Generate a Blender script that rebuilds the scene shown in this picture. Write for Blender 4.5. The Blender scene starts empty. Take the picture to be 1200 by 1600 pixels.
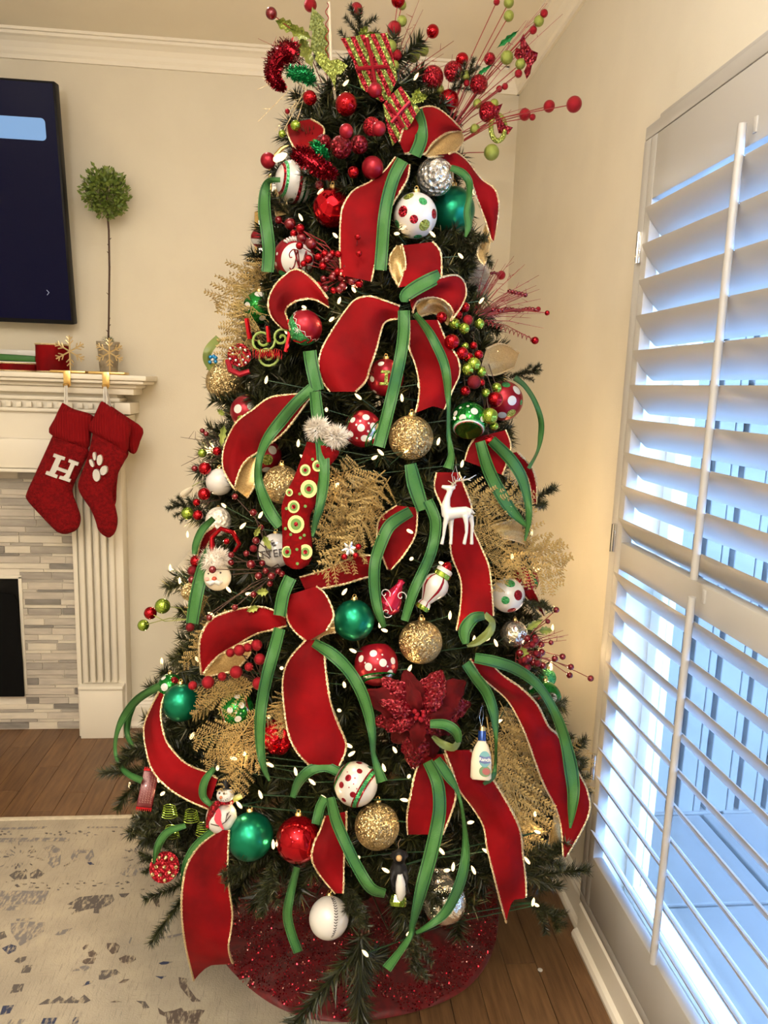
import bpy, bmesh, math, random
from mathutils import Vector, Matrix, noise
random.seed(7)
C = bpy.context.scene.collection
PI = math.pi
V3 = Vector
# ---------------------------------------------------------------- camera
FPX = 1155.0; CAMH = 1.5
_p, _r, _y = map(math.radians, (9.67, 1.93, 5.56))
_f = V3((math.sin(_y)*math.cos(_p), math.cos(_y)*math.cos(_p), -math.sin(_p)))
_rt = V3((math.cos(_y), -math.sin(_y), 0)); _up = _rt.cross(_f)
RT = _rt*math.cos(_r) + _up*math.sin(_r)
UP = _up*math.cos(_r) - _rt*math.sin(_r)
FW = _f
CAM = V3((0, 0, CAMH))
cd = bpy.data.cameras.new('camera'); cam = bpy.data.objects.new('camera', cd); C.objects.link(cam)
cd.sensor_fit = 'VERTICAL'; cd.sensor_height = 36.0; cd.lens = 36.0*FPX/1600.0
cd.clip_start = 0.02; cd.clip_end = 200
cam.matrix_world = Matrix((( RT.x, UP.x, -FW.x, 0), (RT.y, UP.y, -FW.y, 0), (RT.z, UP.z, -FW.z, CAMH), (0, 0, 0, 1)))
sc = bpy.context.scene; sc.camera = cam
# ---------------------------------------------------------------- world, exposure, lights
w = bpy.data.worlds.new('world'); sc.world = w; w.use_nodes = True
bg = w.node_tree.nodes['Background']; bg.inputs[0].default_value = (0.25, 0.49, 1.0, 1); bg.inputs[1].default_value = 29.0
sc.view_settings.view_transform = 'Standard'; sc.view_settings.look = 'None'
sc.view_settings.exposure = -0.28; sc.view_settings.gamma = 1.0; sc.view_settings.use_curve_mapping = False
def lamp(kind, name, loc, power, color, size=0.1, target=None, spot=None, blend=.6):
    l = bpy.data.lights.new(name, kind); o = bpy.data.objects.new(name, l); C.objects.link(o)
    o.location = loc; l.energy = power; l.color = color
    if kind == 'AREA': l.shape = 'DISK'; l.size = size
    elif kind in ('POINT', 'SPOT'): l.shadow_soft_size = size
    if spot: l.spot_size = math.radians(spot); l.spot_blend = blend
    if target is not None: o.rotation_euler = (V3(target)-V3(loc)).to_track_quat('-Z', 'Y').to_euler()
    return o
WARM = (1.0, 0.94, 0.88)
for lx, ly, lz, pw_, sz in ((0.10, 0.75, 2.70, 10, .16), (-0.75, 0.55, 2.70, 11, .16), (-0.30, 2.15, 2.70, 3.5, .07), (-0.2, -1.4, 2.70, 36, .3), (-2.2, -0.6, 2.70, 20, .3)):
    lamp('AREA', 'ceiling_lamp_light', (lx, ly, lz), pw_, WARM, sz, (lx, ly+.15, 0))
lamp('AREA', 'ceiling_fill_uplight', (-0.7, -0.3, 1.78), 130, (1, .95, .90), .25, (-0.7, -0.5, 3))  # unseen uplight, added to brighten the ceiling
lamp('AREA', 'ceiling_fill_uplight', (-0.4, -1.3, 1.78), 150, (1, .95, .90), .25, (-0.3, -1.3, 3))  # second added uplight for the ceiling and its bounce
lamp('POINT', 'low_fill_light', (-1.3, -0.9, 1.6), 12, (1, .95, .9), .10)  # unseen low point light, added as fill for room and ceiling
# ---------------------------------------------------------------- pixel helpers (a photo pixel to a point of the room)
def ray(px, py): return FW + RT*((px-600)/FPX) - UP*((py-800)/FPX)
def at(px, py, ax, v):
    d = ray(px, py); return CAM + d*((v-CAM[ax])/d[ax])
def P(px, py, t): return CAM + ray(px, py)*t          # t = depth along the view axis
YB = at(210, 1133, 2, 0).y                            # back wall
XR = at(873, 1383, 2, 0).x + .012                     # right wall
TX, TY = 0.13, 1.95                                   # tree axis
PROF = [(-.2, .35), (0.12, .45), (0.34, .635), (0.5, .635), (1.0, .525), (1.66, .335), (2.0, .215), (2.3, .10), (2.8, .07)]
def RTZ(z):
    for (a, b), (c, d) in zip(PROF, PROF[1:]):
        if z <= c: return b + (d-b)*max(0, (z-a))/(c-a)
    return PROF[-1][1]
def tdepth(px, py, push=0.0):
    """depth at which the view ray meets the tree's outer surface moved outwards by push"""
    d = ray(px, py); best = (9, 2); prev = None
    t = .9
    while t < 2.9:
        p = CAM + d*t
        if p.x > XR-.045 and px > 620: break
        if p.z < .03: break
        g = math.hypot(p.x-TX, p.y-TY) - RTZ(p.z) - push
        if g < best[0]: best = (g, t)
        if g < 0: return t
        t += .01
    return best[1]
def TP(px, py, push=0.0): return P(px, py, tdepth(px, py, push))
# ---------------------------------------------------------------- materials
def mat(name, col, rough=.5, metal=0.0, **k):
    m = bpy.data.materials.new(name); m.use_nodes = True; b = m.node_tree.nodes['Principled BSDF']
    b.inputs['Base Color'].default_value = (*col, 1); b.inputs['Roughness'].default_value = rough; b.inputs['Metallic'].default_value = metal
    for a, v in k.items():
        b.inputs[a.replace('_', ' ')].default_value = v
    return m
def nt(m): return m.node_tree.nodes, m.node_tree.links, m.node_tree.nodes['Principled BSDF']
def tc(m, kind='Object', scale=(1, 1, 1)):
    n, l, b = nt(m); t = n.new('ShaderNodeTexCoord'); mp = n.new('ShaderNodeMapping'); mp.inputs['Scale'].default_value = scale
    l.new(t.outputs[kind], mp.inputs[0]); return mp.outputs[0]
def noisy(m, c2, scale=20, kind='Object', sc3=(1, 1, 1), lo=.4, hi=.6, detail=4, bump=0, bdist=.002, btex='noise', bscale=None):
    n, l, b = nt(m); co = tc(m, kind, sc3)
    t = n.new('ShaderNodeTexNoise'); t.inputs['Scale'].default_value = scale; t.inputs['Detail'].default_value = detail; l.new(co, t.inputs['Vector'])
    r = n.new('ShaderNodeValToRGB'); r.color_ramp.elements[0].position = lo; r.color_ramp.elements[1].position = hi
    r.color_ramp.elements[0].color = b.inputs['Base Color'].default_value[:]; r.color_ramp.elements[1].color = (*c2, 1)
    l.new(t.outputs['Fac'], r.inputs[0]); l.new(r.outputs[0], b.inputs['Base Color'])
    if bump:
        u = n.new('ShaderNodeTexNoise'); u.inputs['Scale'].default_value = bscale or scale*3; u.inputs['Detail'].default_value = 3; l.new(co, u.inputs['Vector'])
        bp = n.new('ShaderNodeBump'); bp.inputs['Strength'].default_value = bump; bp.inputs['Distance'].default_value = bdist
        l.new(u.outputs['Fac'], bp.inputs['Height']); l.new(bp.outputs[0], b.inputs['Normal'])
    return m
def glitter(name, col, col2=None, scale=350, strength=.8, rough=.32, metal=.85):
    """flakes: every voronoi cell gets its own tilt and tone"""
    m = mat(name, col, rough, metal); n, l, b = nt(m); co = tc(m)
    v = n.new('ShaderNodeTexVoronoi'); v.inputs['Scale'].default_value = scale; l.new(co, v.inputs['Vector'])
    g = n.new('ShaderNodeNewGeometry')
    s = n.new('ShaderNodeVectorMath'); s.operation = 'SUBTRACT'; s.inputs[1].default_value = (.5, .5, .5); l.new(v.outputs['Color'], s.inputs[0])
    s2 = n.new('ShaderNodeVectorMath'); s2.operation = 'SCALE'; s2.inputs['Scale'].default_value = strength*1.6; l.new(s.outputs[0], s2.inputs[0])
    ad = n.new('ShaderNodeVectorMath'); ad.operation = 'ADD'; l.new(g.outputs['Normal'], ad.inputs[0]); l.new(s2.outputs[0], ad.inputs[1])
    no = n.new('ShaderNodeVectorMath'); no.operation = 'NORMALIZE'; l.new(ad.outputs[0], no.inputs[0]); l.new(no.outputs[0], b.inputs['Normal'])
    mx = n.new('ShaderNodeMix'); mx.data_type = 'RGBA'; mx.inputs[6].default_value = (*col, 1); mx.inputs[7].default_value = (*(col2 or [min(1, c*1.8) for c in col]), 1)
    sp = n.new('ShaderNodeSeparateColor'); l.new(v.outputs['Color'], sp.inputs[0]); l.new(sp.outputs[0], mx.inputs[0]); l.new(mx.outputs[2], b.inputs['Base Color'])
    return m
def emis(name, col, s):
    m = mat(name, (0, 0, 0)); b = nt(m)[2]; b.inputs['Emission Color'].default_value = (*col, 1); b.inputs['Emission Strength'].default_value = s; return m
def cut_bump(m, tex, scale, strength, dist, sc3=(1, 1, 1), kind='Object'):
    n, l, b = nt(m); co = tc(m, kind, sc3)
    t = n.new(tex); 
    if tex == 'ShaderNodeTexWave': t.inputs['Distortion'].default_value = .4
    t.inputs['Scale'].default_value = scale; l.new(co, t.inputs['Vector'])
    bp = n.new('ShaderNodeBump'); bp.inputs['Strength'].default_value = strength; bp.inputs['Distance'].default_value = dist
    l.new(t.outputs[0 if tex != 'ShaderNodeTexWave' else 'Fac'], bp.inputs['Height']); l.new(bp.outputs[0], b.inputs['Normal']); return m
M = {}
M['wall'] = noisy(mat('wall_paint', (.61, .56, .455), .85), (.63, .58, .47), 6, bump=.25, bdist=.0015, bscale=260)
M['ceil'] = noisy(mat('ceiling_paint', (.72, .665, .55), .9), (.74, .685, .565), 5)
M['trim'] = mat('trim_paint', (.74, .69, .59), .42)
M['mantel'] = mat('mantel_paint', (.70, .65, .55), .45)
M['shut'] = mat('shutter_paint', (.42, .405, .38), .4)
M['black'] = mat('black_plastic', (.006, .006, .007), .5, 0, Specular_IOR_Level=.15)
M['screen'] = emis('screen_glow', (.0015, .002, .020), 1); nt(M['screen'])[2].inputs['Roughness'].default_value = .25; nt(M['screen'])[2].inputs['Specular IOR Level'].default_value = .12
M['scrblue'] = emis('screen_button', (.30, .56, .95), .85)
M['chev'] = emis('screen_mark', (.6, .62, .75), .8)
M['soot'] = noisy(mat('firebox_black', (.006, .0055, .005), .9, 0, Specular_IOR_Level=.1), (.012, .011, .010), 14)
M['grout'] = mat('tile_grout', (.66, .60, .51), .9)
M['white'] = mat('white_gloss', (.70, .68, .64), .25)
M['red_gloss'] = mat('red_gloss', (.36, .004, .009), .08, .8)
M['red_berry'] = noisy(mat('red_berry', (.19, .003, .008), .2, .35, Coat_Weight=.5), (.11, .0015, .005), 60)
M['red_matte'] = mat('red_satin', (.28, .005, .016), .34, .55)
M['red_glit'] = glitter('red_glitter', (.17, .003, .007), (.46, .012, .025), 420, .85, .3, .7)
M['wine_glit'] = glitter('wine_glitter', (.085, .001, .004), (.26, .006, .015), 300, .85, .3, .6)
M['gold_glit'] = glitter('gold_glitter', (.34, .235, .095), (.72, .55, .28), 520, .85, .33, .9)
M['gold_spray'] = glitter('gold_spray_glitter', (.33, .23, .075), (.75, .55, .24), 900, .9, .34, .8)
M['gold'] = mat('gold_metal', (.72, .50, .19), .28, 1)
M['goldfab'] = cut_bump(glitter('gold_lining', (.42, .27, .10), (.60, .42, .18), 500, .25, .38, .6), 'ShaderNodeTexNoise', 60, .2, .003)
M['gold_cord'] = glitter('gold_cord', (.60, .44, .20), (1, .85, .55), 900, .8, .35, .8)
M['silver'] = mat('silver_metal', (.8, .78, .74), .18, 1)
M['lime_glit'] = glitter('lime_glitter', (.15, .19, .025), (.40, .44, .09), 420, .7, .35, .5)
M['lime_gloss'] = mat('lime_gloss', (.28, .40, .05), .1, .8)
M['teal'] = mat('green_satin', (.006, .20, .105), .30, .80)
M['green_gloss'] = mat('green_gloss', (.01, .19, .025), .08, .7)
M['green_glit'] = glitter('green_glitter', (.01, .20, .05), (.1, .5, .18), 420, .6, .35, .5)
M['tinsel_g'] = mat('green_tinsel', (.02, .30, .10), .2, .8)
M['ornwhite'] = mat('ornament_white', (.56, .54, .51), .28, 0, Coat_Weight=.4)
M['warmwhite'] = mat('ornament_cream', (.58, .50, .37), .4)
M['holly'] = noisy(mat('holly_leaf', (.20, .24, .05), .4), (.36, .38, .10), 30)
M['stem'] = mat('brown_stem', (.055, .026, .016), .7)
M['redstem'] = mat('red_stem', (.22, .02, .02), .45)
M['clear'] = cut_bump(mat('clear_crackle', (.85, .82, .74), .10, .55, Transmission_Weight=.5, IOR=1.3), 'ShaderNodeTexVoronoi', 90, 1, .008)
M['blackpaint'] = mat('black_paint', (.008, .0075, .008), .5, 0, Specular_IOR_Level=.2)
M['ink'] = mat('dark_ink', (.03, .02, .02), .6)
M['navy'] = mat('blue_cap', (.02, .06, .24), .2, .5)
M['fur'] = noisy(mat('white_fur', (.84, .78, .70), .9), (.70, .62, .52), 60)
# velvet, satin ribbon, knit
m = mat('red_velvet', (.20, .0010, .003), .8, 0, Sheen_Weight=.05, Sheen_Roughness=.3, Specular_IOR_Level=.12); m.node_tree.nodes['Principled BSDF'].inputs['Sheen Tint'].default_value = (1, .10, .10, 1)
M['velvet'] = noisy(m, (.090, .0006, .0016), 9, lo=.38, hi=.68, bump=.25, bdist=.0012, bscale=500)
def ribbon_green():
    m = mat('green_ribbon', (.06, .25, .05), .5, 0, Specular_IOR_Level=.3); n, l, b = nt(m)
    t = n.new('ShaderNodeTexCoord'); s = n.new('ShaderNodeSeparateXYZ'); l.new(t.outputs['UV'], s.inputs[0])
    r = n.new('ShaderNodeValToRGB'); e = r.color_ramp; e.interpolation = 'LINEAR'
    cols = [(0, (.035, .13, .03)), (.08, (.035, .13, .03)), (.10, (.004, .035, .009)), (.16, (.004, .035, .009)), (.18, (.040, .135, .032)), (.5, (.046, .150, .035)), (.82, (.040, .135, .032)), (.84, (.004, .035, .009)), (.90, (.004, .035, .009)), (.92, (.035, .13, .03)), (1, (.035, .13, .03))]
    e.elements[0].position = 0; e.elements[0].color = (*cols[0][1], 1); e.elements[1].position = 1; e.elements[1].color = (*cols[-1][1], 1)
    for p, c in cols[1:-1]: x = e.elements.new(p); x.color = (*c, 1)
    l.new(s.outputs[0], r.inputs[0]); l.new(r.outputs[0], b.inputs['Base Color'])
    mp = n.new('ShaderNodeMapping'); mp.inputs['Scale'].default_value = (.15, 1, 1); l.new(t.outputs['UV'], mp.inputs[0])
    w_ = n.new('ShaderNodeTexNoise'); w_.inputs['Scale'].default_value = 60; l.new(mp.outputs[0], w_.inputs['Vector'])
    bp = n.new('ShaderNodeBump'); bp.inputs['Strength'].default_value = .5; bp.inputs['Distance'].default_value = .0015
    l.new(w_.outputs['Fac'], bp.inputs['Height']); l.new(bp.outputs[0], b.inputs['Normal']); return m
M['green_rib'] = ribbon_green()
M['olive_rib'] = mat('olive_ribbon_back', (.16, .20, .05), .45)
M['knit'] = noisy(mat('red_knit', (.20, .003, .005), .9, 0, Specular_IOR_Level=.15), (.13, .002, .0035), 90)
cut_bump(M['knit'], 'ShaderNodeTexVoronoi', 230, .9, .003)
M['knit_rib'] = cut_bump(mat('red_knit_cuff', (.18, .003, .005), .9, 0, Specular_IOR_Level=.12), 'ShaderNodeTexWave', 32, .6, .003)
# ---------------------------------------------------------------- mesh builder
class MB:
    def __init__(s): s.v = []; s.f = []; s.m = []; s.uv = None; s.cur = 0
    def add(s, vs, fs, mi=None, Mx=None):
        o = len(s.v)
        if Mx is not None: vs = [Mx @ V3(v) for v in vs]
        s.v += [tuple(v) for v in vs]; s.f += [tuple(i+o for i in f) for f in fs]; s.m += [s.cur if mi is None else mi]*len(fs)
    def box(s, a, b, Mx=None, mi=None):
        x0, y0, z0 = a; x1, y1, z1 = b
        s.add([(x0, y0, z0), (x1, y0, z0), (x1, y1, z0), (x0, y1, z0), (x0, y0, z1), (x1, y0, z1), (x1, y1, z1), (x0, y1, z1)],
              [(0, 3, 2, 1), (4, 5, 6, 7), (0, 1, 5, 4), (1, 2, 6, 5), (2, 3, 7, 6), (3, 0, 4, 7)], mi, Mx)
    def bbox(s, a, b, bv=.003, Mx=None, mi=None):
        """bevelled box"""
        bm = bmesh.new(); bmesh.ops.create_cube(bm, size=1)
        c = [(p+q)/2 for p, q in zip(a, b)]; d = [abs(q-p) for p, q in zip(a, b)]
        for v in bm.verts: v.co = V3((c[0]+v.co.x*d[0], c[1]+v.co.y*d[1], c[2]+v.co.z*d[2]))
        bmesh.ops.bevel(bm, geom=bm.edges[:], offset=min(bv, min(d)*.45), segments=2, profile=.5, affect='EDGES')
        bm.verts.index_update(); s.add([v.co.copy() for v in bm.verts], [[v.index for v in f.verts] for f in bm.faces], mi, Mx); bm.free()
    def lathe(s, prof, n=24, Mx=None, mi=None, lobes=0, amp=0):
        vs = []; fs = []
        for r, z in prof:
            for i in range(n):
                a = 2*PI*i/n; k = r*(1+amp*math.cos(lobes*a)); vs.append((k*math.cos(a), k*math.sin(a), z))
        for j in range(len(prof)-1):
            for i in range(n):
                i2 = (i+1) % n; fs.append((j*n+i, j*n+i2, (j+1)*n+i2, (j+1)*n+i))
        if prof[0][0] > 1e-5: fs.append(tuple(range(n))[::-1])
        if prof[-1][0] > 1e-5: fs.append(tuple((len(prof)-1)*n+i for i in range(n)))
        s.add(vs, fs, mi, Mx)
    def sphere(s, c, r, n=24, k=14, sq=(1, 1, 1), mi=None, Mx=None):
        pr = [(max(1e-6, math.sin(PI*j/k)), -math.cos(PI*j/k)) for j in range(k+1)]
        A = Matrix.Translation(V3(c)) @ Matrix.Diagonal((r*sq[0], r*sq[1], r*sq[2], 1))
        s.lathe(pr, n, (Mx @ A) if Mx is not None else A, mi)
    def tube(s, pts, rad, n=6, mi=None, caps=True, Mx=None):
        pts = [V3(p) for p in pts]; N = len(pts)
        rr = rad if isinstance(rad, (list, tuple)) else [rad]*N
        vs = []; fs = []; prev = None
        for i, p in enumerate(pts):
            t = (pts[min(i+1, N-1)]-pts[max(i-1, 0)])
            t = t.normalized() if t.length > 1e-9 else V3((0, 0, 1))
            if prev is None:
                u = t.orthogonal().normalized()
            else:
                u = prev - t*prev.dot(t); u = u.normalized() if u.length > 1e-6 else t.orthogonal().normalized()
            prev = u; w_ = t.cross(u)
            for k in range(n):
                a = 2*PI*k/n; vs.append(p + (u*math.cos(a)+w_*math.sin(a))*rr[i])
        for i in range(N-1):
            for k in range(n):
                k2 = (k+1) % n; fs.append((i*n+k, i*n+k2, (i+1)*n+k2, (i+1)*n+k))
        if caps: fs.append(tuple(range(n))[::-1]); fs.append(tuple((N-1)*n+k for k in range(n)))
        s.add(vs, fs, mi, Mx)
    def prism(s, out, h0, h1, Mx=None, mi=None, bulge=0, inset=.25, axis='y'):
        """outline [(x,z)] extruded along y from h0 (front) to h1; bulge raises an inner ring"""
        n = len(out); cx = sum(p[0] for p in out)/n; cz = sum(p[1] for p in out)/n
        # orientation
        ar = sum(out[i][0]*out[(i+1) % n][1]-out[(i+1) % n][0]*out[i][1] for i in range(n))
        if ar < 0: out = out[::-1]
        from mathutils.geometry import tessellate_polygon
        tri = tessellate_polygon([[V3((p[0], p[1], 0)) for p in out]])
        vs = [(p[0], h0, p[1]) for p in out] + [(p[0], h1, p[1]) for p in out]
        fs = [(i, (i+1) % n, n+(i+1) % n, n+i)[::-1] for i in range(n)]
        for t in tri:
            a, b, c = t
            q = (out[b][0]-out[a][0])*(out[c][1]-out[a][1])-(out[c][0]-out[a][0])*(out[b][1]-out[a][1])
            if q < 0: a, b, c = a, c, b
            fs.append((a, b, c)); fs.append((n+a, n+c, n+b))
        s.add(vs, fs, mi, Mx)
    def build(s, name, mats, parent=None, smooth=True, kind=None, origin=None, uv=None):
        me = bpy.data.meshes.new(name)
        vs = s.v if origin is None else [tuple(V3(v)-V3(origin)) for v in s.v]
        me.from_pydata(vs, [], s.f)
        if not isinstance(mats, (list, tuple)): mats = [mats]
        for m_ in mats: me.materials.append(m_)
        if len(mats) > 1: me.polygons.foreach_set('material_index', s.m)
        if smooth:
            me.polygons.foreach_set('use_smooth', [True]*len(me.polygons))
            if smooth != 'all':
                try: me.set_sharp_from_angle(angle=math.radians(38))
                except Exception: pass
        if s.uv:
            ul = me.uv_layers.new(name='UVMap')
            for li, lp in enumerate(me.loops): ul.data[li].uv = s.uv[lp.vertex_index]
        me.update()
        o = bpy.data.objects.new(name, me); C.objects.link(o)
        if origin is not None and parent is None: o.location = origin
        if parent is not None: o.parent = parent
        if kind: o['kind'] = kind
        return o
def tag(o, label, cat, group=None, kind=None):
    o['label'] = label; o['category'] = cat
    if group: o['group'] = group
    if kind: o['kind'] = kind
    return o
def thing(name, label, cat, loc=(0, 0, 0), group=None, rot=None):
    o = bpy.data.objects.new(name, None); o.empty_display_size = .02; C.objects.link(o); o.location = loc
    if rot is not None: o.rotation_mode = 'QUATERNION'; o.rotation_quaternion = rot
    return tag(o, label, cat, group)
def inst(src, parent, loc=(0, 0, 0), scale=1, rot=None, name=None, material=None):
    o = bpy.data.objects.new(name or src.name.split('.')[0], src if isinstance(src, bpy.types.Mesh) else src.data); C.objects.link(o)
    o.parent = parent; o.location = loc; o.scale = (scale,)*3 if not isinstance(scale, (tuple, list)) else scale
    if rot is not None: o.rotation_mode = 'QUATERNION'; o.rotation_quaternion = rot
    return o
def mesh_only(mb, name, mats, smooth=True):
    o = mb.build(name, mats, None, smooth); me = o.data; bpy.data.objects.remove(o); return me
def struct(name, mb, m_, smooth=False):
    o = mb.build(name, m_, None, smooth); o['kind'] = 'structure'; return o
def cat1(a, b, c, d, t):
    return tuple(.5*((2*b[i])+(-a[i]+c[i])*t+(2*a[i]-5*b[i]+4*c[i]-d[i])*t*t+(-a[i]+3*b[i]-3*c[i]+d[i])*t**3) for i in range(len(a)))
def spline(pts, sub=5):
    n = len(pts); out = []
    for i in range(n-1):
        a = pts[max(i-1, 0)]; b = pts[i]; c = pts[i+1]; d = pts[min(i+2, n-1)]
        for k in range(sub): out.append(cat1(a, b, c, d, k/sub))
    out.append(tuple(pts[-1])); return out
# ================================================================ ROOM
ZC = 2.74; XL = -3.2; YF = -3.0
b = MB(); b.box((XL, YF, -.1), (XR+.12, YB+.12, -.012)); fl = struct('floor', b, M['black'])
wood = noisy(mat('oak_plank', (.095, .046, .020), .4), (.175, .092, .040), 9, sc3=(9, .8, 1), lo=.35, hi=.7, bump=.35, bdist=.001, bscale=60)
wood2 = noisy(mat('oak_plank_dark', (.085, .041, .018), .4), (.16, .083, .036), 9, sc3=(10, .7, 1), lo=.3, hi=.7, bump=.35, bdist=.001, bscale=60)
wood3 = noisy(mat('oak_plank_light', (.105, .053, .023), .4), (.19, .10, .044), 9, sc3=(8, .9, 1), lo=.3, hi=.7, bump=.35, bdist=.001, bscale=60)
rp = random.Random(3)
PW = .083
x = XR-.01; k = 0; filler = MB()
while x > XL:
    y = YB - rp.uniform(.0, .7); ys = [YB, y]
    while y > YF: y -= rp.uniform(.55, 1.3); ys.append(max(y, YF))
    for y1, y0 in zip(ys, ys[1:]):
        mm = rp.choice([wood, wood, wood2, wood3])
        vis = (y0 < 3.2 and y1 > 1.0 and -1.9 < x < XR+.1)
        if vis:
            q = MB(); q.bbox((x-PW+.0006, y0+.0006, -.012), (x-.0006, y1-.0006, 0), .0012)
            q.build('plank', mm, fl, smooth=False)
        else: filler.box((x-PW+.0006, y0+.0006, -.012), (x-.0006, y1-.0006, 0))
    x -= PW
filler.build('plank_field', wood, fl, smooth=False, kind='stuff')
b = MB(); b.box((XL-.1, YB, -.1), (XR+.12, YB+.12, ZC+.1)); struct('wall_back', b, M['wall'])
b = MB(); b.box((XL-.12, YF-.12, -.1), (XL, YB+.12, ZC+.1)); struct('wall_left', b, M['wall'])
b = MB(); b.box((XL-.12, YF-.12, -.1), (XR+.12, YF, ZC+.1)); struct('wall_front', b, M['wall'])
b = MB(); b.box((XL-.12, YF-.12, ZC), (XR+.12, YB+.12, ZC+.1)); struct('ceiling', b, M['ceil'])
# right wall with window opening
WY0, WY1, WZ0, WZ1 = .30, 1.735, .17, 2.075
b = MB()
b.box((XR, YF-.1, -.1), (XR+.12, YB+.12, WZ0)); b.box((XR, YF-.1, WZ1), (XR+.12, YB+.12, ZC+.1))
b.box((XR, YF-.1, WZ0), (XR+.12, WY0, WZ1)); b.box((XR, WY1, WZ0), (XR+.12, YB+.12, WZ1)); struct('wall_right', b, M['wall'])
# crown moulding: stepped cove profile
CR = [(0, -.085), (.010, -.085), (.010, -.070), (.016, -.062), (.022, -.050), (.034, -.034), (.050, -.024), (.062, -.020), (.062, -.010), (.074, -.010), (.074, 0), (0, 0)]
def sweep(name, prof, a, bb, out, m_, z0=0):
    q = MB(); o = V3(out); n = len(prof)
    vs = [V3(a)+o*p[0]+V3((0, 0, z0+p[1])) for p in prof]+[V3(bb)+o*p[0]+V3((0, 0, z0+p[1])) for p in prof]
    fs = [(i, (i+1) % n, n+(i+1) % n, n+i) for i in range(n)]+[tuple(range(n))[::-1], tuple(range(n, 2*n))]
    q.add(vs, fs); o_ = struct(name, q, m_, False); return o_
sweep('trim_1', CR, (XL, YB, 0), (XR, YB, 0), (0, -1, 0), M['trim'], ZC)
sweep('trim_2', CR, (XR, YB, 0), (XR, YF, 0), (-1, 0, 0), M['trim'], ZC)
BS = [(0, 0), (.028, 0), (.030, .010), (.026, .020), (.016, .026), (.016, .090), (.013, .098), (.013, .104), (.008, .112), (.008, .120), (.003, .128), (0, .128)]
sweep('baseboard_back', BS, (-.80, YB, 0), (XR, YB, 0), (0, -1, 0), M['trim'])
sweep('baseboard_right', BS, (XR, YB, 0), (XR, 1.78, 0), (-1, 0, 0), M['trim'])
BS2 = [(0, 0), (.046, 0), (.048, .012), (.043, .022), (.032, .028), (.032, .100), (.027, .108), (.027, .114), (.018, .124), (.018, .132), (.006, .142), (0, .142)]
sweep('trim_3', BS2, (XR, 1.78, 0), (XR, YF, 0), (-1, 0, 0), M['trim'])
# ================================================================ SHUTTER WINDOW
win = MB()
for (a, c) in (((XR+.07, WY0, WZ0), (XR+.11, WY0+.05, WZ1)), ((XR+.07, WY1-.05, WZ0), (XR+.11, WY1, WZ1)), ((XR+.071, WY0+.051, WZ0), (XR+.109, WY1-.051, WZ0+.05)),
               ((XR+.071, WY0+.051, WZ1-.05), (XR+.109, WY1-.051, WZ1)), ((XR+.072, WY0+.051, 1.02), (XR+.108, WY1-.051, 1.065))): win.bbox(a, c, .004)
wn = struct('window_1', win, M['white'])
gm = bpy.data.materials.new('window_glass'); gm.use_nodes = True; n_ = gm.node_tree.nodes; n_.clear()
o_ = n_.new('ShaderNodeOutputMaterial'); mx = n_.new('ShaderNodeMixShader'); tr = n_.new('ShaderNodeBsdfTransparent'); gl = n_.new('ShaderNodeBsdfGlossy')
gl.inputs['Roughness'].default_value = .02; mx.inputs[0].default_value = .05
gm.node_tree.links.new(tr.outputs[0], mx.inputs[1]); gm.node_tree.links.new(gl.outputs[0], mx.inputs[2]); gm.node_tree.links.new(mx.outputs[0], o_.inputs[0])
for z0, z1 in ((WZ0+.05, 1.02), (1.065, WZ1-.05)):
    q = MB(); q.box((XR+.088, WY0+.05, z0), (XR+.092, WY1-.05, z1)); q.build('pane', gm, wn, False)
ft = at(1011, 222, 0, XR).z; fy = 1.775
# shutter frame fixed to the wall
fr_ = MB(); FB = .13
fr_.bbox((XR-.030, fy-.022, FB+.009), (XR+.001, fy+.012, ft-.019), .001)
fr_.bbox((XR-.030, .24, ft-.018), (XR+.0, fy+.012, ft+.012), .003)
fr_.bbox((XR-.018, .24, ft+.0125), (XR+.001, fy-.03, ft+.03), .004)
fr_.bbox((XR-.030, .24, FB-.02), (XR, fy+.012, FB+.008), .003)
fo = struct('window_2', fr_, M['shut'], True)
fo.name = 'trim_4'
LZ = [at(*q_, 0, XR-.05).z for q_ in ((1005, 325), (1001, 382), (995, 439), (990, 495), (987, 547), (984, 603), (978, 656), (972, 706), (970, 757), (964, 808))]
LZ2 = [at(*q_, 0, XR-.05).z for q_ in ((966, 898), (961, 947), (957, 994), (951, 1042), (947, 1089), (944, 1137), (941, 1183), (936, 1227), (932, 1271), (931, 1313))]
def even(L):
    n = len(L); a = L[0]; d = (L[-1]-L[0])/(n-1); return [a+d*i for i in range(n)]
LZ = even(LZ); LZ2 = even(LZ2)
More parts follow.
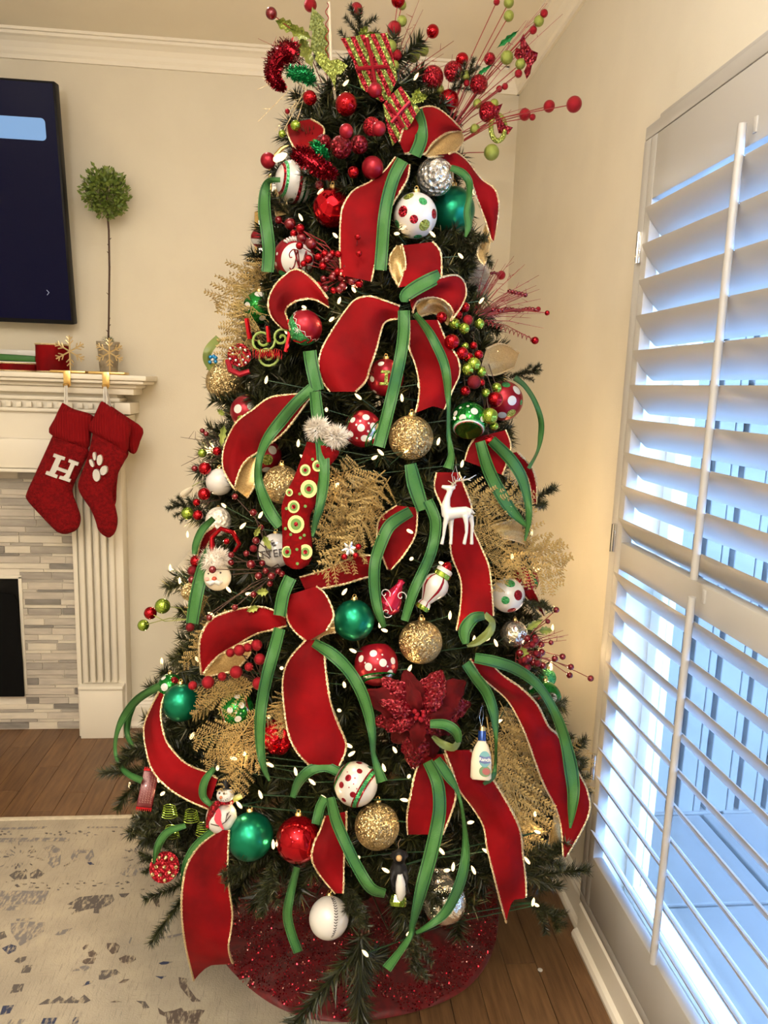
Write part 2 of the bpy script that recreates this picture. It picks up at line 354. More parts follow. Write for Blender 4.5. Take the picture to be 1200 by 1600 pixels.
def shutter(y0, y1, label, rod=True):
    t = thing('plantation_shutter', label, 'shutter', (XR, y1, 0), 'plantation shutter panels over the window')
    SX0, SX1 = -.032, -.004; h = y1-y0; sw = .036
    def part(nm, a, c, bv=.003, par=t):
        q = MB(); q.bbox(a, c, bv); return q.build(nm, M['shut'], par)
    part('stile', (SX0, -sw, FB+.01), (SX1, -.003, ft-.02)); part('stile', (SX0, -h, FB+.01), (SX1, -h+sw, ft-.02))
    zt = at(1026, 307, 0, XR-.032).z; part('rail', (SX0, -h+sw, zt), (SX1, -sw, ft-.021))
    zm1 = at(976, 850, 0, XR-.032).z; zm0 = at(973, 893, 0, XR-.032).z
    part('rail', (SX0, -h+sw, zm0), (SX1, -sw, zm1)); zb = at(937, 1358, 0, XR-.032).z; part('rail', (SX0, -h+sw, FB+.011), (SX1, -sw, zb))
    # louvre blade: flat lens section, room edge high
    q = MB(); wv = .089; n = 12; ang = math.radians(-50); sec = []
    for i in range(n):
        a = 2*PI*i/n; sec.append((math.cos(a)*wv/2, math.sin(a)*.0052))
    for s_ in (0, 1):
        pass
    L0, L1 = -h+sw+.003, -sw-.003; vs = []
    for yy in (L1, L0):
        for (u, v) in sec: vs.append((u*math.cos(ang)-v*math.sin(ang), yy, u*math.sin(ang)+v*math.cos(ang)))
    fs = [(i, (i+1) % n, n+(i+1) % n, n+i) for i in range(n)]+[tuple(range(n))[::-1], tuple(range(n, 2*n))]
    q.add(vs, fs); me = mesh_only(q, 'louver', M['shut'])
    dz = wv/2*math.sin(-ang); dx = wv/2*math.cos(ang)
    for z in LZ+LZ2: inst(me, t, (-.018, 0, z-dz), name='louver')
    for zz in (LZ, LZ2):
        q = MB(); xr = -.018-dx-.010; yc = -.5*h
        q.tube([(xr, yc, zz[0]+.050), (xr, yc, zz[-1]-.050)], .0075, 10); q.build('tilt_rod', M['shut'], t)
        q = MB()
        for z in zz: q.tube([(xr, yc, z+.001), (xr+.012, yc, z-.001)], .0012, 5)
        q.build('rod_staple', M['silver'], t, kind='stuff')
        q = MB(); q.bbox((SX0-.003, yc-.006, zz[0]+.036), (SX0+.002, yc+.006, zz[0]+.064), .003); q.build('rod_notch', M['shut'], t)
    for z in (LZ[1]+.0, LZ[-1]-.06, LZ2[-3]):
        q = MB(); q.bbox((SX0-.006, -.006, z-.035), (SX0+.004, .010, z+.035), .001); q.tube([(SX0-.007, .002, z-.035), (SX0-.007, .002, z+.035)], .004, 8); q.build('hinge', M['silver'], t)
    return t
pw = 2*(fy-.022-at(1110, 560, 0, XR-.07).y)
shutter(fy-.022-pw, fy-.022, 'far white plantation shutter panel beside the tree, full height of the window')
shutter(fy-.030-2*pw, fy-.030-pw, 'near white plantation shutter panel at the right edge of the picture')
# ================================================================ OUTSIDE
pav = noisy(mat('pale_paving', (.075, .063, .050), .8), (.12, .10, .078), 1.7, lo=.35, hi=.65)
b = MB(); b.box((XR+.13, -6, -.22), (9, 6.5, -.12)); gr = struct('trim_5', b, mat('paving_joint', (.10, .11, .12), .9)); gr.name = 'patio_ground'
r2 = random.Random(5); y = -3.0
while y < 4.2:
    x = XR+.2
    while x < 4.2:
        ww = r2.uniform(.5, .75)
        q = MB(); q.bbox((x+.006, y+.006, -.12), (x+ww-.006, y+.5-.006, -.095+r2.uniform(0, .006)), .006); q.build('paver', pav, gr, False); x += ww
    y += .5
b = MB(); b.box((XR+.13, 2.56, -.1), (2.30, 2.64, 3.2)); sd = tag(b.build('board_siding', mat('siding_backing', (.03, .05, .07), .8), None, False), 'white vertical board siding with dark gaps outside the window', 'siding')  # dark backing that shows in the gaps between the boards
x = XR+.15; k = 0
sid = mat('siding_white', (.14, .125, .105), .6)
while x < 2.25:
    ww = (.060, .028, .082, .030)[k % 4]; q = MB(); q.bbox((x, 2.52, -.1), (x+ww, 2.56, 3.2), .004); q.build('board', sid, sd, False)
    x += ww + (.003, .022, .003, .020)[k % 4]; k += 1
st = noisy(mat('grey_stone', (.045, .040, .034), .9), (.085, .075, .062), 8, bump=.6, bdist=.01)
swl = thing('stone_wall', 'grey stone block wall outside behind the shutter slats', 'wall', (2.3, 2.6, -.12))
for i in range(16):
    for j in range(7):
        q = MB(); x0 = i*.3+(j % 2)*.15; q.bbox((x0+.006, 0, j*.19+.005), (x0+.294, .2, j*.19+.185), .01); q.build('block', st, swl, False)
fnc = thing('wooden_fence', 'weathered grey board fence standing above the stone wall', 'fence', (2.3, 2.9, -.12))
wf = noisy(mat('fence_wood', (.055, .050, .043), .9), (.095, .085, .07), 12, sc3=(3, 3, .4))
for i in range(36):
    q = MB(); q.bbox((i*.14+.004, 0, 0), (i*.14+.134, .03, 2.4+.04*((i*7) % 3)), .003); q.build('board', wf, fnc, False)
lf = noisy(mat('shrub_leaf', (.035, .08, .015), .5), (.09, .15, .033), 12)
def shrub(name, loc, R, label, n=900):
    t = thing(name, label, 'shrub', loc); q = MB(); rr = random.Random(int(loc[0]*100))
    for i in range(n):
        d = V3((rr.gauss(0, 1), rr.gauss(0, 1), rr.gauss(0, 1))).normalized()*R*rr.uniform(.6, 1); d.z = d.z*.8+R*.8
        u = V3((rr.gauss(0, 1), rr.gauss(0, 1), rr.gauss(0, 1))).normalized(); v = u.orthogonal().normalized(); s_ = .035
        q.add([d-u*s_, d+v*s_*.45, d+u*s_, d-v*s_*.45], [(0, 1, 2, 3)])
    q.build('foliage', lf, t, False, kind='stuff'); q = MB(); q.tube([(0, 0, -.02), (0, 0, R)], .02, 6); q.build('stem', M['stem'], t)
shrub('garden_shrub', (2.75, 2.2, -.1), .28, 'bright green shrub outside, seen between upper shutter slats')
shrub('garden_shrub', (3.35, 1.9, -.1), .24, 'smaller green shrub farther along the paving outside')
# ================================================================ BACK WALL: FIREPLACE
YS = YB-.21                                    # mantel shelf front
fp = thing('fireplace_mantel', 'white painted fireplace mantel with dentil moulding and fluted pilaster', 'fireplace', (-1.0, YB, 0))
def fpart(nm, a, c, bv=.004, m_=None, par=None):
    q = MB(); q.bbox((a[0]+1.0, a[1]-YB, a[2]), (c[0]+1.0, c[1]-YB, c[2]), bv); return q.build(nm, m_ or M['mantel'], par or fp)
zs = at(100, 583, 1, YS).z; xs = at(228, 590, 1, YS).x; XF = -2.3
fpart('shelf', (XF, YS, zs-.020), (xs, YB-.001, zs))
def zz(py, yy): return at(60, py, 1, yy).z
xe = at(185, 700, 1, YB-.12).x
fpart('shelf_cove', (XF, YS+.012, zs-.034), (xs-.012, YB-.001, zs-.020), .006)
fpart('shelf_cove', (XF, YS+.045, zs-.050), (xs-.045, YB-.001, zs-.034), .006)
fpart('cornice', (XF, YS+.060, zs-.075), (xs-.060, YB-.001, zs-.050), .004)
fpart('frieze', (XF, YB-.112, zs-.30), (xe, YB-.001, zs-.075), .003)
fpart('moulding', (XF, YB-.128, zs-.105), (xe+.012, YB-.001, zs-.088), .006)
dm = MB(); dm.bbox((0, -.012, -.010), (.019, 0, .010), .002); dme = mesh_only(dm, 'dentil', M['mantel'])
x = xe-.01
while x > -1.75: inst(dme, fp, (x-.02+1.0, -.128, zs-.122), name='dentil'); x -= .038
fpart('moulding', (XF, YB-.134, zs-.150), (xe+.012, YB-.001, zs-.135), .005)
fpart('lintel', (XF, YB-.135, zs-.37), (xe-.0, YB-.02, zs-.255), .004)
fpart('moulding', (XF, YB-.150, zs-.385), (xe-.18, YB-.02, zs-.372), .004)
xp0, xp1 = at(113, 900, 1, YB-.112).x, at(186, 900, 1, YB-.112).x
fpart('pilaster', (xp0, YB-.085, .0), (xp1+.012, YB-.001, zs-.25), .003)
fpart('pilaster_edge', (xp0, YB-.100, .0), (xp0+.018, YB-.08, zs-.25), .003)
n = 5; fw = (xp1-xp0-.036)/n
for i in range(n): fpart('flute', (xp0+.026+i*fw, YB-.108, .24), (xp0+.026+(i+.72)*fw, YB-.08, zs-.25), .006)
fpart('plinth', (xp0+.012, YB-.122, 0), (xp1+.003, YB-.02, .215), .003); fpart('plinth_cap', (xp0+.008, YB-.128, .215), (xp1+.007, YB-.02, .232), .006)
q = MB()
for s_ in range(4):
    o0 = .035*s_; q.bbox((xe-.002+1+.0, -.12-.012*s_, zs-.30+.05*s_), (xe+.010+.016*s_+1, -.004, zs-.255+.05*s_), .004)
q.build('corbel', M['mantel'], fp)
# tile surround: each tile its own piece
ts = MB(); ts.box((-2.3, YB-.028, 0), (xp0+.002, YB-.001, zs-.30)); tsr = struct('wall_tile', ts, M['grout']); tsr.name = 'wall_back_surround'
tm = [noisy(mat('tile_'+nm, c1, .3), c2, 14, sc3=(1, 1, 5), lo=.35, hi=.65) for nm, c1, c2 in (
    ('pale', (.56, .50, .42), (.46, .41, .35)), ('cream', (.64, .58, .48), (.56, .51, .43)), ('grey', (.30, .27, .24), (.38, .345, .30)), ('dark', (.17, .155, .14), (.25, .23, .21)), ('mid', (.40, .36, .31), (.50, .45, .39)))]
r3 = random.Random(12); z = .004; fbx = at(32, 960, 1, YB-.03).x; fbt = at(20, 900, 1, YB-.03).z; fbb = at(20, 1084, 1, YB-.03).z
hs = [.030, .014, .030, .014, .024, .030, .012]; k = 0
while z < zs-.38:
    h = hs[k % 7]; x = xp0-.001; first = True
    while x > -1.62:
        ww = r3.uniform(.10, .22) if not first else r3.uniform(.03, .2); first = False; x0 = x-ww
        if z+h > fbb-.02 and z < fbt+.02:
            if x <= fbx+.02: break
            x0 = max(x0, fbx+.004)
        q = MB(); q.bbox((x0+.0012, YB-.031-r3.uniform(0, .004), z+.001), (x-.0012, YB-.027, z+h-.001), .0012)
        q.build('tile', r3.choices(tm, (4, 4, 3, 2, 3))[0], tsr, False); x = x0
    z += h; k += 1
# firebox and screen
fb = thing('fireplace_insert', 'black fireplace opening with arched screen at the left edge', 'fireplace', (fbx-.5, YB-.03, fbb))
q = MB(); q.bbox((-.5, -.002, 0), (.5, .028, fbt-fbb), .002); q.build('firebox', M['soot'], fb)
q = MB(); W_ = .5; H_ = fbt-fbb
out = [(-W_, 0), (.508, 0), (.508, H_*.30), (.500, H_*.80), (.488, H_*.86), (.30, H_*.92), (-W_, H_*.95)]
q.prism(out, -.030, -.020); q.build('mesh_screen', mat('screen_mesh', (.004, .004, .004), .9, 0, Specular_IOR_Level=.1), fb, False)
q = MB(); q.bbox((.50, -.008, 0), (.514, .004, H_), .002); q.bbox((-.5, -.008, H_-.01), (.514, .004, H_+.004), .002); q.build('frame', M['mantel'], fb)
# television
t0 = at(85, 128, 1, YB-.19); t1 = at(116, 507, 1, YB-.075)
tv = thing('television', 'large black flat television on the wall showing a dark blue screen', 'television', tuple(t1))
d = (t0-t1); zx = V3((0, d.y, d.z)); hh = zx.length; tilt = math.atan2(-d.y, d.z)
Mt = Matrix.Rotation(tilt, 4, 'X')
q = MB(); q.bbox((-1.45, -.012, 0), (.002, .035, hh), .004, Mt); q.bbox((-1.0, .03, hh*.2), (-.45, .06, hh*.8), .01, Mt); q.build('casing', M['black'], tv)
q = MB(); q.box((-1.44, -.0135, .016), (-.006, -.0118, hh-.008), Mt); q.build('screen', M['screen'], tv, False)
def tvq(px, py):   # pixel to tv-local (x, z)
    dd = ray(px, py); nrm = Mt.to_3x3() @ V3((0, -1, 0)); t_ = (V3(t1)-CAM).dot(nrm)/dd.dot(nrm)
    l_ = Mt.inverted() @ (CAM+dd*t_-V3(t1)); return l_.x, l_.z
xa, za = tvq(72, 186); _, zb_ = tvq(70, 221)
out = []; rr_ = .014
for cx, cz, a0 in ((xa-rr_, za-rr_, 0), (xa-.6, za-rr_, 90), (xa-.6, zb_+rr_, 180), (xa-rr_, zb_+rr_, 270)):
    for k in range(5): a = math.radians(a0+k*22.5); out.append((cx+rr_*math.cos(a), cz+rr_*math.sin(a)))
q = MB(); q.prism(out, -.0146, -.0137, Mt); q.build('screen_button', M['scrblue'], tv, False)
cx, cz = tvq(77, 457); q = MB(); q.tube([(cx-.004, -.0145, cz+.009), (cx+.004, -.0145, cz), (cx-.004, -.0145, cz-.009)], .0013, 4, Mx=Mt); q.build('chevron', M['chev'], tv)
# ================================================================ TREE
tree = thing('christmas_tree', 'tall artificial pine christmas tree with drooping green needled branches', 'tree', (TX, TY, 0))
def needle_mat(name, c1, c2, c3):
    m = mat(name, c1, .42); n, l, b = nt(m); a = n.new('ShaderNodeAttribute'); a.attribute_name = 'tone'
    r = n.new('ShaderNodeValToRGB'); r.color_ramp.elements[0].color = (*c1, 1); r.color_ramp.elements[1].color = (*c3, 1); x = r.color_ramp.elements.new(.55); x.color = (*c2, 1)
    l.new(a.outputs['Fac'], r.inputs[0]); l.new(r.outputs[0], b.inputs['Base Color']); return m
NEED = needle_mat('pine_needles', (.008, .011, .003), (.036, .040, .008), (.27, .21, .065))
BARK = mat('brown_bark', (.055, .03, .014), .8)
def needles(q, tones, a, b_, n, ln, rr, wd=.0021, fwd=.75, r0=0.0):
    a = V3(a); b_ = V3(b_); ax = (b_-a).normalized(); u = ax.orthogonal().normalized(); v = ax.cross(u)
    for i in range(n):
        t = i/n; p = a.lerp(b_, t); th = rr.uniform(0, 2*PI); rad = u*math.cos(th)+v*math.sin(th)
        dr = (rad + ax*rr.uniform(fwd*.5, fwd*1.5)).normalized(); L = ln*rr.uniform(.7, 1.1)*(1-.25*t)
        e = p+dr*L + V3((0, 0, -.1*L)); sd = dr.cross(V3((rr.uniform(-1, 1), rr.uniform(-1, 1), rr.uniform(-1, 1)))).normalized()*wd
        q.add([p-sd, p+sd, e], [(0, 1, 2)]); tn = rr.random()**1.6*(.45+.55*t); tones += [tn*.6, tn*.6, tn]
def branch_mesh(seed, L=.25, nn=400, droop=.0, sides=5):
    rr = random.Random(seed); q = MB(); tones = []
    def twig(a, d, l, n):
        segs = 3; p = V3(a); d = V3(d)
        pts = [p.copy()]
        for s_ in range(segs):
            e = p+d*(l/segs); needles(q, tones, p, e, n//segs, .046, rr); p = e; pts.append(p.copy())
            d = (d+V3((rr.uniform(-.12, .12), rr.uniform(-.12, .12), rr.uniform(-.08, .12)-droop))).normalized()
        k = len(q.v); q.tube(pts, [.0022, .0018, .0014, .0008], 4, 1); tones.extend([0]*(len(q.v)-k)); return pts
    main = twig((0, 0, 0), (0, -1, 0), L, nn)
    for i in range(sides):
        t = .12+.15*i; s_ = (-1)**i; base = V3(main[0]).lerp(V3(main[-1]), t)
        a = math.radians(rr.uniform(28, 50)); d = V3((s_*math.sin(a), -math.cos(a), rr.uniform(-.35, .45))).normalized()
        twig(base, d, L*(.62-.06*i), int(nn*.5))
    for m_ in range(len(q.m)):
        pass
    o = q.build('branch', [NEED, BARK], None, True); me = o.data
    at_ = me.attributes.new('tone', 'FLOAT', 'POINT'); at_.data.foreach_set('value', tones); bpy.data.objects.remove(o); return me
BM = [branch_mesh(s_, .23+.02*(s_ % 3)) for s_ in range(7)]
BLONG = [branch_mesh(20+s_, .30, 620, .04, 2) for s_ in range(3)]
q = MB(); q.tube([(0, 0, .02), (0, 0, 2.25)], [.022, .008], 10); q.build('trunk', BARK, tree)
q = MB()
for k in range(3):
    a = k*2*PI/3+.4; q.tube([(0, 0, .045), (.10*math.cos(a), .10*math.sin(a), .022), (.28*math.cos(a), .28*math.sin(a), .013)], .007, 8)
q.tube([(0, 0, .04), (0, 0, .20)], .024, 10); q.build('tree_stand', M['blackpaint'], tree)
def place_branch(me, base, dr, roll, s_=1.0, par=tree, org=None):
    base = V3(base); dr = V3(dr).normalized()
    rot = V3((0, -1, 0)).rotation_difference(dr) @ __import__('mathutils').Quaternion((0, 1, 0), roll)
    return inst(me, par, base-V3((TX, TY, 0)), s_, rot, 'branch')
rb = random.Random(21)
cands = []
GA = PI*(3-math.sqrt(5))
Ntot = 600
camang = math.atan2(CAM.y-TY, CAM.x-TX)
# spread over the cone by area
zs_ = []; zc = .16
area = []
for i in range(220):
    z = .29+i*(2.26-.29)/219; area.append((RTZ(z)+.05, z))
S = sum(a for a, _ in area); acc = 0; zi = 0
for i in range(Ntot):
    target = (i+.5)/Ntot*S
    while zi < 219 and acc+area[zi][0] < target: acc += area[zi][0]; zi += 1
    z = area[zi][1]; ang = i*GA+rb.uniform(-.1, .1)
    cands.append((z, ang))
cands.sort(key=lambda c: abs((c[1]-camang+PI) % (2*PI)-PI))
rear = MB(); rtones = []
for i, (z, ang) in enumerate(cands):
    R = RTZ(z); L = .24; el = rb.uniform(-.15, .40) if z > .35 else rb.uniform(-.30, .10)
    if z > 2.05: el += .7
    kf = .93-.11*math.exp(-((z-.95)/.38)**2)
    d = V3((math.cos(ang)*math.cos(el), math.sin(ang)*math.cos(el), math.sin(el)))
    tip = V3((TX+R*math.cos(ang)*kf, TY+R*math.sin(ang)*kf, z))
    sc_ = rb.uniform(.85, 1.1)
    base = tip - d*L*sc_
    if tip.x > XR-.06 or z < .29+.11*max(0, math.cos(ang-camang)): continue
    if i < 292: place_branch(BM[i % 7], base, d, rb.uniform(0, 2*PI), sc_)
    else:
        me = BM[i % 7]
        rot = V3((0, -1, 0)).rotation_difference(d).to_matrix().to_4x4()
        T = Matrix.Translation(base-V3((TX, TY, 0))) @ rot
        if i % 2 == 0: rear.add([v.co for v in me.vertices], [tuple(p.vertices) for p in me.polygons if p.material_index == 0], 0, T); rtones += [a.value for a in me.attributes['tone'].data]
for i in range(150):   # inner growth that fills the gaps between the outer tips
    z = .30+1.86*(i/150)**1.15; ang = i*GA*1.3; R = RTZ(z)*.62; me = BM[i % 7]
    d = V3((math.cos(ang), math.sin(ang), rb.uniform(-.4, .6))).normalized()
    base = V3((R*math.cos(ang), R*math.sin(ang), z)) - d*.16
    T = Matrix.Translation(base) @ V3((0, -1, 0)).rotation_difference(d).to_matrix().to_4x4()
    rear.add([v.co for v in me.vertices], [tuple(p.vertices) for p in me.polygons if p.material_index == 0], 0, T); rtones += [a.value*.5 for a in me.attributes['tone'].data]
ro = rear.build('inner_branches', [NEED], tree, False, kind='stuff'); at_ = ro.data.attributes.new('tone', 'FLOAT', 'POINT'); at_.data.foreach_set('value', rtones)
# woody cores running from the trunk to the tips
wb = MB()
for z, ang in cands[::2]:
    R = RTZ(z)*.8; wb.tube([(0, 0, max(.1, z-.12)), (R*math.cos(ang), R*math.sin(ang), z)], [.004, .002], 4)
wb.build('inner_stems', BARK, tree, kind='stuff')
# long tips that stick out, placed where the photograph shows them
for (x0, y0, x1, y1, s_) in ((265, 1200, 170, 1215, 1), (270, 1160, 185, 1180, 1), (790, 1375, 905, 1362, 1.15), (800, 1345, 890, 1330, .9), (820, 1400, 880, 1450, 1.0),
        (565, 1460, 556, 1592, 1.0), (640, 1440, 660, 1520, .8), (312, 1362, 247, 1462, 1), (290, 1340, 220, 1345, 1), (300, 1290, 215, 1280, 1), (840, 1190, 912, 1165, .9),
        (850, 1240, 910, 1215, .8), (800, 925, 850, 950, .8), (810, 1090, 880, 1110, .8), (560, 90, 563, 25, .6), (640, 1350, 690, 1420, .8), (420, 1330, 350, 1380, .8),
        (430, 1340, 410, 1420, .7), (540, 1380, 560, 1450, .8), (320, 800, 270, 790, .7), (700, 360, 760, 400, .8), (470, 350, 410, 310, .8), (795, 590, 838, 578, .7), (530, 130, 500, 95, .6), (700, 150, 740, 110, .6), (820, 780, 850, 790, .6)):
    a_ = TP(x0, y0, -.03); b2 = TP(x1, y1, .05); d = b2-a_; L = d.length
    place_branch(rb.choice(BLONG if L > .15 else BM), a_, d, rb.uniform(0, 6), L/.30*1.1 if L > .15 else L/.23)
# ================================================================ RIBBONS
def rib_strip(Lc, Rc, sub=5, cols=6, camber=.012, seed=0, ripple=.004):
    """Lc, Rc: control tuples (px, py, depth). rows of points across, camber bows the strip towards the viewer"""
    L = spline(Lc, sub); R = spline(Rc, sub); rows = []; acc = 0; prev = None
    for i, (a, b_) in enumerate(zip(L, R)):
        pa, pb = P(*a), P(*b_); mid = (pa+pb)/2
        if prev is not None: acc += (mid-prev).length
        prev = mid; row = []; w_ = (pa-pb).length
        nrm = (CAM-mid).normalized()
        for c in range(cols+1):
            u = c/cols; p = pa.lerp(pb, u)
            k = math.sin(PI*u)*min(camber, w_*.16) + ripple*noise.noise(V3((u*2.2+seed, acc*14, seed*3.1)))*math.sin(PI*u)*2
            row.append((p+nrm*k, u, acc, nrm))
        rows.append(row)
    return rows
def strip_mesh(rows, name, m_, parent, org, off=0.0, flip=False, notch=0, u0=0, u1=1):
    q = MB(); q.uv = []; n = len(rows); c = len(rows[0])
    for i, row in enumerate(rows):
        for (p, u, acc, nrm) in row:
            k = 0
            q.v.append(tuple(p-nrm*off-V3(org))); q.uv.append((u, acc/.10))
    if notch:
        # swallowtail: pull the middle of the last rows back
        m = min(notch, n-1)
        for i in range(n-m, n):
            f = (i-(n-m)+1)/m
            for j in range(c):
                u = j/(c-1); v_ = 1-abs(2*u-1)
                tgt = rows[n-m][j][0]; src = rows[i][j][0]; p = src.lerp(tgt, v_*.9*f)
                q.v[i*c+j] = tuple(p-rows[i][j][3]*off-V3(org))
    for i in range(n-1):
        for j in range(c-1):
            f = (i*c+j, i*c+j+1, (i+1)*c+j+1, (i+1)*c+j); q.f.append(f); q.m.append(0)
    return q.build(name, m_, parent, 'all')
def edge_cord(rows, side, parent, org, m_):
    pts = [r[0 if side == 0 else -1][0]-V3(org) for r in rows]
    # resample finely so the cord looks nubbly
    out = []; rad = []; k = 0; rr = random.Random(len(pts)+side)
    for a, b_ in zip(pts, pts[1:]):
        n = max(1, int((b_-a).length/.0035))
        for i in range(n): out.append(a.lerp(b_, i/n)); rad.append((.0026, .0017)[k % 2]*rr.uniform(.9, 1.25)); k += 1
    out.append(pts[-1]); rad.append(.0018)
    q = MB(); q.tube(out, rad, 5); return q.build('edge_cord', m_, parent)
def dctl(pts, push):
    out = []
    for i, p in enumerate(pts):
        pu = p[2] if len(p) > 2 else (push[i] if isinstance(push, (list, tuple)) else push)
        out.append((p[0], p[1], tdepth(p[0], p[1], pu)))
    return out
def smooth_depth(a, b_):
    n = len(a); m = [(x[2]+y[2])/2 for x, y in zip(a, b_)]
    for _ in range(2): m = [m[0]]+[(m[i-1]+2*m[i]+m[i+1])/4 for i in range(1, n-1)]+[m[-1]] if n > 2 else m
    return m
RK = [0]
def red_ribbon(label, strips, group=None):
    """strips: (kind, L, R, push, notch)"""
    RK[0] += 1; t = None
    for kind, L, R, push, notch in strips:
        a = dctl(L, push); b_ = dctl(R, push); m = smooth_depth(a, b_)
        # both edges follow the smoothed depth, leaning a little so light breaks across the strip
        lean = [.012*math.sin(i*1.3+RK[0]) for i in range(len(a))]
        a = [(p[0], p[1], d_*.75+p[2]*.25-l_) for p, d_, l_ in zip(a, m, lean)]; b_ = [(p[0], p[1], d_*.75+p[2]*.25+l_) for p, d_, l_ in zip(b_, m, lean)]
        rows = rib_strip(a, b_, seed=RK[0]*1.7, ripple=.008)
        if t is None:
            org = rows[0][3][0].copy(); t = thing('red_ribbon', label, 'ribbon', org, group)
        front, back = ('velvet', 'goldfab') if kind == 'v' else ('goldfab', 'velvet')
        strip_mesh(rows, 'velvet_face' if kind == 'v' else 'gold_lining', M[front], t, org, 0, notch=notch)
        strip_mesh(rows, 'gold_lining' if kind == 'v' else 'velvet_face', M[back], t, org, .0022, notch=notch)
        edge_cord(rows, 0, t, org, M['gold_cord']); edge_cord(rows, 1, t, org, M['gold_cord'])
    return t
def green_ribbon(label, segs):
    RK[0] += 1; t = None
    for sg in segs:
        pts, w_, push = sg[:3]
        n = len(pts)
        ws = [w_]*n if not isinstance(w_, (list, tuple)) else list(w_)
        ps = [push]*n if not isinstance(push, (list, tuple)) else list(push)
        c = [(p[0], p[1], tdepth(p[0], p[1], ps[i]), ws[i]) for i, p in enumerate(pts)]
        dm = [x[2] for x in c]
        if n > 2:
            for _ in range(2): dm = [dm[0]]+[(dm[i-1]+2*dm[i]+dm[i+1])/4 for i in range(1, n-1)]+[dm[-1]]
        s_ = spline([(x[0], x[1], d_, x[3]) for x, d_ in zip(c, dm)], 5); L = []; R = []; N = len(s_)
        for i, (x, y, d, ww) in enumerate(s_):
            a = s_[max(i-1, 0)]; b_ = s_[min(i+1, N-1)]; tx, ty = b_[0]-a[0], b_[1]-a[1]; l_ = math.hypot(tx, ty) or 1
            nx, ny = -ty/l_, tx/l_; lean = .010*math.sin(i*.33+RK[0])
            L.append((x+nx*ww/2, y+ny*ww/2, d-lean)); R.append((x-nx*ww/2, y-ny*ww/2, d+lean))
        rows = rib_strip(L, R, 1, 6, .0012, RK[0], .0025)
        if t is None: org = rows[0][3][0].copy(); t = thing('green_ribbon', label, 'ribbon', org)
        front, back = ('green_rib', 'olive_rib') if (len(sg) < 4 or sg[3] == 'f') else ('olive_rib', 'green_rib')
        strip_mesh(rows, 'satin_face', M[front], t, org); strip_mesh(rows, 'satin_back', M[back], t, org, .0015)
    return t
A, Bk = .045, .012
red_ribbon('red velvet loop at the top of the tree curling open to its gold lining', [
    ('v', [(624, 222), (634, 192), (655, 170), (680, 168), (705, 186), (722, 204)], [(632, 240), (650, 240), (664, 240), (676, 224), (698, 208), (720, 205)], .06, 0),
    ('g', [(722, 204), (718, 204), (700, 206), (678, 222), (664, 243)], [(723, 212), (722, 222), (708, 240), (688, 244), (668, 246)], .05, 0)])
red_ribbon('red velvet tail hanging past the satin green ball on the right of the treetop', [
    ('v', [(702, 240), (712, 238), (730, 252), (752, 280), (772, 295), (779, 315), (777, 345), (772, 375)], [(672, 243), (690, 250), (716, 268), (735, 282), (745, 310), (760, 348), (766, 370), (770, 378)], .06, 0),
    ('g', [(760, 352), (766, 372), (763, 392), (758, 412)], [(759, 352), (752, 375), (746, 398), (757, 415)], .05, 0)])
red_ribbon('wide red velvet strip dropping below the dark red balls, left of the dotted white ball', [
    ('v', [(618, 245), (600, 268), (577, 285), (552, 298), (537, 320), (532, 345), (531, 395), (533, 430)], [(640, 258), (637, 278), (625, 300), (612, 322), (606, 345), (598, 370), (588, 405), (580, 440)], .05, 0)])
red_ribbon('small upright red velvet bow loop under the dotted white ball', [
    ('g', [(620, 384), (609, 402), (611, 425), (622, 446)], [(628, 382), (634, 410), (630, 437), (622, 446)], .05, 0),
    ('v', [(625, 384), (632, 410), (628, 434), (622, 449)], [(676, 378), (688, 393), (690, 418), (689, 440)], .07, 0)])
red_ribbon('round red velvet bow loop right of the centre knot with gold showing inside', [
    ('g', [(650, 480), (662, 468), (680, 466), (698, 474), (706, 492)], [(655, 496), (665, 492), (680, 490), (692, 500), (700, 508)], .03, 0),
    ('v', [(640, 470), (660, 447), (685, 435), (712, 430), (725, 441), (728, 460), (720, 480), (706, 500)], [(645, 488), (652, 471), (672, 465), (690, 468), (702, 477), (707, 485), (708, 492), (704, 502)], .08, 0)])
red_ribbon('largest red velvet loop in the upper middle, folding down left of the knot', [
    ('v', [(624, 478), (602, 470), (578, 463), (556, 468), (540, 485), (520, 515), (503, 545), (498, 572), (505, 597), (516, 612)], [(622, 498), (608, 500), (599, 507), (594, 522), (587, 550), (578, 575), (574, 590), (568, 600), (562, 606), (556, 612)], .06, 0)])
red_ribbon('red velvet tail hanging right of centre between two green ribbon tails', [
    ('v', [(640, 500), (640, 525), (640, 545), (649, 570), (655, 600), (654, 625), (649, 645)], [(684, 500), (694, 525), (703, 540), (716, 562), (718, 585), (708, 608), (694, 640)], .04, 3)])
red_ribbon('short red velvet loop at upper left above the green and red finial', [
    ('v', [(512, 466), (490, 438), (464, 421), (442, 433), (427, 450), (419, 472), (424, 495), (442, 514)], [(514, 480), (492, 468), (470, 468), (452, 477), (446, 487), (448, 497), (451, 507), (453, 515)], .05, 0)])
red_ribbon('broad red velvet loop on the left side above the glittering gold ball, opening downward', [
    ('v', [(476, 615), (447, 617), (420, 622), (395, 640), (372, 657), (360, 675), (350, 700), (348, 728), (357, 750), (367, 765)], [(484, 622), (464, 650), (442, 677), (410, 702), (387, 717), (376, 732), (370, 748), (368, 758), (368, 762), (368, 767)], .05, 0),
    ('g', [(388, 717), (376, 733), (370, 750), (369, 765)], [(408, 712), (400, 740), (396, 762), (386, 778)], .02, 0)])
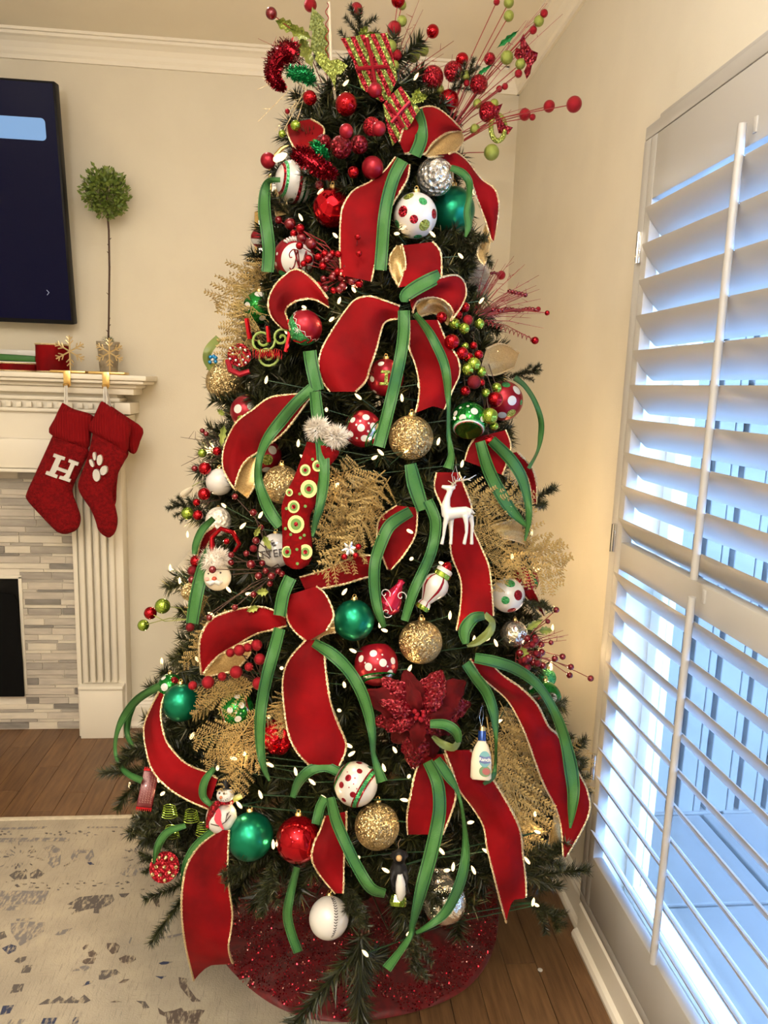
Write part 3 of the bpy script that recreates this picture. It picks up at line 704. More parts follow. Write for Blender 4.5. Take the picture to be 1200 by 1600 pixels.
red_ribbon('narrow red velvet strip winding down behind the white deer', [
    ('v', [(682, 738), (679, 763), (690, 790), (702, 820), (705, 865), (720, 908), (719, 950), (713, 985)], [(717, 738), (729, 769), (737, 793), (738, 822), (752, 856), (764, 886), (769, 928), (771, 962)], .03, 0)])
red_ribbon('short red velvet piece between two green tails left of the deer', [
    ('v', [(620, 790), (593, 811), (590, 844), (598, 870), (606, 890)], [(650, 793), (652, 806), (648, 838), (630, 868), (611, 890)], .02, 0)])
red_ribbon('red velvet loop curving left above the red glitter berry cluster', [
    ('v', [(315, 1054), (311, 1020), (314, 993), (330, 968), (364, 954), (401, 948), (426, 953), (446, 965)], [(318, 1052), (340, 1025), (370, 1007), (401, 990), (426, 984), (438, 981), (443, 979), (448, 977)], .05, 0),
    ('g', [(318, 1054), (340, 1028), (370, 1010), (395, 1000)], [(322, 1058), (345, 1052), (370, 1045), (392, 1020)], .02, 0)])
red_ribbon('red velvet bow loop beside the green ball in the lower middle, gold lining turned out', [
    ('g', [(482, 1000), (486, 985), (500, 975), (522, 972)], [(492, 1004), (500, 995), (512, 990), (524, 988)], .05, 0),
    ('v', [(450, 930), (447, 948), (450, 970), (462, 988), (480, 1003)], [(494, 916), (508, 928), (518, 948), (521, 965), (510, 985)], .07, 0)])
red_ribbon('wide red velvet tail hanging straight down in the lower middle', [
    ('v', [(478, 1000), (452, 1030), (442, 1062), (444, 1104), (451, 1147), (464, 1175), (484, 1196)], [(498, 1000), (506, 1017), (509, 1047), (516, 1095), (528, 1130), (541, 1165), (530, 1197)], .06, 0)])
red_ribbon('red velvet strip curling around the lower left flank under the satin green ball', [
    ('v', [(248, 1081), (229, 1121), (225, 1147), (231, 1183), (241, 1208), (264, 1232), (293, 1250), (325, 1264)], [(256, 1085), (251, 1115), (257, 1150), (268, 1170), (287, 1190), (305, 1200), (325, 1207), (340, 1217)], .05, 0)])
red_ribbon('long red velvet tail with notched end hanging over the rug at bottom left', [
    ('v', [(345, 1297), (313, 1321), (293, 1350), (285, 1387), (284, 1430), (289, 1472), (296, 1505), (303, 1532)], [(358, 1297), (356, 1345), (358, 1387), (363, 1425), (361, 1452), (357, 1478), (360, 1495), (364, 1505)], .05, 5)])
red_ribbon('short red velvet end beside the mirror red ball at the bottom', [
    ('v', [(508, 1275), (500, 1298), (490, 1320), (488, 1345), (502, 1370), (524, 1396)], [(541, 1268), (541, 1296), (538, 1330), (537, 1358), (537, 1380), (536, 1396)], .03, 0)])
red_ribbon('red velvet bow tail under the poinsettia at the bottom centre', [
    ('v', [(660, 1180), (649, 1208), (641, 1245), (636, 1275), (637, 1304)], [(694, 1178), (706, 1212), (712, 1243), (705, 1270), (692, 1304)], .04, 0)])
red_ribbon('long red velvet tail with pointed end behind the salad dressing bottle', [
    ('v', [(695, 1172), (708, 1207), (718, 1235), (737, 1260), (755, 1290), (761, 1325), (770, 1362), (780, 1402), (791, 1442)], [(735, 1172), (762, 1207), (779, 1232), (800, 1268), (813, 1300), (817, 1337), (821, 1370), (822, 1388), (822, 1402)], .06, 5)])
red_ribbon('longest red velvet strip sweeping down the right edge toward the shutters', [
    ('v', [(735, 1030), (750, 1055), (769, 1072), (792, 1093), (811, 1125), (825, 1158), (847, 1220), (868, 1262), (877, 1295), (880, 1338)], [(766, 1036), (785, 1055), (813, 1074), (839, 1100), (857, 1135), (873, 1151), (900, 1200), (919, 1240), (918, 1278), (884, 1340)], .06, 0),
    ('g', [(868, 1262), (877, 1295), (880, 1338)], [(860, 1300), (858, 1325), (868, 1345)], .02, 0)])
red_ribbon('red velvet loop peeking out under the green dotted lantern ball', [
    ('v', [(742, 684), (732, 700), (726, 720)], [(790, 672), (798, 700), (785, 742)], .02, 0)])
red_ribbon('narrow red velvet strip behind the green tails on the right flank', [
    ('v', [(798, 708), (818, 733), (828, 760), (830, 788)], [(808, 706), (830, 729), (838, 755), (838, 788)], .03, 0)])
red_ribbon('small red velvet point beside the white dotted ball on the right edge', [
    ('v', [(815, 925), (830, 943), (848, 962)], [(834, 920), (846, 945), (852, 963)], .03, 0)])
red_ribbon('bright red velvet fold under the treetop at the left of the berries', [
    ('v', [(448, 193), (450, 210), (458, 228), (468, 240)], [(486, 186), (506, 200), (503, 218), (496, 232)], .04, 0)])
red_ribbon('small red velvet curve at the left edge above the round fluffy face', [
    ('v', [(336, 822), (318, 836), (308, 868)], [(340, 832), (326, 848), (318, 868)], .02, 0)])
red_ribbon('copper lined ribbon fold on the right behind the glitter sprays', [
    ('g', [(768, 822), (795, 814), (814, 812)], [(785, 840), (808, 845), (820, 850)], .02, 0)])
red_ribbon('gold lined ribbon loop at the right above the red dotted ball', [
    ('g', [(760, 545), (780, 537), (798, 543), (811, 552)], [(748, 584), (772, 586), (790, 580), (803, 574)], .02, 0)])
red_ribbon('soft red ribbon bundle beneath the gold spray in the middle', [
    ('v', [(468, 902), (500, 893), (530, 880), (560, 868), (580, 868)], [(478, 925), (510, 918), (540, 912), (562, 905), (583, 900)], .02, 0)])
# ---- green satin ribbons: centre line, width, push
green_ribbon('short green ribbon folded over the red loop at the treetop', [([(650, 172), (657, 195), (658, 218), (648, 243)], 20, .075)])
green_ribbon('bright green ribbon tail lying over the wide red strip near the top', [([(629, 250), (616, 275), (606, 308), (600, 345), (597, 385), (594, 422)], 20, .08)])
green_ribbon('green ribbon tail hanging down the upper left edge beside the striped ball', [([(438, 281), (420, 283), (414, 300), (413, 330), (417, 360), (420, 390), (418, 425)], [8, 10, 17, 20, 20, 20, 19], .06)])
green_ribbon('slim green ribbon curling right of the satin green ball near the top', [([(704, 262), (722, 270), (733, 285), (733, 308), (730, 332), (732, 352), (727, 370)], [10, 13, 12, 9, 12, 11, 4], .07)])
green_ribbon('green bow loop at the centre knot', [([(688, 430), (672, 438), (650, 450), (634, 462), (632, 472)], [20, 23, 23, 20, 10], .10)])
green_ribbon('long green ribbon tail falling from the centre knot to the gold ball', [([(631, 485), (631, 517), (627, 550), (620, 585), (612, 620), (602, 660), (592, 698)], 19, .09)])
green_ribbon('green ribbon tail right of the centre knot twisting thin toward the deer', [([(648, 490), (668, 515), (682, 540), (693, 565), (698, 588), (700, 615), (701, 640), (701, 680), (705, 710), (700, 732)], [8, 13, 15, 15, 14, 10, 6, 7, 10, 16], .08)])
green_ribbon('green ribbon knot and tail left of centre over the stocking ornament', [([(484, 548), (487, 570), (496, 610)], 21, .08), ([(492, 612), (497, 655), (503, 690), (505, 725), (505, 755), (500, 790), (493, 816), (488, 838)], [18, 20, 21, 20, 18, 14, 10, 4], .10)])
green_ribbon('green ribbon tail sweeping left from the knot and back over the gold ball', [([(487, 606), (462, 630), (437, 660), (418, 685), (407, 710), (403, 735), (405, 757), (414, 783), (424, 803), (438, 822)], [16, 18, 19, 16, 12, 12, 14, 18, 19, 18], .09)])
green_ribbon('small green ribbon loop under the central gold ball', [([(641, 725), (648, 757), (661, 797)], [18, 24, 20], .06)])
green_ribbon('curved green ribbon tail left of the deer ending above the satin ball', [([(642, 799), (610, 820), (595, 850), (586, 880), (585, 915), (590, 950), (600, 980)], [17, 20, 19, 18, 18, 15, 8], .06)])
green_ribbon('green ribbon tail right of it passing beside the white and red striped lantern', [([(668, 782), (680, 812), (679, 840), (672, 868), (660, 895), (646, 925), (632, 970)], [17, 18, 17, 17, 17, 16, 12], .07)])
green_ribbon('green ribbon tail falling from the green dotted lantern ball', [([(750, 690), (762, 730), (778, 764), (798, 796), (824, 824)], [16, 20, 20, 17, 5], .06)])
green_ribbon('outer green ribbon tail on the right flank arching to a thin tip', [([(768, 688), (798, 718), (816, 748), (825, 785), (826, 815), (820, 845)], [17, 19, 17, 12, 9, 3], .07)])
green_ribbon('thin green ribbon arc standing out against the wall at the right', [([(804, 590), (820, 603), (835, 626), (845, 655), (845, 680), (840, 705), (826, 732)], [10, 8, 8, 9, 9, 5, 6], .05)])
green_ribbon('open green bow loop right of the lower gold ball', [([(728, 1006), (726, 985), (740, 966), (757, 962)], [10, 20, 18, 12], .09), ([(757, 960), (769, 972), (764, 988), (747, 1002), (730, 1010)], [10, 10, 14, 12, 5], .06, 'b')])
green_ribbon('long green ribbon draped over the right red strip down to a thin point', [([(742, 1028), (769, 1033), (801, 1043), (829, 1060), (848, 1080), (864, 1107), (876, 1135), (885, 1165), (892, 1200), (896, 1235), (894, 1265), (891, 1294)], [16, 18, 18, 16, 14, 14, 16, 18, 22, 20, 14, 3], .10)])
green_ribbon('green ribbon tail hanging left of the glitter mesh behind the bottle', [([(728, 1036), (743, 1058), (761, 1083), (771, 1111), (774, 1135), (775, 1160), (774, 1195), (770, 1214), (756, 1226)], [16, 17, 17, 15, 10, 5, 5, 8, 6], .07)])
green_ribbon('upper green ribbon piece between the two lower left red loops', [([(454, 902), (443, 928), (437, 962)], 20, .09)])
green_ribbon('green ribbon tail running down between the berry cluster and the red tail', [([(437, 982), (429, 1013), (418, 1053), (409, 1098), (406, 1135), (407, 1170), (412, 1198), (421, 1220)], [18, 19, 19, 18, 17, 14, 10, 4], .09)])
green_ribbon('long green ribbon tail right of the wide lower red tail', [([(490, 1004), (520, 1023), (545, 1048), (563, 1078), (575, 1112), (582, 1150), (584, 1180), (597, 1222)], [14, 20, 19, 19, 17, 12, 8, 18], .10)])
green_ribbon('green ribbon loops springing out over the floor at lower left', [([(250, 1072), (217, 1091), (194, 1119), (182, 1148), (181, 1180), (196, 1206), (222, 1220)], [12, 13, 12, 7, 6, 9, 11], .05), ([(212, 1095), (200, 1125), (200, 1152), (215, 1178)], [8, 10, 8, 4], .02)])
green_ribbon('green ribbon tail beside the round fluffy face at the left', [([(328, 858), (316, 892), (306, 935), (300, 974)], [14, 20, 21, 19], .06)])
green_ribbon('small green ribbon curl above the round fluffy face', [([(334, 810), (316, 828), (306, 850), (304, 866)], [9, 12, 11, 8], .04)])
green_ribbon('green ribbon loop left of the white dotted ball near the bottom', [([(528, 1206), (508, 1198), (486, 1203), (468, 1220), (457, 1246)], [15, 16, 17, 15, 9], .07)])
green_ribbon('green ribbon tail curving past the lower gold glitter ball', [([(516, 1246), (525, 1282), (542, 1322), (560, 1358), (580, 1388), (602, 1396)], [14, 18, 18, 18, 18, 14], .09), ([(508, 1246), (500, 1262), (494, 1288)], 15, .05)])
green_ribbon('longest bottom green ribbon tail crossing the red bow tail', [([(668, 1190), (683, 1222), (687, 1260), (682, 1296), (673, 1335), (659, 1387), (645, 1443), (638, 1468), (604, 1514)], [16, 20, 21, 22, 22, 20, 10, 9, 16], .10)])
green_ribbon('green ribbon tail arching right over the silver ornament at the bottom', [([(682, 1186), (700, 1212), (716, 1240), (725, 1285), (727, 1340), (716, 1387), (692, 1430), (650, 1458)], [14, 16, 6, 6, 14, 17, 15, 5], .10)])
green_ribbon('small green bow loop on the poinsettia', [([(672, 1131), (695, 1132), (712, 1143), (717, 1160)], [13, 16, 16, 8], .12), ([(717, 1158), (708, 1168), (690, 1162), (676, 1150)], [8, 12, 12, 6], .10, 'b')])
green_ribbon('single green ribbon end hanging over the tree skirt', [([(464, 1355), (453, 1400), (449, 1430), (455, 1458), (466, 1488)], [10, 13, 15, 15, 15], .02)])
green_ribbon('green ribbon curl left of the snowman', [([(335, 1200), (320, 1220), (317, 1243), (330, 1258)], [8, 12, 12, 8], .07), ([(330, 1256), (350, 1255), (378, 1243)], [8, 11, 9], .02, 'b')])
green_ribbon('green ribbon arc above the red glitter disc', [([(290, 1290), (262, 1300), (247, 1322), (243, 1350)], [8, 12, 12, 9], .05), ([(350, 1286), (312, 1318), (292, 1350), (284, 1392)], [10, 16, 14, 5], .03)])
green_ribbon('olive green ribbon loop at the left edge behind the upper gold ball', [([(342, 528), (327, 545), (323, 562), (332, 580)], [12, 14, 12, 8], .0, 'b')])
# ================================================================ ORNAMENTS
def frame_at(p):
    f = (V3(p)-CAM).normalized(); r = f.cross(V3((0, 0, 1))).normalized(); u = r.cross(f)
    return Matrix((r, f, u)).transposed()          # local x right, y away, z up
def cap_patch(q, d, ang, r, mi, n=14, lift=1.008):
    d = V3(d).normalized(); u = d.orthogonal().normalized(); v = d.cross(u); vs = [d*r*lift]; fs = []; K = max(2, int(ang/.10)); n = n if ang < .5 else 32
    for k in range(1, K+1):
        a = ang*k/K
        for i in range(n):
            t = 2*PI*i/n; vs.append((d*math.cos(a)+(u*math.cos(t)+v*math.sin(t))*math.sin(a))*r*lift)
    for i in range(n):
        j = (i+1) % n; fs.append((0, 1+i, 1+j))
        for k in range(K-1): o = 1+k*n; fs.append((o+i, o+n+i, o+n+j, o+j))
    q.add(vs, fs, mi)
def dirv(u, v): return V3((u, -math.sqrt(max(0.0, 1-u*u-v*v)), v))
def axrot(ax): return V3((0, 0, 1)).rotation_difference(V3(ax).normalized()).to_matrix().to_4x4()
def hook(t, r, M_):
    q = MB(); q.lathe([(r*.17, r*.97), (r*.17, r*1.08), (r*.15, r*1.12), (0.00001, r*1.12)], 12, M_); q.build('metal_cap', M['gold'], t)
    q = MB(); q.tube([V3((math.cos(a)*r*.08, 0, r*1.17+math.sin(a)*r*.08)) for a in [k*PI/5 for k in range(11)]], .0009, 5, Mx=M_); q.build('hanging_loop', M['gold'], t)
def ball(label, px, py, rp_, mk, group=None, push=-.01, dots=None, bands=None, axis=(0, 0, 1), sq=(1, 1, 1), lobes=0, cap=True, dish=None, name='ball_ornament', cat='ornament'):
    t_ = tdepth(px, py, push); p = P(px, py, t_); r = rp_*t_/FPX
    t = thing(name, label, cat, p, group, frame_at(p).to_quaternion()); A = axrot(axis)
    q = MB(); z1 = math.cos(dish) if dish else 1
    if dish:
        k = 20; pr = []
        for j in range(k+1):
            a = PI-(PI-dish)*j/k; pr.append((max(1e-6, math.sin(a)*r), math.cos(a)*r))
        re = math.sin(dish)*r
        q.lathe(pr, 36, A); q.build('ball', M[mk], t)
        q = MB(); q.lathe([(re*math.cos(PI/2*j/6), r*z1-.35*re*math.sin(PI/2*j/6)) for j in range(7)][::-1] if False else [(max(1e-6, re*math.cos(PI/2*j/6)), r*z1-.35*re*math.sin(PI/2*j/6)) for j in range(7)], 30, A); q.build('dish', M['lime_gloss'], t)
    else:
        k = 22; pr = [(max(1e-6, math.sin(PI*j/k)*r), -math.cos(PI*j/k)*r) for j in range(k+1)]
        q.lathe(pr, 36, A @ Matrix.Diagonal((*sq, 1)), lobes=lobes, amp=.09 if lobes else 0); q.build('ball', M[mk], t)
    if bands:
        ks = []; q = MB()
        for z0, z1_, m_ in bands:
            if m_ not in ks: ks.append(m_)
            q.lathe([(math.sqrt(max(0, 1-z*z))*r*1.008+.0003, z*r*1.004) for z in [z0+(z1_-z0)*j/4 for j in range(5)]], 36, A @ Matrix.Diagonal((*sq, 1)), ks.index(m_))
        o = q.build('painted_bands', [M[x] for x in ks], t)
    if dots:
        ks = []; q = MB()
        for u, v, a, m_ in dots:
            if m_ not in ks: ks.append(m_)
            cap_patch(q, dirv(u, v), a, r, ks.index(m_))
        q.build('painted_dots', [M[x] for x in ks], t)
    if cap: hook(t, r, A if dish is None else Matrix.Identity(4))
    t['r'] = r; return t
def rdots(seed, n, a, ms, mn=.5, full=False):
    rr = random.Random(seed); out = []; tries = 0
    while len(out) < n and tries < 3000:
        tries += 1; th = rr.uniform(0, 2*PI); rho = math.sqrt(rr.random())*.93; u, v = rho*math.cos(th), rho*math.sin(th)
        d = dirv(u, v)
        if all((dirv(x[0], x[1])-d).length > mn for x in out): out.append((u, v, a*rr.uniform(.85, 1.15) if not isinstance(a, tuple) else rr.choice(a), rr.choice(ms)))
    return out
Gg = 'gold glitter balls on the tree'; Gt = 'satin green balls on the tree'
ball('white ball with red and green stripes under the treetop at left', 463, 284, 33, 'ornwhite', axis=(.93, .30, -.12), bands=[(-.80, -.72, 'red_glit'), (-.70, -.60, 'green_glit'), (-.15, .0, 'red_glit'), (.14, .24, 'tinsel_g'), (.42, .5, 'tinsel_g'), (.6, .68, 'red_glit')], cap=False)
crk = cut_bump(mat('red_crackle', (.50, .006, .014), .09, .85), 'ShaderNodeTexVoronoi', 55, .7, .006); M['red_crackle'] = crk
ball('mirror red ball with hammered dimples beside the top velvet strip', 519, 325, 30, 'red_crackle')
ball('white ball with red, green and lime glitter dots near the top', 649, 337, 34, 'ornwhite', push=.02, dots=[(-.58, .17, .25, 'red_glit'), (-.06, -.15, .19, 'red_glit'), (.32, .62, .20, 'green_glit'), (.44, -.40, .27, 'lime_glit'), (-.82, -.38, .2, 'green_glit'), (.15, -.9, .2, 'green_glit'), (-.35, .82, .25, 'lime_glit'), (.86, .10, .22, 'red_glit'), (-.5, -.86, .2, 'red_glit'), (.5, .9, .2, 'red_glit')])
ball('large satin green ball near the top, right of the white dotted ball', 706, 329, 36, 'teal', Gt, push=-.02)
ball('clear crackled glass ball at the top above the white dotted ball', 680, 276, 29, 'clear', push=.02)
rc = M['red_berry']
ball('glossy green ball with white spots at upper left', 405, 481, 25, 'green_gloss', dots=[(-.75, .05, .28, 'ornwhite'), (0, .85, .3, 'ornwhite'), (.7, .2, .25, 'ornwhite'), (.2, -.6, .2, 'ornwhite')])
ball('gold glitter ball at the left edge above the broad red loop', 353, 597, 31, 'gold_glit', Gg, push=-.03)
ball('red ball with white and lime dots half hidden under the left gold ball', 386, 643, 26, 'red_matte', push=-.05, dots=[(-.55, .15, .27, 'ornwhite'), (.25, .3, .25, 'ornwhite'), (-.3, -.5, .3, 'lime_glit'), (.6, -.1, .2, 'ornwhite')])
ball('red ball with white, lime and green dots inside the broad red loop', 414, 712, 26, 'red_matte', push=-.05, dots=[(.45, .35, .28, 'ornwhite'), (.15, -.25, .34, 'lime_glit'), (-.5, -.05, .3, 'green_glit'), (.1, -.85, .28, 'ornwhite'), (-.4, .6, .2, 'ornwhite')])
ball('gold glitter ball inside the broad red loop left of the stocking ornament', 440, 757, 30, 'gold_glit', Gg, push=-.02)
dz = [(-.55, .45, .16, 'ornwhite'), (.15, .62, .20, 'ornwhite'), (-.1, .05, .20, 'ornwhite'), (.55, .15, .2, 'ornwhite'), (.62, -.35, .18, 'ornwhite'), (-.62, -.3, .16, 'ornwhite'), (.1, -.5, .2, 'ornwhite'), (-.35, .2, .06, 'ornwhite'), (.3, .3, .06, 'ornwhite'), (.28, -.12, .06, 'ornwhite'), (-.3, -.5, .06, 'ornwhite'), (-.15, .4, .06, 'ornwhite')]
bb = [(-.86, -.80, 'green_gloss'), (-.80, -.68, 'silver'), (-.66, -.61, 'green_gloss'), (.61, .66, 'green_gloss'), (.68, .80, 'silver'), (.80, .86, 'green_gloss')]
ball('red barrel ball with white dots and silver bands in the upper middle', 567, 670, 29, 'red_matte', axis=(.86, -.25, -.42), dots=dz, bands=bb, cap=False)
ball('gold glitter ball at the centre of the tree', 642, 684, 35, 'gold_glit', Gg, push=.0)
t = ball('red ball with a lime present printed on it behind the green tail', 602, 590, 29, 'red_matte', push=-.02, dots=[(-.25, .72, .17, 'ornwhite'), (-.7, -.1, .16, 'ornwhite'), (-.55, -.75, .14, 'ornwhite'), (-.85, .35, .14, 'ornwhite')])
q = MB(); r = t['r']
for (u, v, w_, h_) in ((.0, .30, .5, .16), (.05, .0, .18, .5), (-.05, -.32, .5, .15)):
    q.bbox((r*(u-w_/2), -r*1.02, r*(v-h_/2)), (r*(u+w_/2), -r*.90, r*(v+h_/2)), .0008)
q.build('present_print', M['lime_glit'], t)
ball('green dotted lantern ball with a round opening rimmed in red and white', 733, 657, 29, 'green_gloss', push=.02, axis=(.0, -.62, -.78), dish=.78, bands=[(.60, .66, 'ornwhite'), (.66, .69, 'red_glit'), (.54, .60, 'green_glit')], dots=[(-.75, .35, .16, 'ornwhite'), (-.35, .12, .2, 'ornwhite'), (.25, .5, .2, 'ornwhite'), (-.1, .75, .08, 'ornwhite'), (-.5, .65, .08, 'ornwhite'), (.7, .1, .16, 'ornwhite'), (.05, .25, .05, 'ornwhite')], cap=False)
ball('satin red ball with white and green dots at the right edge', 786, 626, 31, 'red_matte', push=-.02, dots=[(.45, .02, .24, 'ornwhite'), (.65, .55, .25, 'ornwhite'), (.1, .80, .22, 'green_glit'), (.0, -.72, .22, 'ornwhite'), (.45, -.62, .25, 'lime_glit'), (.9, -.05, .14, 'green_glit')])
ball('plain white ball with dark twigs at the left edge', 343, 753, 21, 'ornwhite', push=-.02)
hon = cut_bump(mat('white_scales', (.74, .68, .60), .35, .2), 'ShaderNodeTexVoronoi', 120, 1, .004); M['scales'] = hon
ball('white scaly pine cone ball at the left below the plain white ball', 341, 815, 20, 'scales', push=-.03, sq=(1, 1, 1.15))
ball('small gold glitter ball at the far left behind the green tail', 297, 925, 14, 'gold_glit', Gg, push=-.03)
ball('satin green ball left of the lower gold ball, above the red barrel ball', 553, 969, 32, 'teal', Gt, push=.0)
ball('gold glitter ball in the lower middle above the poinsettia', 657, 1003, 34, 'gold_glit', Gg, push=.0)
ball('red barrel ball with white dots directly above the poinsettia', 588, 1037, 34, 'red_matte', axis=(.12, -.22, -.96), dots=[(-.7, .2, .16, 'ornwhite'), (-.15, .45, .17, 'ornwhite'), (.3, .05, .18, 'ornwhite'), (-.35, -.15, .18, 'ornwhite'), (.75, .15, .16, 'ornwhite'), (.62, -.4, .17, 'ornwhite'), (.25, .4, .04, 'ornwhite'), (.05, .2, .04, 'ornwhite'), (-.5, .02, .04, 'ornwhite'), (.5, -.1, .04, 'ornwhite'), (-.05, -.25, .04, 'ornwhite')], bands=[(-.90, -.84, 'green_gloss'), (-.84, -.76, 'silver'), (.58, .64, 'green_gloss'), (.64, .74, 'silver'), (.74, .80, 'green_gloss')], cap=False)
ball('white ball with green and red dots at the right edge under the gold spray', 793, 930, 27, 'ornwhite', push=-.01, dots=[(-.1, -.3, .24, 'green_glit'), (.62, .05, .3, 'red_glit'), (.3, -.85, .26, 'red_glit'), (.1, .7, .3, 'green_glit')])
t = ball('red and green ball with a white snowflake at the right edge', 820, 906, 22, 'red_glit', push=-.04, bands=[(-.75, -.55, 'green_gloss'), (.5, .7, 'green_gloss')], axis=(.8, 0, .5))
q = MB(); r = t['r']
for k in range(6):
    a = k*PI/3; d = V3((math.cos(a), 0, math.sin(a))); c = V3((-.35*r, -r*.97, -.45*r)); q.tube([c, c+d*r*.35], .0012, 5)
    for s_ in (-1, 1): e = V3((math.cos(a+s_*.6), 0, math.sin(a+s_*.6))); q.tube([c+d*r*.18, c+d*r*.18+e*r*.12], .0009, 4)
q.build('snowflake', M['ornwhite'], t)
crs = cut_bump(mat('silver_crackle', (.80, .74, .64), .14, .9), 'ShaderNodeTexNoise', 45, .8, .01); M['silver_crk'] = crs
ball('silver crinkled ball right of the open green bow loop', 803, 990, 21, 'silver_crk', push=-.02)
ball('dark green ball with white and red dots at the lower right edge', 850, 1091, 27, 'green_gloss', push=-.02, dots=[(.5, .1, .26, 'ornwhite'), (-.35, .65, .28, 'ornwhite'), (-.25, -.1, .36, 'red_glit'), (-.75, .55, .2, 'ornwhite')])
ball('small mint glitter ball behind the dark green dotted ball', 855, 1059, 14, 'green_glit', push=-.05)
ball('satin green ball at the left above the curling red strip', 283, 1098, 29, 'teal', Gt, push=.0)
ball('green mirror ball with white dots peeking behind the left satin green ball', 266, 1073, 20, 'green_gloss', push=-.05, dots=[(-.45, .0, .3, 'ornwhite'), (.35, .5, .3, 'red_glit'), (-.5, .7, .2, 'ornwhite')])
ball('bright green barrel ball with white dots at lower left under the berries', 369, 1108, 27, 'green_gloss', axis=(.95, -.15, .25), dots=[(.05, .7, .18, 'ornwhite'), (-.35, -.05, .18, 'ornwhite'), (.3, .2, .18, 'ornwhite'), (.1, -.55, .2, 'ornwhite'), (-.05, .25, .06, 'ornwhite'), (.0, -.2, .06, 'ornwhite'), (.25, -.25, .05, 'ornwhite')], bands=[(-.78, -.74, 'red_glit'), (-.72, -.66, 'silver'), (.66, .72, 'silver'), (.74, .78, 'red_glit')], cap=False)
ball('glossy red lobed ornament left of the wide lower red tail', 434, 1151, 27, 'red_crackle', lobes=7, push=-.03, axis=(.2, -.5, .8))
ball('white ball with red dots and a green band near the bottom', 556, 1225, 34, 'ornwhite', axis=(.86, -.15, -.50), bands=[(.34, .40, 'red_glit'), (.40, .56, 'green_glit'), (.56, .62, 'red_glit'), (-.84, -.78, 'red_glit'), (-.78, -.7, 'green_glit')], dots=[(-.35, .25, .15, 'red_matte'), (.15, .55, .13, 'red_matte'), (-.65, -.05, .14, 'red_matte'), (-.12, -.45, .14, 'red_matte'), (-.52, -.68, .12, 'red_matte'), (.12, .92, .14, 'red_matte'), (-.05, .25, .03, 'red_matte'), (-.1, .0, .03, 'red_matte'), (.05, -.2, .03, 'red_matte'), (-.3, -.15, .03, 'red_matte'), (-.4, .5, .03, 'red_matte')], cap=False)
ball('gold glitter ball near the bottom under the white dotted ball', 589, 1291, 35, 'gold_glit', Gg)
ball('satin green ball near the bottom beside the mirror red ball', 391, 1307, 36, 'teal', Gt, push=.01)
ball('mirror red ball near the bottom beside the satin green ball', 466, 1312, 35, 'red_gloss', push=.0)
# baseball
t = ball('white baseball hanging over the sequin tree skirt', 514, 1434, 31, 'ornwhite', push=-.02, name='baseball_ornament')
r = t['r']; q = MB()
for k in range(17):
    a = -1.1+2.2*k/16; c = dirv(.18+.22*math.cos(a*1.3)-.05, math.sin(a)*.93)*r*1.005
    for s_ in (-1, 1): q.tube([c, c+V3((s_*r*.09, -r*.01, r*.06))], .0011, 4)
q.build('stitching', M['ink'], t)
# silver bell-like ornament at the bottom
t = ball('silver crackled pear shaped ornament at the bottom right', 694, 1408, 34, 'silver_crk', push=-.02, name='glass_ornament')
q = MB(); r = t['r']; q.lathe([(r*.72, r*.68), (r*.5, r*.95), (r*.42, r*1.2), (r*.3, r*1.35), (.0001, r*1.42)], 24, Matrix.Rotation(.25, 4, 'Y') if False else axrot((-.25, 0, 1))); q.sphere((-r*.45, -r*.35, r*1.15), r*.2, 14, 8); q.sphere((-.35*r, -.5*r, r*.75), r*.18, 14, 8); q.build('glass_neck', M['silver_crk'], t)
# small satin and mirror balls in the upper pick
for (x, y, rr_, k, lab, pu) in ((582, 262, 17, 'red_matte', 'satin red bauble above the top velvet strip', .05), (541, 163, 17, 'red_gloss', 'glossy red bauble in the middle of the treetop', .08), (484, 153, 11, 'red_gloss', 'small glossy red bauble left of the treetop', .05),
        (541, 205, 11, 'red_matte', 'small satin red bauble on the cluster of glitter balls', .16), (581, 198, 14, 'red_glit', 'red glitter bauble right of the cluster under the treetop', .08), (592, 201, 11, 'red_matte', 'small frosted red bauble in front of the red glitter one', .12), (586, 141, 11, 'red_matte', 'frosted red bauble over the striped present cutout', .12),
        (419, 251, 12, 'red_matte', 'frosted red bauble sticking out at the left of the striped ball', .06), (552, 269, 9, 'red_gloss', 'tiny mirror red bauble left of the satin red one', .05), (506, 224, 13, 'wine_glit', 'left wine red glitter ball under the treetop', .08), (533, 230, 17, 'wine_glit', 'largest wine red glitter ball under the treetop', .10), (561, 226, 14, 'wine_glit', 'right wine red glitter ball under the treetop', .07),
        (676, 121, 17, 'red_glit', 'red glitter ball right of the treetop', .02), (708, 112, 15, 'red_glit', 'red glitter ball in the right treetop group', .02), (722, 93, 10, 'red_gloss', 'small mirror red ball topping the right treetop group', .03), (748, 132, 14, 'red_glit', 'red glitter ball among the right twigs of the treetop', .02), (701, 157, 16, 'red_gloss', 'mirror red ball right of the top velvet loop', .02), (763, 175, 15, 'red_glit', 'red glitter ball behind the lime ring at the right', .02), (765, 92, 9, 'red_glit', 'small red glitter ball in the outer right twigs', .02)):
    ball(lab, x, y, rr_, k, None, push=pu, cap=False, name='bauble')
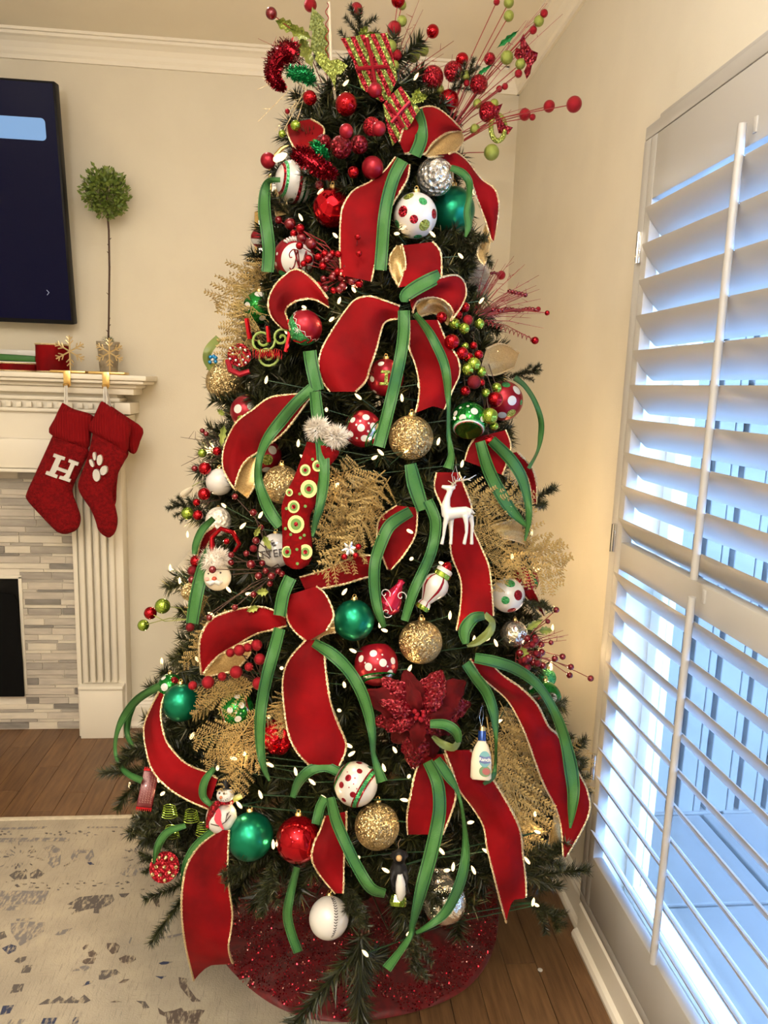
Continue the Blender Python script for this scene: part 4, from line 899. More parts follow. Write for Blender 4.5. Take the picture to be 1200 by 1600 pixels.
# initial ball
t = ball('red ball with a white round badge and a dark red letter M', 460, 405, 33, 'red_matte', push=-.01, dots=[(.2, -.03, .85, 'ornwhite'), (-.86, -.25, .1, 'ornwhite'), (-.8, .2, .07, 'ornwhite'), (-.5, -.75, .3, 'green_glit')], cap=False)
r = t['r']
def text_part(s_, size, parent, loc, m_, rot=(math.radians(90), 0, 0), ext=.0006, shear=0, name='lettering', bold=0):
    c = bpy.data.curves.new('txt', 'FONT'); c.body = s_; c.size = size; c.extrude = ext; c.align_x = 'CENTER'; c.align_y = 'CENTER'; c.shear = shear; c.offset = bold; c.resolution_u = 3
    o = bpy.data.objects.new('txt', c); C.objects.link(o); bpy.context.view_layer.update()
    me = bpy.data.meshes.new_from_object(o.evaluated_get(bpy.context.evaluated_depsgraph_get())); bpy.data.objects.remove(o)
    me.materials.clear(); me.materials.append(m_); x = bpy.data.objects.new(name, me); C.objects.link(x); x.parent = parent; x.location = loc; x.rotation_euler = rot; return x
q = MB(); pts = [(-.42, -.35), (-.32, -.42), (-.20, -.25), (-.12, .10), (-.06, .42), (.02, -.1), (.08, -.40), (.18, -.1), (.34, .40), (.32, .0), (.36, -.36), (.46, -.42), (.54, -.34)]
sw = [(-.06, .42), (-.25, .45), (-.42, .28), (-.40, .10), (-.30, .12)]
for L_, rad in ((pts, .034), (sw, .026), ([(-.2, .42), (.02, -.34)], .05), ([(.33, .38), (.36, -.3)], .05)):
    s_ = spline([(p[0], p[1]) for p in L_], 5); q.tube([dirv(.2+p[0], p[1]-.03)*r*1.012 for p in s_], r*rad, 5)
q.build('letter', M['wine_glit'], t)
q = MB(); k = 0
for k in range(7):
    a = 2.2-k*.17; q.tube([dirv(.95*math.cos(a)*.8, .95*math.sin(a)*.98)*r*1.05, dirv(.80*math.cos(a-.12)*.8, .80*math.sin(a-.12))*r*1.05], r*.06, 6)
q.build('candy_stripe_rim', M['ornwhite'], t)
# lettered white ball
t = ball('white ball with black lettering behind the stocking ornament', 431, 860, 27, 'ornwhite', push=-.03); r = t['r']
text_part('ITTER', r*.62, t, (-.28*r, -r*.99, -.22*r), M['ink'], (math.radians(90), math.radians(-8), 0), r*.06)
text_part('IFE', r*.5, t, (-.32*r, -r*1.0, .30*r), M['ink'], (math.radians(90), math.radians(-30), 0), r*.06)
# two-tone finial with zigzag
t = ball('green and red ornament with a white zigzag and star, upper left', 476, 512, 27, 'green_glit', push=.02, axis=(.62, -.35, .55), bands=[(z/20, (z+1)/20, 'red_matte') for z in range(2, 20)], cap=False); r = t['r']; A = axrot((.62, -.35, .55))
q = MB(); zz_ = []
for k in range(29):
    z = .10+.16*(k % 2); a = 2*PI*k/28; rad = math.sqrt(1-z*z)*1.02*r; zz_.append(A @ V3((rad*math.cos(a), rad*math.sin(a), z*r)))
q.tube(zz_, r*.022, 4)
c = dirv(-.4, -.15)*r*1.02
for k in range(4): a = k*PI/4; d = V3((math.cos(a), 0, math.sin(a)))*r*.2; q.tube([c-d, c+d], r*.016, 4)
q.build('painted_zigzag', M['ornwhite'], t)
q = MB(); q.tube([dirv(-.6, -.7)*r*1.05, dirv(-.2, -.78)*r*1.08, dirv(.1, -.6)*r*1.1, dirv(.15, -.75)*r*1.15, dirv(.4, -.6)*r*1.1], r*.05, 6); q.build('red_trim', M['red_gloss'], t)

# ---------------------------------------------------------------- small figures built where the photograph shows them
class Fig:
    def __init__(s, name, label, cat, px, py, push=.02):
        s.t0 = tdepth(px, py, push); s.o = P(px, py, s.t0); s.t = thing(name, label, cat, s.o); s.k = s.t0/FPX
    def p(s, x, y, d=0.0): return P(x, y, s.t0+d)-s.o
    def r(s, px): return px*s.k
    def M(s): return frame_at(s.o).to_4x4()
    def fm(s, x, y, d=0):   # frame centred on a pixel
        return Matrix.Translation(s.p(x, y, d)) @ s.M()
def voxel(o, size):
    m_ = o.modifiers.new('remesh', 'REMESH'); m_.mode = 'VOXEL'; m_.voxel_size = size; m_.use_smooth_shade = True
    s_ = o.modifiers.new('smooth', 'SMOOTH'); s_.iterations = 4; s_.factor = .5
# deer
F_ = Fig('deer_ornament', 'white reindeer figure standing against the red strip right of centre', 'ornament', 713, 805, .10)
q = MB(); Pp = F_.p; R_ = F_.r
q.tube([Pp(695, 800), Pp(702, 803), Pp(715, 801), Pp(728, 800), Pp(736, 802)], [R_(7), R_(10), R_(9), R_(9), R_(7)], 12)
q.tube([Pp(699, 806), Pp(696, 792), Pp(699, 778), Pp(704, 765)], [R_(9), R_(7.5), R_(5), R_(4.2)], 12)
q.tube([Pp(711, 761), Pp(704, 763), Pp(697, 762), Pp(690, 760)], [R_(3), R_(5.2), R_(4), R_(2.6)], 10)
for pts, d in (([(698, 808), (695, 822), (693, 838), (690, 851)], -.006), ([(705, 808), (705, 825), (705, 840), (704, 851)], .006), ([(727, 806), (729, 820), (729, 832), (725, 851)], -.006), ([(735, 805), (738, 820), (737, 834), (737, 851)], .006)):
    q.tube([Pp(x, y, d) for x, y in pts], [R_(5), R_(3.4), R_(2.6), R_(3.2)], 8)
q.tube([Pp(737, 799), Pp(742, 803)], [R_(3), R_(1.5)], 6); q.tube([Pp(709, 760), Pp(714, 757)], [R_(2), R_(1)], 6)
voxel(q.build('body', M['ornwhite'], F_.t), .0016)
q = MB()
for d in (-.01, .012):
    q.tube([Pp(706, 758, d/3), Pp(712, 752, d), Pp(722, 751, d), Pp(734, 748, d), Pp(744, 742, d)], [R_(2), R_(1.8), R_(1.6), R_(1.2), R_(.5)], 6)
    for x, y, x2, y2 in ((712, 752, 709, 744), (722, 751, 727, 744), (730, 749, 736, 751), (708, 756, 700, 751), (716, 752, 719, 746)): q.tube([Pp(x, y, d), Pp(x2, y2, d)], [R_(1.3), R_(.5)], 5)
q.build('antlers', M['silver'], F_.t)
q = MB(); q.tube([Pp(709, 757), Pp(706, 742), Pp(712, 728), Pp(716, 745), Pp(711, 757)], R_(.5), 4); q.build('hanging_string', M['ornwhite'], F_.t)
# salad dressing bottle
F_ = Fig('bottle_ornament', 'cream salad dressing bottle ornament with blue cap at lower right', 'ornament', 752, 1185, .12); Pp = F_.p; R_ = F_.r
Mb = F_.fm(752, 1190) @ Matrix.Rotation(-.03, 4, 'Y'); k_ = F_.k
body = [(0.001, -27), (13, -27), (16, -24), (16, 0), (14.5, 12), (11, 22), (7, 29), (6, 33)]
q = MB(); q.lathe([(a*k_, b_*k_) for a, b_ in body], 28, Mb @ Matrix.Diagonal((1, .55, 1, 1))); q.build('bottle_body', M['warmwhite'], F_.t)
q = MB(); q.lathe([(a*k_, b_*k_) for a, b_ in [(6.2, 31), (6.6, 36), (5.8, 46), (.001, 47)]], 20, Mb); q.build('blue_neck', M['navy'], F_.t)
q = MB(); q.lathe([(a*k_, b_*k_) for a, b_ in [(5, 46), (5, 52), (3, 54), (.001, 54)]], 16, Mb); q.build('metal_cap', M['gold'], F_.t)
def disc(q, cx, cz, rx, rz, y0, y1, Mx, n=24, mi=None): q.prism([(cx+rx*math.cos(2*PI*i/n), cz+rz*math.sin(2*PI*i/n)) for i in range(n)], y0, y1, Mx, mi)
yb = -9.4*k_
q = MB(); disc(q, 5*k_, 4*k_, 9*k_, 12*k_, yb, yb+.004, Mb); q.build('label_sky', mat('label_blue_green', (.04, .20, .22), .35), F_.t)
q = MB(); q.prism([(-3*k_, -1*k_), (5*k_, -3*k_), (14*k_, -1*k_), (14*k_, 9*k_), (5*k_, 7*k_), (-3*k_, 9*k_)], yb-.0012, yb+.003, Mb); q.build('label_banner', mat('label_blue', (.003, .03, .16), .3), F_.t)
q = MB(); disc(q, 6*k_, -14*k_, 9*k_, 8*k_, yb+.0006, yb+.005, Mb); q.build('label_salad', mat('label_green', (.05, .12, .03), .4), F_.t)
q = MB(); disc(q, 8*k_, -14*k_, 6*k_, 5*k_, yb-.0002, yb+.004, Mb); q.build('label_tomato', mat('label_red', (.22, .02, .015), .4), F_.t)
tp = text_part('Ranch', 7.4*k_, F_.t, (0, 0, 0), M['ornwhite'], bold=.00015); tp.matrix_local = Mb @ Matrix.Translation((5.3*k_, yb-.0018, 3.2*k_)) @ Matrix.Rotation(PI/2, 4, 'X')
q = MB(); q.tube([Pp(752, 1137), Pp(749, 1120), Pp(754, 1098), Pp(755, 1120), Pp(752, 1137)], R_(.5), 4); q.build('hanging_string', M['silver'], F_.t)
# snowman
F_ = Fig('snowman_ornament', 'white snowman ornament with black top hat, red scarf and painted cardinal', 'ornament', 347, 1270, .03); k_ = F_.k
q = MB(); Mb = F_.fm(346, 1277); q.sphere((0, 0, 0), 24*k_, 28, 18, (1, .9, 1.02), Mx=Mb); q.build('body', M['ornwhite'], F_.t)
q = MB(); Mh = F_.fm(352, 1242, -.012); q.sphere((0, 0, 0), 13.5*k_, 24, 14, (1, 1, .9), Mx=Mh); q.build('head', M['ornwhite'], F_.t)
q = MB(); Mt_ = F_.fm(352, 1233, -.012); q.lathe([(9.5*k_, -1*k_), (9.5*k_, 1*k_), (6.5*k_, 1.5*k_), (7*k_, 14*k_), (.001, 14.5*k_)], 20, Mt_); q.build('top_hat', M['blackpaint'], F_.t)
q = MB(); Ms = F_.fm(350, 1254, -.008); q.lathe([(13.5*k_, -3.5*k_), (15*k_, 0), (13.5*k_, 3.5*k_), (11*k_, 4*k_)], 24, Ms)
q.tube([F_.p(340, 1255, -.03), F_.p(332, 1265, -.022), F_.p(328, 1280, -.016), F_.p(326, 1292, -.014)], [5*k_, 6*k_, 6*k_, 5*k_], 8); q.build('scarf', M['red_glit'], F_.t)
q = MB(); Mf = Mh
for x, z in ((-8.6, 3), (-1.8, 1.6)): q.sphere((x*k_, -math.sqrt(max(0, 13.5**2-x*x-z*z*1.2))*k_, z*k_), 1.7*k_, 10, 6, Mx=Mf)
for x, z in ((-6.5, -7.5), (-3.2, -8.2), (.2, -7.6), (2.6, -6)): q.sphere((x*k_, -math.sqrt(13.5**2-x*x-z*z*1.2)*k_, z*k_), .7*k_, 8, 5, Mx=Mf)
q.build('eyes_and_mouth', M['ink'], F_.t)
q = MB(); q.lathe([(2.6*k_, 0), (.3*k_, 7*k_)], 10, Mf @ Matrix.Translation((-6.5*k_, -12*k_, -3.5*k_)) @ Matrix.Rotation(math.radians(100), 4, 'X')); q.build('nose', mat('nose_orange', (.5, .16, .07), .5), F_.t)
q = MB(); yb = -22.6*k_
bird = [(-1, 13), (1, 15), (4, 10), (5, 4), (4, -3), (6, -9), (9, -16), (7, -17), (2, -11), (-3, -7), (-6, -1), (-5, 5), (-3, 8), (-4, 10)]
q.prism([((x-5)*k_, (z-1)*k_) for x, z in bird], yb-.0025, yb+.006, Mb); q.build('painted_cardinal', M['red_matte'], F_.t)
q = MB(); q.tube([V3((-16*k_, yb+.004, -8*k_)), V3((-4*k_, yb-.001, -12*k_)), V3((6*k_, yb-.001, -7*k_)), V3((14*k_, yb+.003, 2*k_))], .8*k_, 5, Mx=Mb); q.tube([V3((6*k_, yb-.001, -7*k_)), V3((9*k_, yb, 6*k_))], .6*k_, 5, Mx=Mb); q.tube([V3((8*k_, yb-.001, 1*k_)), V3((12*k_, yb+.001, 7*k_))], .6*k_, 5, Mx=Mb); q.build('painted_branch', M['stem'], F_.t)
# round fluffy face
F_ = Fig('santa_face_ornament', 'round cream face ornament with red nose and fluffy white hair at left', 'ornament', 340, 895, .04); k_ = F_.k
Mb = F_.fm(340, 902); q = MB(); q.sphere((0, 0, 0), 21*k_, 28, 16, (1, .5, 1), Mx=Mb); q.build('face', M['warmwhite'], F_.t)
q = MB(); q.sphere((-5*k_, -11*k_, -2.5*k_), 4*k_, 14, 8, Mx=Mb); q.build('nose', mat('nose_red', (.45, .06, .02), .3), F_.t)
q = MB(); q.sphere((4.5*k_, -10.2*k_, 7*k_), 1.5*k_, 8, 6, Mx=Mb); q.sphere((-14*k_, -8*k_, 6*k_), 1.3*k_, 8, 6, Mx=Mb); q.build('eyes', M['ink'], F_.t)
q = MB()
for s_ in (-1, 1): q.tube([V3((-5*k_, -11*k_, -6*k_)), V3(((-5+s_*7)*k_, -11*k_, -9*k_)), V3(((-5+s_*13)*k_, -8*k_, -7*k_))], [3.5*k_, 4*k_, .8*k_], 10, Mx=Mb)
q.build('moustache', M['ornwhite'], F_.t)
q = MB()
for s_ in (-1, 1): q.sphere(((-5+s_*11)*k_, -8.4*k_, -2*k_), 3.6*k_, 12, 8, (1, .4, .8), Mx=Mb)
q.build('cheeks', mat('cheek_pink', (.62, .30, .24), .6), F_.t)
def fluff(q, c, R, n, ln, seed, wd=.0011, sq=(1, 1, 1)):
    rr = random.Random(seed)
    for i in range(n):
        d = V3((rr.gauss(0, 1), rr.gauss(0, 1), rr.gauss(0, 1))).normalized(); p = V3(c)+V3((d.x*sq[0], d.y*sq[1], d.z*sq[2]))*R*rr.uniform(.5, 1)
        e = p+(d+V3((rr.uniform(-.7, .7), rr.uniform(-.7, .7), rr.uniform(-.7, .7)))).normalized()*ln*rr.uniform(.6, 1.2); s_ = d.cross(V3((rr.random(), rr.random(), rr.random()))).normalized()*wd
        q.add([p-s_, p+s_, e], [(0, 1, 2)])
q = MB(); q.sphere(F_.p(335, 876, .0), 15*k_, 16, 10); fluff(q, F_.p(335, 876, .0), 16*k_, 1600, 13*k_, 4, sq=(1.15, 1, 1)); q.build('fluffy_hair', M['fur'], F_.t, 'all')
q = MB(); q.tube([F_.p(332, 862), F_.p(331, 840), F_.p(345, 826), F_.p(364, 832), F_.p(374, 850), F_.p(366, 862)], [5*k_, 4*k_, 4*k_, 4*k_, 3.5*k_, 3*k_], 10); q.sphere(F_.p(354, 846, -.01), 5*k_, 12, 8); q.build('curled_hat_wire', M['red_gloss'], F_.t)
# stocking ornament with ring dots
F_ = Fig('stocking_ornament', 'tall red felt stocking ornament with lime and green rings and white fur cuff', 'ornament', 470, 800, .09); k_ = F_.k
Mb = F_.fm(470, 790)
def pxo(L_): return [((x-470)*k_, (790-y)*k_) for x, y in L_]
outl = [(478, 690), (524, 700), (527, 712), (508, 735), (498, 765), (492, 790), (484, 810), (488, 843), (488, 872), (478, 887), (462, 889), (450, 885), (443, 870), (442, 840), (441, 812), (440, 793), (447, 770), (458, 748), (470, 715)]
sp = spline(pxo(outl)+pxo(outl)[:1], 3)[:-1]
q = MB(); n_ = len(sp); cx = sum(p[0] for p in sp)/n_
rings = [(1.0, .0), (.97, -.008), (.85, -.014), (.6, -.019)]
# cushion: follow the spine of the sock
def spine(z):
    xs_ = []
    for i in range(n_):
        a, b_ = sp[i], sp[(i+1) % n_]
        if (a[1]-z)*(b_[1]-z) < 0: xs_.append(a[0]+(b_[0]-a[0])*(z-a[1])/(b_[1]-a[1]))
    return (min(xs_), max(xs_)) if len(xs_) >= 2 else None
zt_, zb2 = max(p[1] for p in sp), min(p[1] for p in sp); rows = []
for i in range(33):
    z = zt_-(zt_-zb2)*(.004+.992*i/32); s_ = spine(z)
    if not s_: continue
    a, b_ = s_; rows.append([V3(((a+b_)/2-(b_-a)/2*math.cos(PI*j/8), -.012*math.sin(PI*j/8), z)) for j in range(9)]+[V3(((a+b_)/2+(b_-a)/2*math.cos(PI*j/8), .012*math.sin(PI*j/8), z)) for j in range(1, 8)])
vs = [v for r_ in rows for v in r_]; fs = []
for i in range(len(rows)-1):
    for j in range(16): fs.append((i*16+j, (i+1)*16+j, (i+1)*16+(j+1) % 16, i*16+(j+1) % 16))
fs += [tuple(range(16)), tuple((len(rows)-1)*16+j for j in range(16))[::-1]]
q.add(vs, fs, None, Mb); felt = noisy(mat('red_felt', (.17, .002, .003), .9, 0, Specular_IOR_Level=.1), (.12, .0015, .002), 120); q.build('sock', felt, F_.t)
rg = MB(); CR_ = mat('ring_cream', (.55, .52, .20), .7); CG_ = mat('ring_green', (.11, .22, .04), .7)
rg_m = [CR_, CG_, M['red_glit']]
for x, y, r1, r2_, r3_ in ((482, 764, 14, 8, 4), (463, 819, 14, 9, 3.5), (459, 792, 10, 7, 3.5), (476, 735, 9, 6, 3), (450, 862, 9, 7, 3.5), (478, 862, 12, 7, 3.5), (452, 770, 6, 4, 2), (495, 728, 9, 6, 3)):
    s_ = spine((790-y)*k_)
    if s_: hw = (s_[1]-s_[0])/2; u = max(-1, min(1, ((x-470)*k_-(s_[0]+s_[1])/2)/hw)); dy = -.012*math.sqrt(max(.05, 1-u*u))
    else: dy = -.012
    for kk, rr_ in enumerate((r1, r2_, r3_)): disc(rg, (x-470)*k_, (790-y)*k_, rr_*k_*.92, rr_*k_, dy-.0012-.0007*kk, dy+.004, Mb, 18, kk)
for x, y in ((468, 772), (448, 795), (477, 791), (470, 840), (455, 835), (476, 836), (465, 858), (466, 880), (487, 718), (447, 826)):
    disc(rg, (x-470)*k_, (790-y)*k_, 2.4*k_, 2.4*k_, -.013, -.006, Mb, 10, 1)
rg.build('felt_rings', rg_m, F_.t)
q = MB(); fluff(q, F_.p(497, 670, -.005), 13*k_, 1100, 13*k_, 5, sq=(1.1, .8, 1)); fluff(q, F_.p(525, 682, -.005), 13*k_, 1100, 13*k_, 6, sq=(1.2, .8, .9)); q.sphere(F_.p(510, 676, 0), 11*k_, 14, 8, (1.6, .8, .9)); q.build('fur_cuff', M['fur'], F_.t, 'all')
# black and white animal figure
F_ = Fig('dog_ornament', 'small black and white dog figure on a green gold base at the bottom', 'ornament', 624, 1370, .05); k_ = F_.k; Pp = F_.p; R_ = F_.r
q = MB(); q.tube([Pp(623, 1345), Pp(623, 1358), Pp(624, 1372), Pp(624, 1390)], [R_(9), R_(14), R_(14), R_(12)], 14); q.sphere(Pp(624, 1338, -.004), R_(11), 16, 10)
for s_ in (-1, 1): q.tube([Pp(624+s_*8, 1331), Pp(624+s_*12, 1340)], [R_(4), R_(3)], 8); q.tube([Pp(624+s_*9, 1362, -.01), Pp(624+s_*12, 1374, -.018), Pp(624+s_*9, 1386, -.02)], [R_(4), R_(3.4), R_(2.8)], 8)
voxel(q.build('black_body', M['blackpaint'], F_.t), .0018)
q = MB(); q.tube([Pp(625, 1366, -.017), Pp(626, 1380, -.019), Pp(626, 1396, -.017), Pp(625, 1404, -.012)], [R_(4), R_(8), R_(8), R_(5)], 12); q.build('white_belly', M['ornwhite'], F_.t)
q = MB(); q.sphere(Pp(623.5, 1341, -.020), R_(4.8), 12, 8); q.build('muzzle', mat('muzzle_tan', (.45, .28, .12), .4), F_.t)
q = MB(); q.lathe([(12*k_, -10*k_), (14*k_, -4*k_), (11*k_, 6*k_), (.001, 8*k_)], 9, F_.fm(622, 1405)); q.build('base', M['lime_gloss'], F_.t, False)
q = MB(); q.tube([Pp(624, 1328), Pp(622, 1318), Pp(626, 1310)], R_(.6), 4); q.build('hanging_string', M['silver'], F_.t)
# candy bar wrapper
F_ = Fig('candy_wrapper_ornament', 'small dark red candy bar ornament with pale fine print at far left', 'ornament', 231, 1233, .02); k_ = F_.k
Mb = F_.fm(231, 1233) @ Matrix.Rotation(.23, 4, 'Y')
q = MB(); q.bbox((-12*k_, -.008, -27*k_), (12*k_, .008, 27*k_), .003, Mb); q.build('wrapper', mat('wrapper_red', (.10, .003, .006), .3, .2, Coat_Weight=.3), F_.t)
q = MB()
for z in (-1, 1):
    for i in range(8): q.prism([((-12+3*i)*k_, z*27*k_), ((-9+3*i)*k_, z*27*k_), ((-10.5+3*i)*k_, z*33*k_)], -.002, .002, Mb)
    q.bbox((-12*k_, -.003, z*27*k_-.003), (12*k_, .003, z*27*k_+.003), .001, Mb)
q.build('crimped_end', M['red_gloss'], F_.t, False)
q = MB(); rr = random.Random(2)
for j in range(5):
    x = (-8+4*j)*k_; z = -20*k_
    while z < 18*k_: l_ = rr.uniform(1.2, 3.4)*k_; q.box((x-1.1*k_, -.0088, z), (x+(.3 if rr.random() < .5 else 1.2)*k_, -.0079, z+.7*k_)) ; q.box((x-1.1*k_, -.0088, z), (x-.5*k_, -.0079, z+l_)); z += l_+.9*k_
q2 = q; q2.v = [tuple(Mb @ V3(v)) for v in q2.v]; q2.build('fine_print', mat('print_pink', (.26, .12, .11), .6), F_.t, False)
# glitter discs
def glit_disc(label, px, py, rp2, dotk, push=.04, seed=1):
    F2 = Fig('glitter_disc_ornament', label, 'ornament', px, py, push); k2 = F2.k; Mb2 = F2.fm(px, py)
    q = MB(); q.lathe([(0.0001, -.003), (rp2*k2*.97, -.003), (rp2*k2, -.001), (rp2*k2, .002), (0.0001, .003)], 30, Mb2 @ Matrix.Rotation(PI/2, 4, 'X')); q.build('disc', M['red_glit'], F2.t)
    q = MB(); 
    for x, z in ((0, 0), (-.55, .1), (.5, .45), (.1, .6), (-.35, .65), (-.3, -.45), (.3, -.38), (.75, -.1), (-.8, -.35), (.0, -.82), (.55, -.62), (-.75, .55)): q.sphere((x*rp2*k2, -.004, z*rp2*k2), rp2*k2*.13, 10, 6, (1, .5, 1), Mx=Mb2)
    q.build('raised_dots', M[dotk], F2.t); return F2
glit_disc('flat red glitter disc with gold dots at the bottom left', 257, 1355, 22.5, 'gold_glit')
g2 = glit_disc('flat red glitter disc with silver dots above the left gold ball', 374, 555, 18, 'silver')
q = MB(); q.tube([g2.p(356, 562), g2.p(360, 578), g2.p(375, 585), g2.p(390, 580)], [g2.r(5), g2.r(5), g2.r(5), g2.r(4)], 8); q.build('cup_rim', M['red_matte'], g2.t)
# lantern ornament
F_ = Fig('lantern_ornament', 'white and red striped glass lantern ornament with lime bands', 'ornament', 677, 921, .03); k_ = F_.k
Mb = F_.fm(677, 921) @ Matrix.Rotation(.50, 4, 'Y')
q = MB(); prf = [(6, -34), (11, -31), (10, -25), (8, -22), (13, -12), (20, 0), (21, 8), (18, 17), (12, 23)]; nn_ = 30
q.lathe([(a*k_, b_*k_) for a, b_ in prf], nn_, Mb); q.m = [1 if ((i % nn_) % 6) == 0 else 0 for i in range(len(q.f))]; q.build('glass_body', [M['ornwhite'], M['red_matte']], F_.t)
q = MB(); q.lathe([(a*k_, b_*k_) for a, b_ in [(12, 22), (14, 24), (14, 30), (12, 32), (.001, 32)]], 24, Mb); q.build('lime_band', M['lime_gloss'], F_.t); q = MB(); q.lathe([(a*k_, b_*k_) for a, b_ in [(.001, -36), (11, -36), (12, -32), (11, -29)]], 24, Mb); q.build('lime_band', M['lime_gloss'], F_.t)
q = MB(); q.lathe([(a*k_, b_*k_) for a, b_ in [(13, 31), (13, 36), (11, 38), (.001, 39)]], 24, Mb); q.build('white_lid', M['ornwhite'], F_.t)
q = MB(); q.lathe([(a*k_, b_*k_) for a, b_ in [(9, 37), (7, 45), (3, 49), (.001, 50)]], 20, Mb); q.build('red_top', M['red_gloss'], F_.t)
# pink-red swirl ornament
F_ = Fig('swirl_ornament', 'shiny pink red cone ornament with white wire swirls left of the lantern', 'ornament', 613, 937, .01); k_ = F_.k
Mb = F_.fm(612, 938) @ Matrix.Rotation(.45, 4, 'Y')
q = MB(); q.lathe([(a*k_, b_*k_) for a, b_ in [(.001, -22), (12, -20), (19, -10), (16, 4), (9, 18), (5, 28), (6, 34), (.001, 37)]], 24, Mb); q.build('cone', mat('pink_red_gloss', (.50, .015, .05), .12, .6), F_.t)
q = MB()
for cx_, cz_, s_ in ((-14, 4, 1), (2, -20, -1), (10, 12, 1)):
    q.tube([V3(((cx_+(9-.75*i)*math.cos(s_*i*.62))*k_, -19*k_, (cz_+(9-.75*i)*math.sin(s_*i*.62))*k_)) for i in range(12)], .7*k_, 5, Mx=Mb)
q.tube([V3((-14*k_, -19*k_, 0)), V3((0, -20*k_, -8*k_)), V3((8*k_, -19*k_, -14*k_))], .6*k_, 5, Mx=Mb); q.build('wire_swirls', M['ornwhite'], F_.t)
# ================================================================ STRING LIGHTS
sl = thing('string_light', 'warm white fairy light string wound all over the tree', 'string light', (TX, TY, 0))
q = MB(); q.lathe([(.0001, -.010), (.0032, -.007), (.0042, 0), (.0036, .005), (.0016, .010), (.0001, .012)], 10); bulb_me = mesh_only(q, 'bulb', emis('bulb_glow', (1.0, .72, .36), 3.2))
BPX = [(437, 246, .06), (524, 368), (620, 365), (676, 366), (553, 453), (530, 470), (518, 499), (520, 520), (475, 480), (447, 517), (416, 594), (695, 580), (628, 622), (695, 597), (595, 707), (585, 715), (632, 545), (466, 693), (474, 715), (407, 805), (379, 822), (357, 921), (388, 928), (538, 925), (526, 758), (640, 735), (634, 705), (685, 690), (712, 655), (722, 725), (643, 873), (690, 880), (601, 985), (594, 975), (703, 962), (741, 1000), (775, 1005), (762, 998), (640, 1045), (552, 1017), (538, 1070), (530, 1110), (440, 1044), (422, 1195), (462, 1206), (545, 1165), (549, 1178), (617, 1172), (639, 1213), (632, 1250), (640, 1285), (603, 1360), (735, 1285), (708, 1355), (698, 1360), (571, 1490), (640, 1458), (365, 1185), (382, 1178), (407, 1242), (374, 1258), (248, 1217), (254, 1240), (285, 1368), (427, 1320), (836, 1272), (840, 1300), (824, 1345), (833, 1410), (838, 1414), (779, 1127), (488, 1222), (507, 1248), (670, 1215), (724, 1228), (308, 1030), (775, 548), (700, 595), (752, 470), (690, 462), (590, 520), (655, 600), (560, 620), (510, 640), (660, 780), (640, 830), (840, 890), (730, 870), (800, 870), (460, 850), (350, 790), (330, 960), (395, 960), (470, 1120), (420, 1120), (300, 1150), (600, 1200), (690, 1330), (740, 1360), (560, 1340), (500, 1350), (340, 1200), (760, 1330), (860, 1180), (840, 1020), (500, 300), (600, 420), (470, 340), (720, 400), (740, 300), (540, 130), (650, 120)]
BPX = [(b[0], b[1], b[2] if len(b) > 2 else .02) for b in BPX]
bpos = []
for i, (x, y, pu) in enumerate(BPX):
    p = TP(x, y, pu); bpos.append(p); rr = random.Random(i)
    inst(bulb_me, sl, p-V3((TX, TY, 0)), 2.0 if i == 0 else .85, V3((rr.uniform(-1, 1), rr.uniform(-1, 1), rr.uniform(.2, 1))).to_track_quat('Z', 'Y'), 'bulb')
rr = random.Random(8)
for i in range(80):    # the bulbs round the back of the tree
    z = rr.uniform(.4, 2.1); a = rr.uniform(-.45, PI+.35); R = RTZ(z)*rr.uniform(.90, .97); p = V3((TX+R*math.cos(a), TY+R*math.sin(a), z))
    if p.x > XR-.1: continue
    bpos.append(p); inst(bulb_me, sl, p-V3((TX, TY, 0)), .85, None, 'bulb')
for i, p in enumerate(bpos):
    if i % 2 == 0 or i >= len(BPX): lamp('POINT', 'fairy_bulb_light', p, .12 if i < len(BPX) else 1.0, (1, .68, .34), .006)
wp = sorted(bpos, key=lambda p: -p.z); q = MB(); gw = mat('green_wire', (.01, .04, .015), .5)
for k in range(0, len(wp)-1):
    a, b_ = wp[k]-V3((TX, TY, 0)), wp[k+1]-V3((TX, TY, 0))
    if (a-b_).length < .45: m_ = (a+b_)/2*V3((1, 1, 1))[0] if False else (a+b_)/2; q.tube([a, V3((m_.x*.92, m_.y*.92, m_.z-.03)), b_], .0012, 4)
q.build('cable', gw, sl, kind='stuff')
# ================================================================ GOLD SPRAYS
def fern_mesh(seed, pairs=10, wid=.40):
    rr = random.Random(seed); q = MB(); q.tube([(0, 0, 0), (.5, 0, .02), (1, 0, 0)], [.010, .008, .004], 5)
    for i in range(pairs):
        t = .14+.84*i/pairs; ln = wid*(1-t)**.6*rr.uniform(.8, 1.1)+.05
        for s_ in (-1, 1):
            a = math.radians(rr.uniform(38, 52)); tw = rr.uniform(-.8, .8); d = V3((math.cos(a), tw, s_*math.sin(a))).normalized(); b0 = V3((t+(.02 if s_ > 0 else 0), 0, .02*math.sin(PI*t)))
            q.tube([b0, b0+d*ln], [.005, .003], 4); m = max(3, int(ln*26))
            for j in range(m):
                f = (j+.6)/m; c = b0+d*ln*f
                for s2 in (-1, 1):
                    pn = d.cross(V3((0, 1, 0))).normalized()*s2; dd = (d*.75+pn*.8+V3((0, rr.uniform(-.4, .4), 0))).normalized(); l2 = .060*(1-.45*f)*rr.uniform(.8, 1.2); sd = V3((0, .35, 0))*.016+dd.cross(V3((0, 1, 0)))*.0095
                    q.add([c, c+dd*l2*.5+sd, c+dd*l2, c+dd*l2*.5-sd], [(0, 1, 2, 3)])
    return mesh_only(q, 'frond', M['gold_spray'], False)
FM = [fern_mesh(i) for i in (1, 2, 3)]; FK = [0]
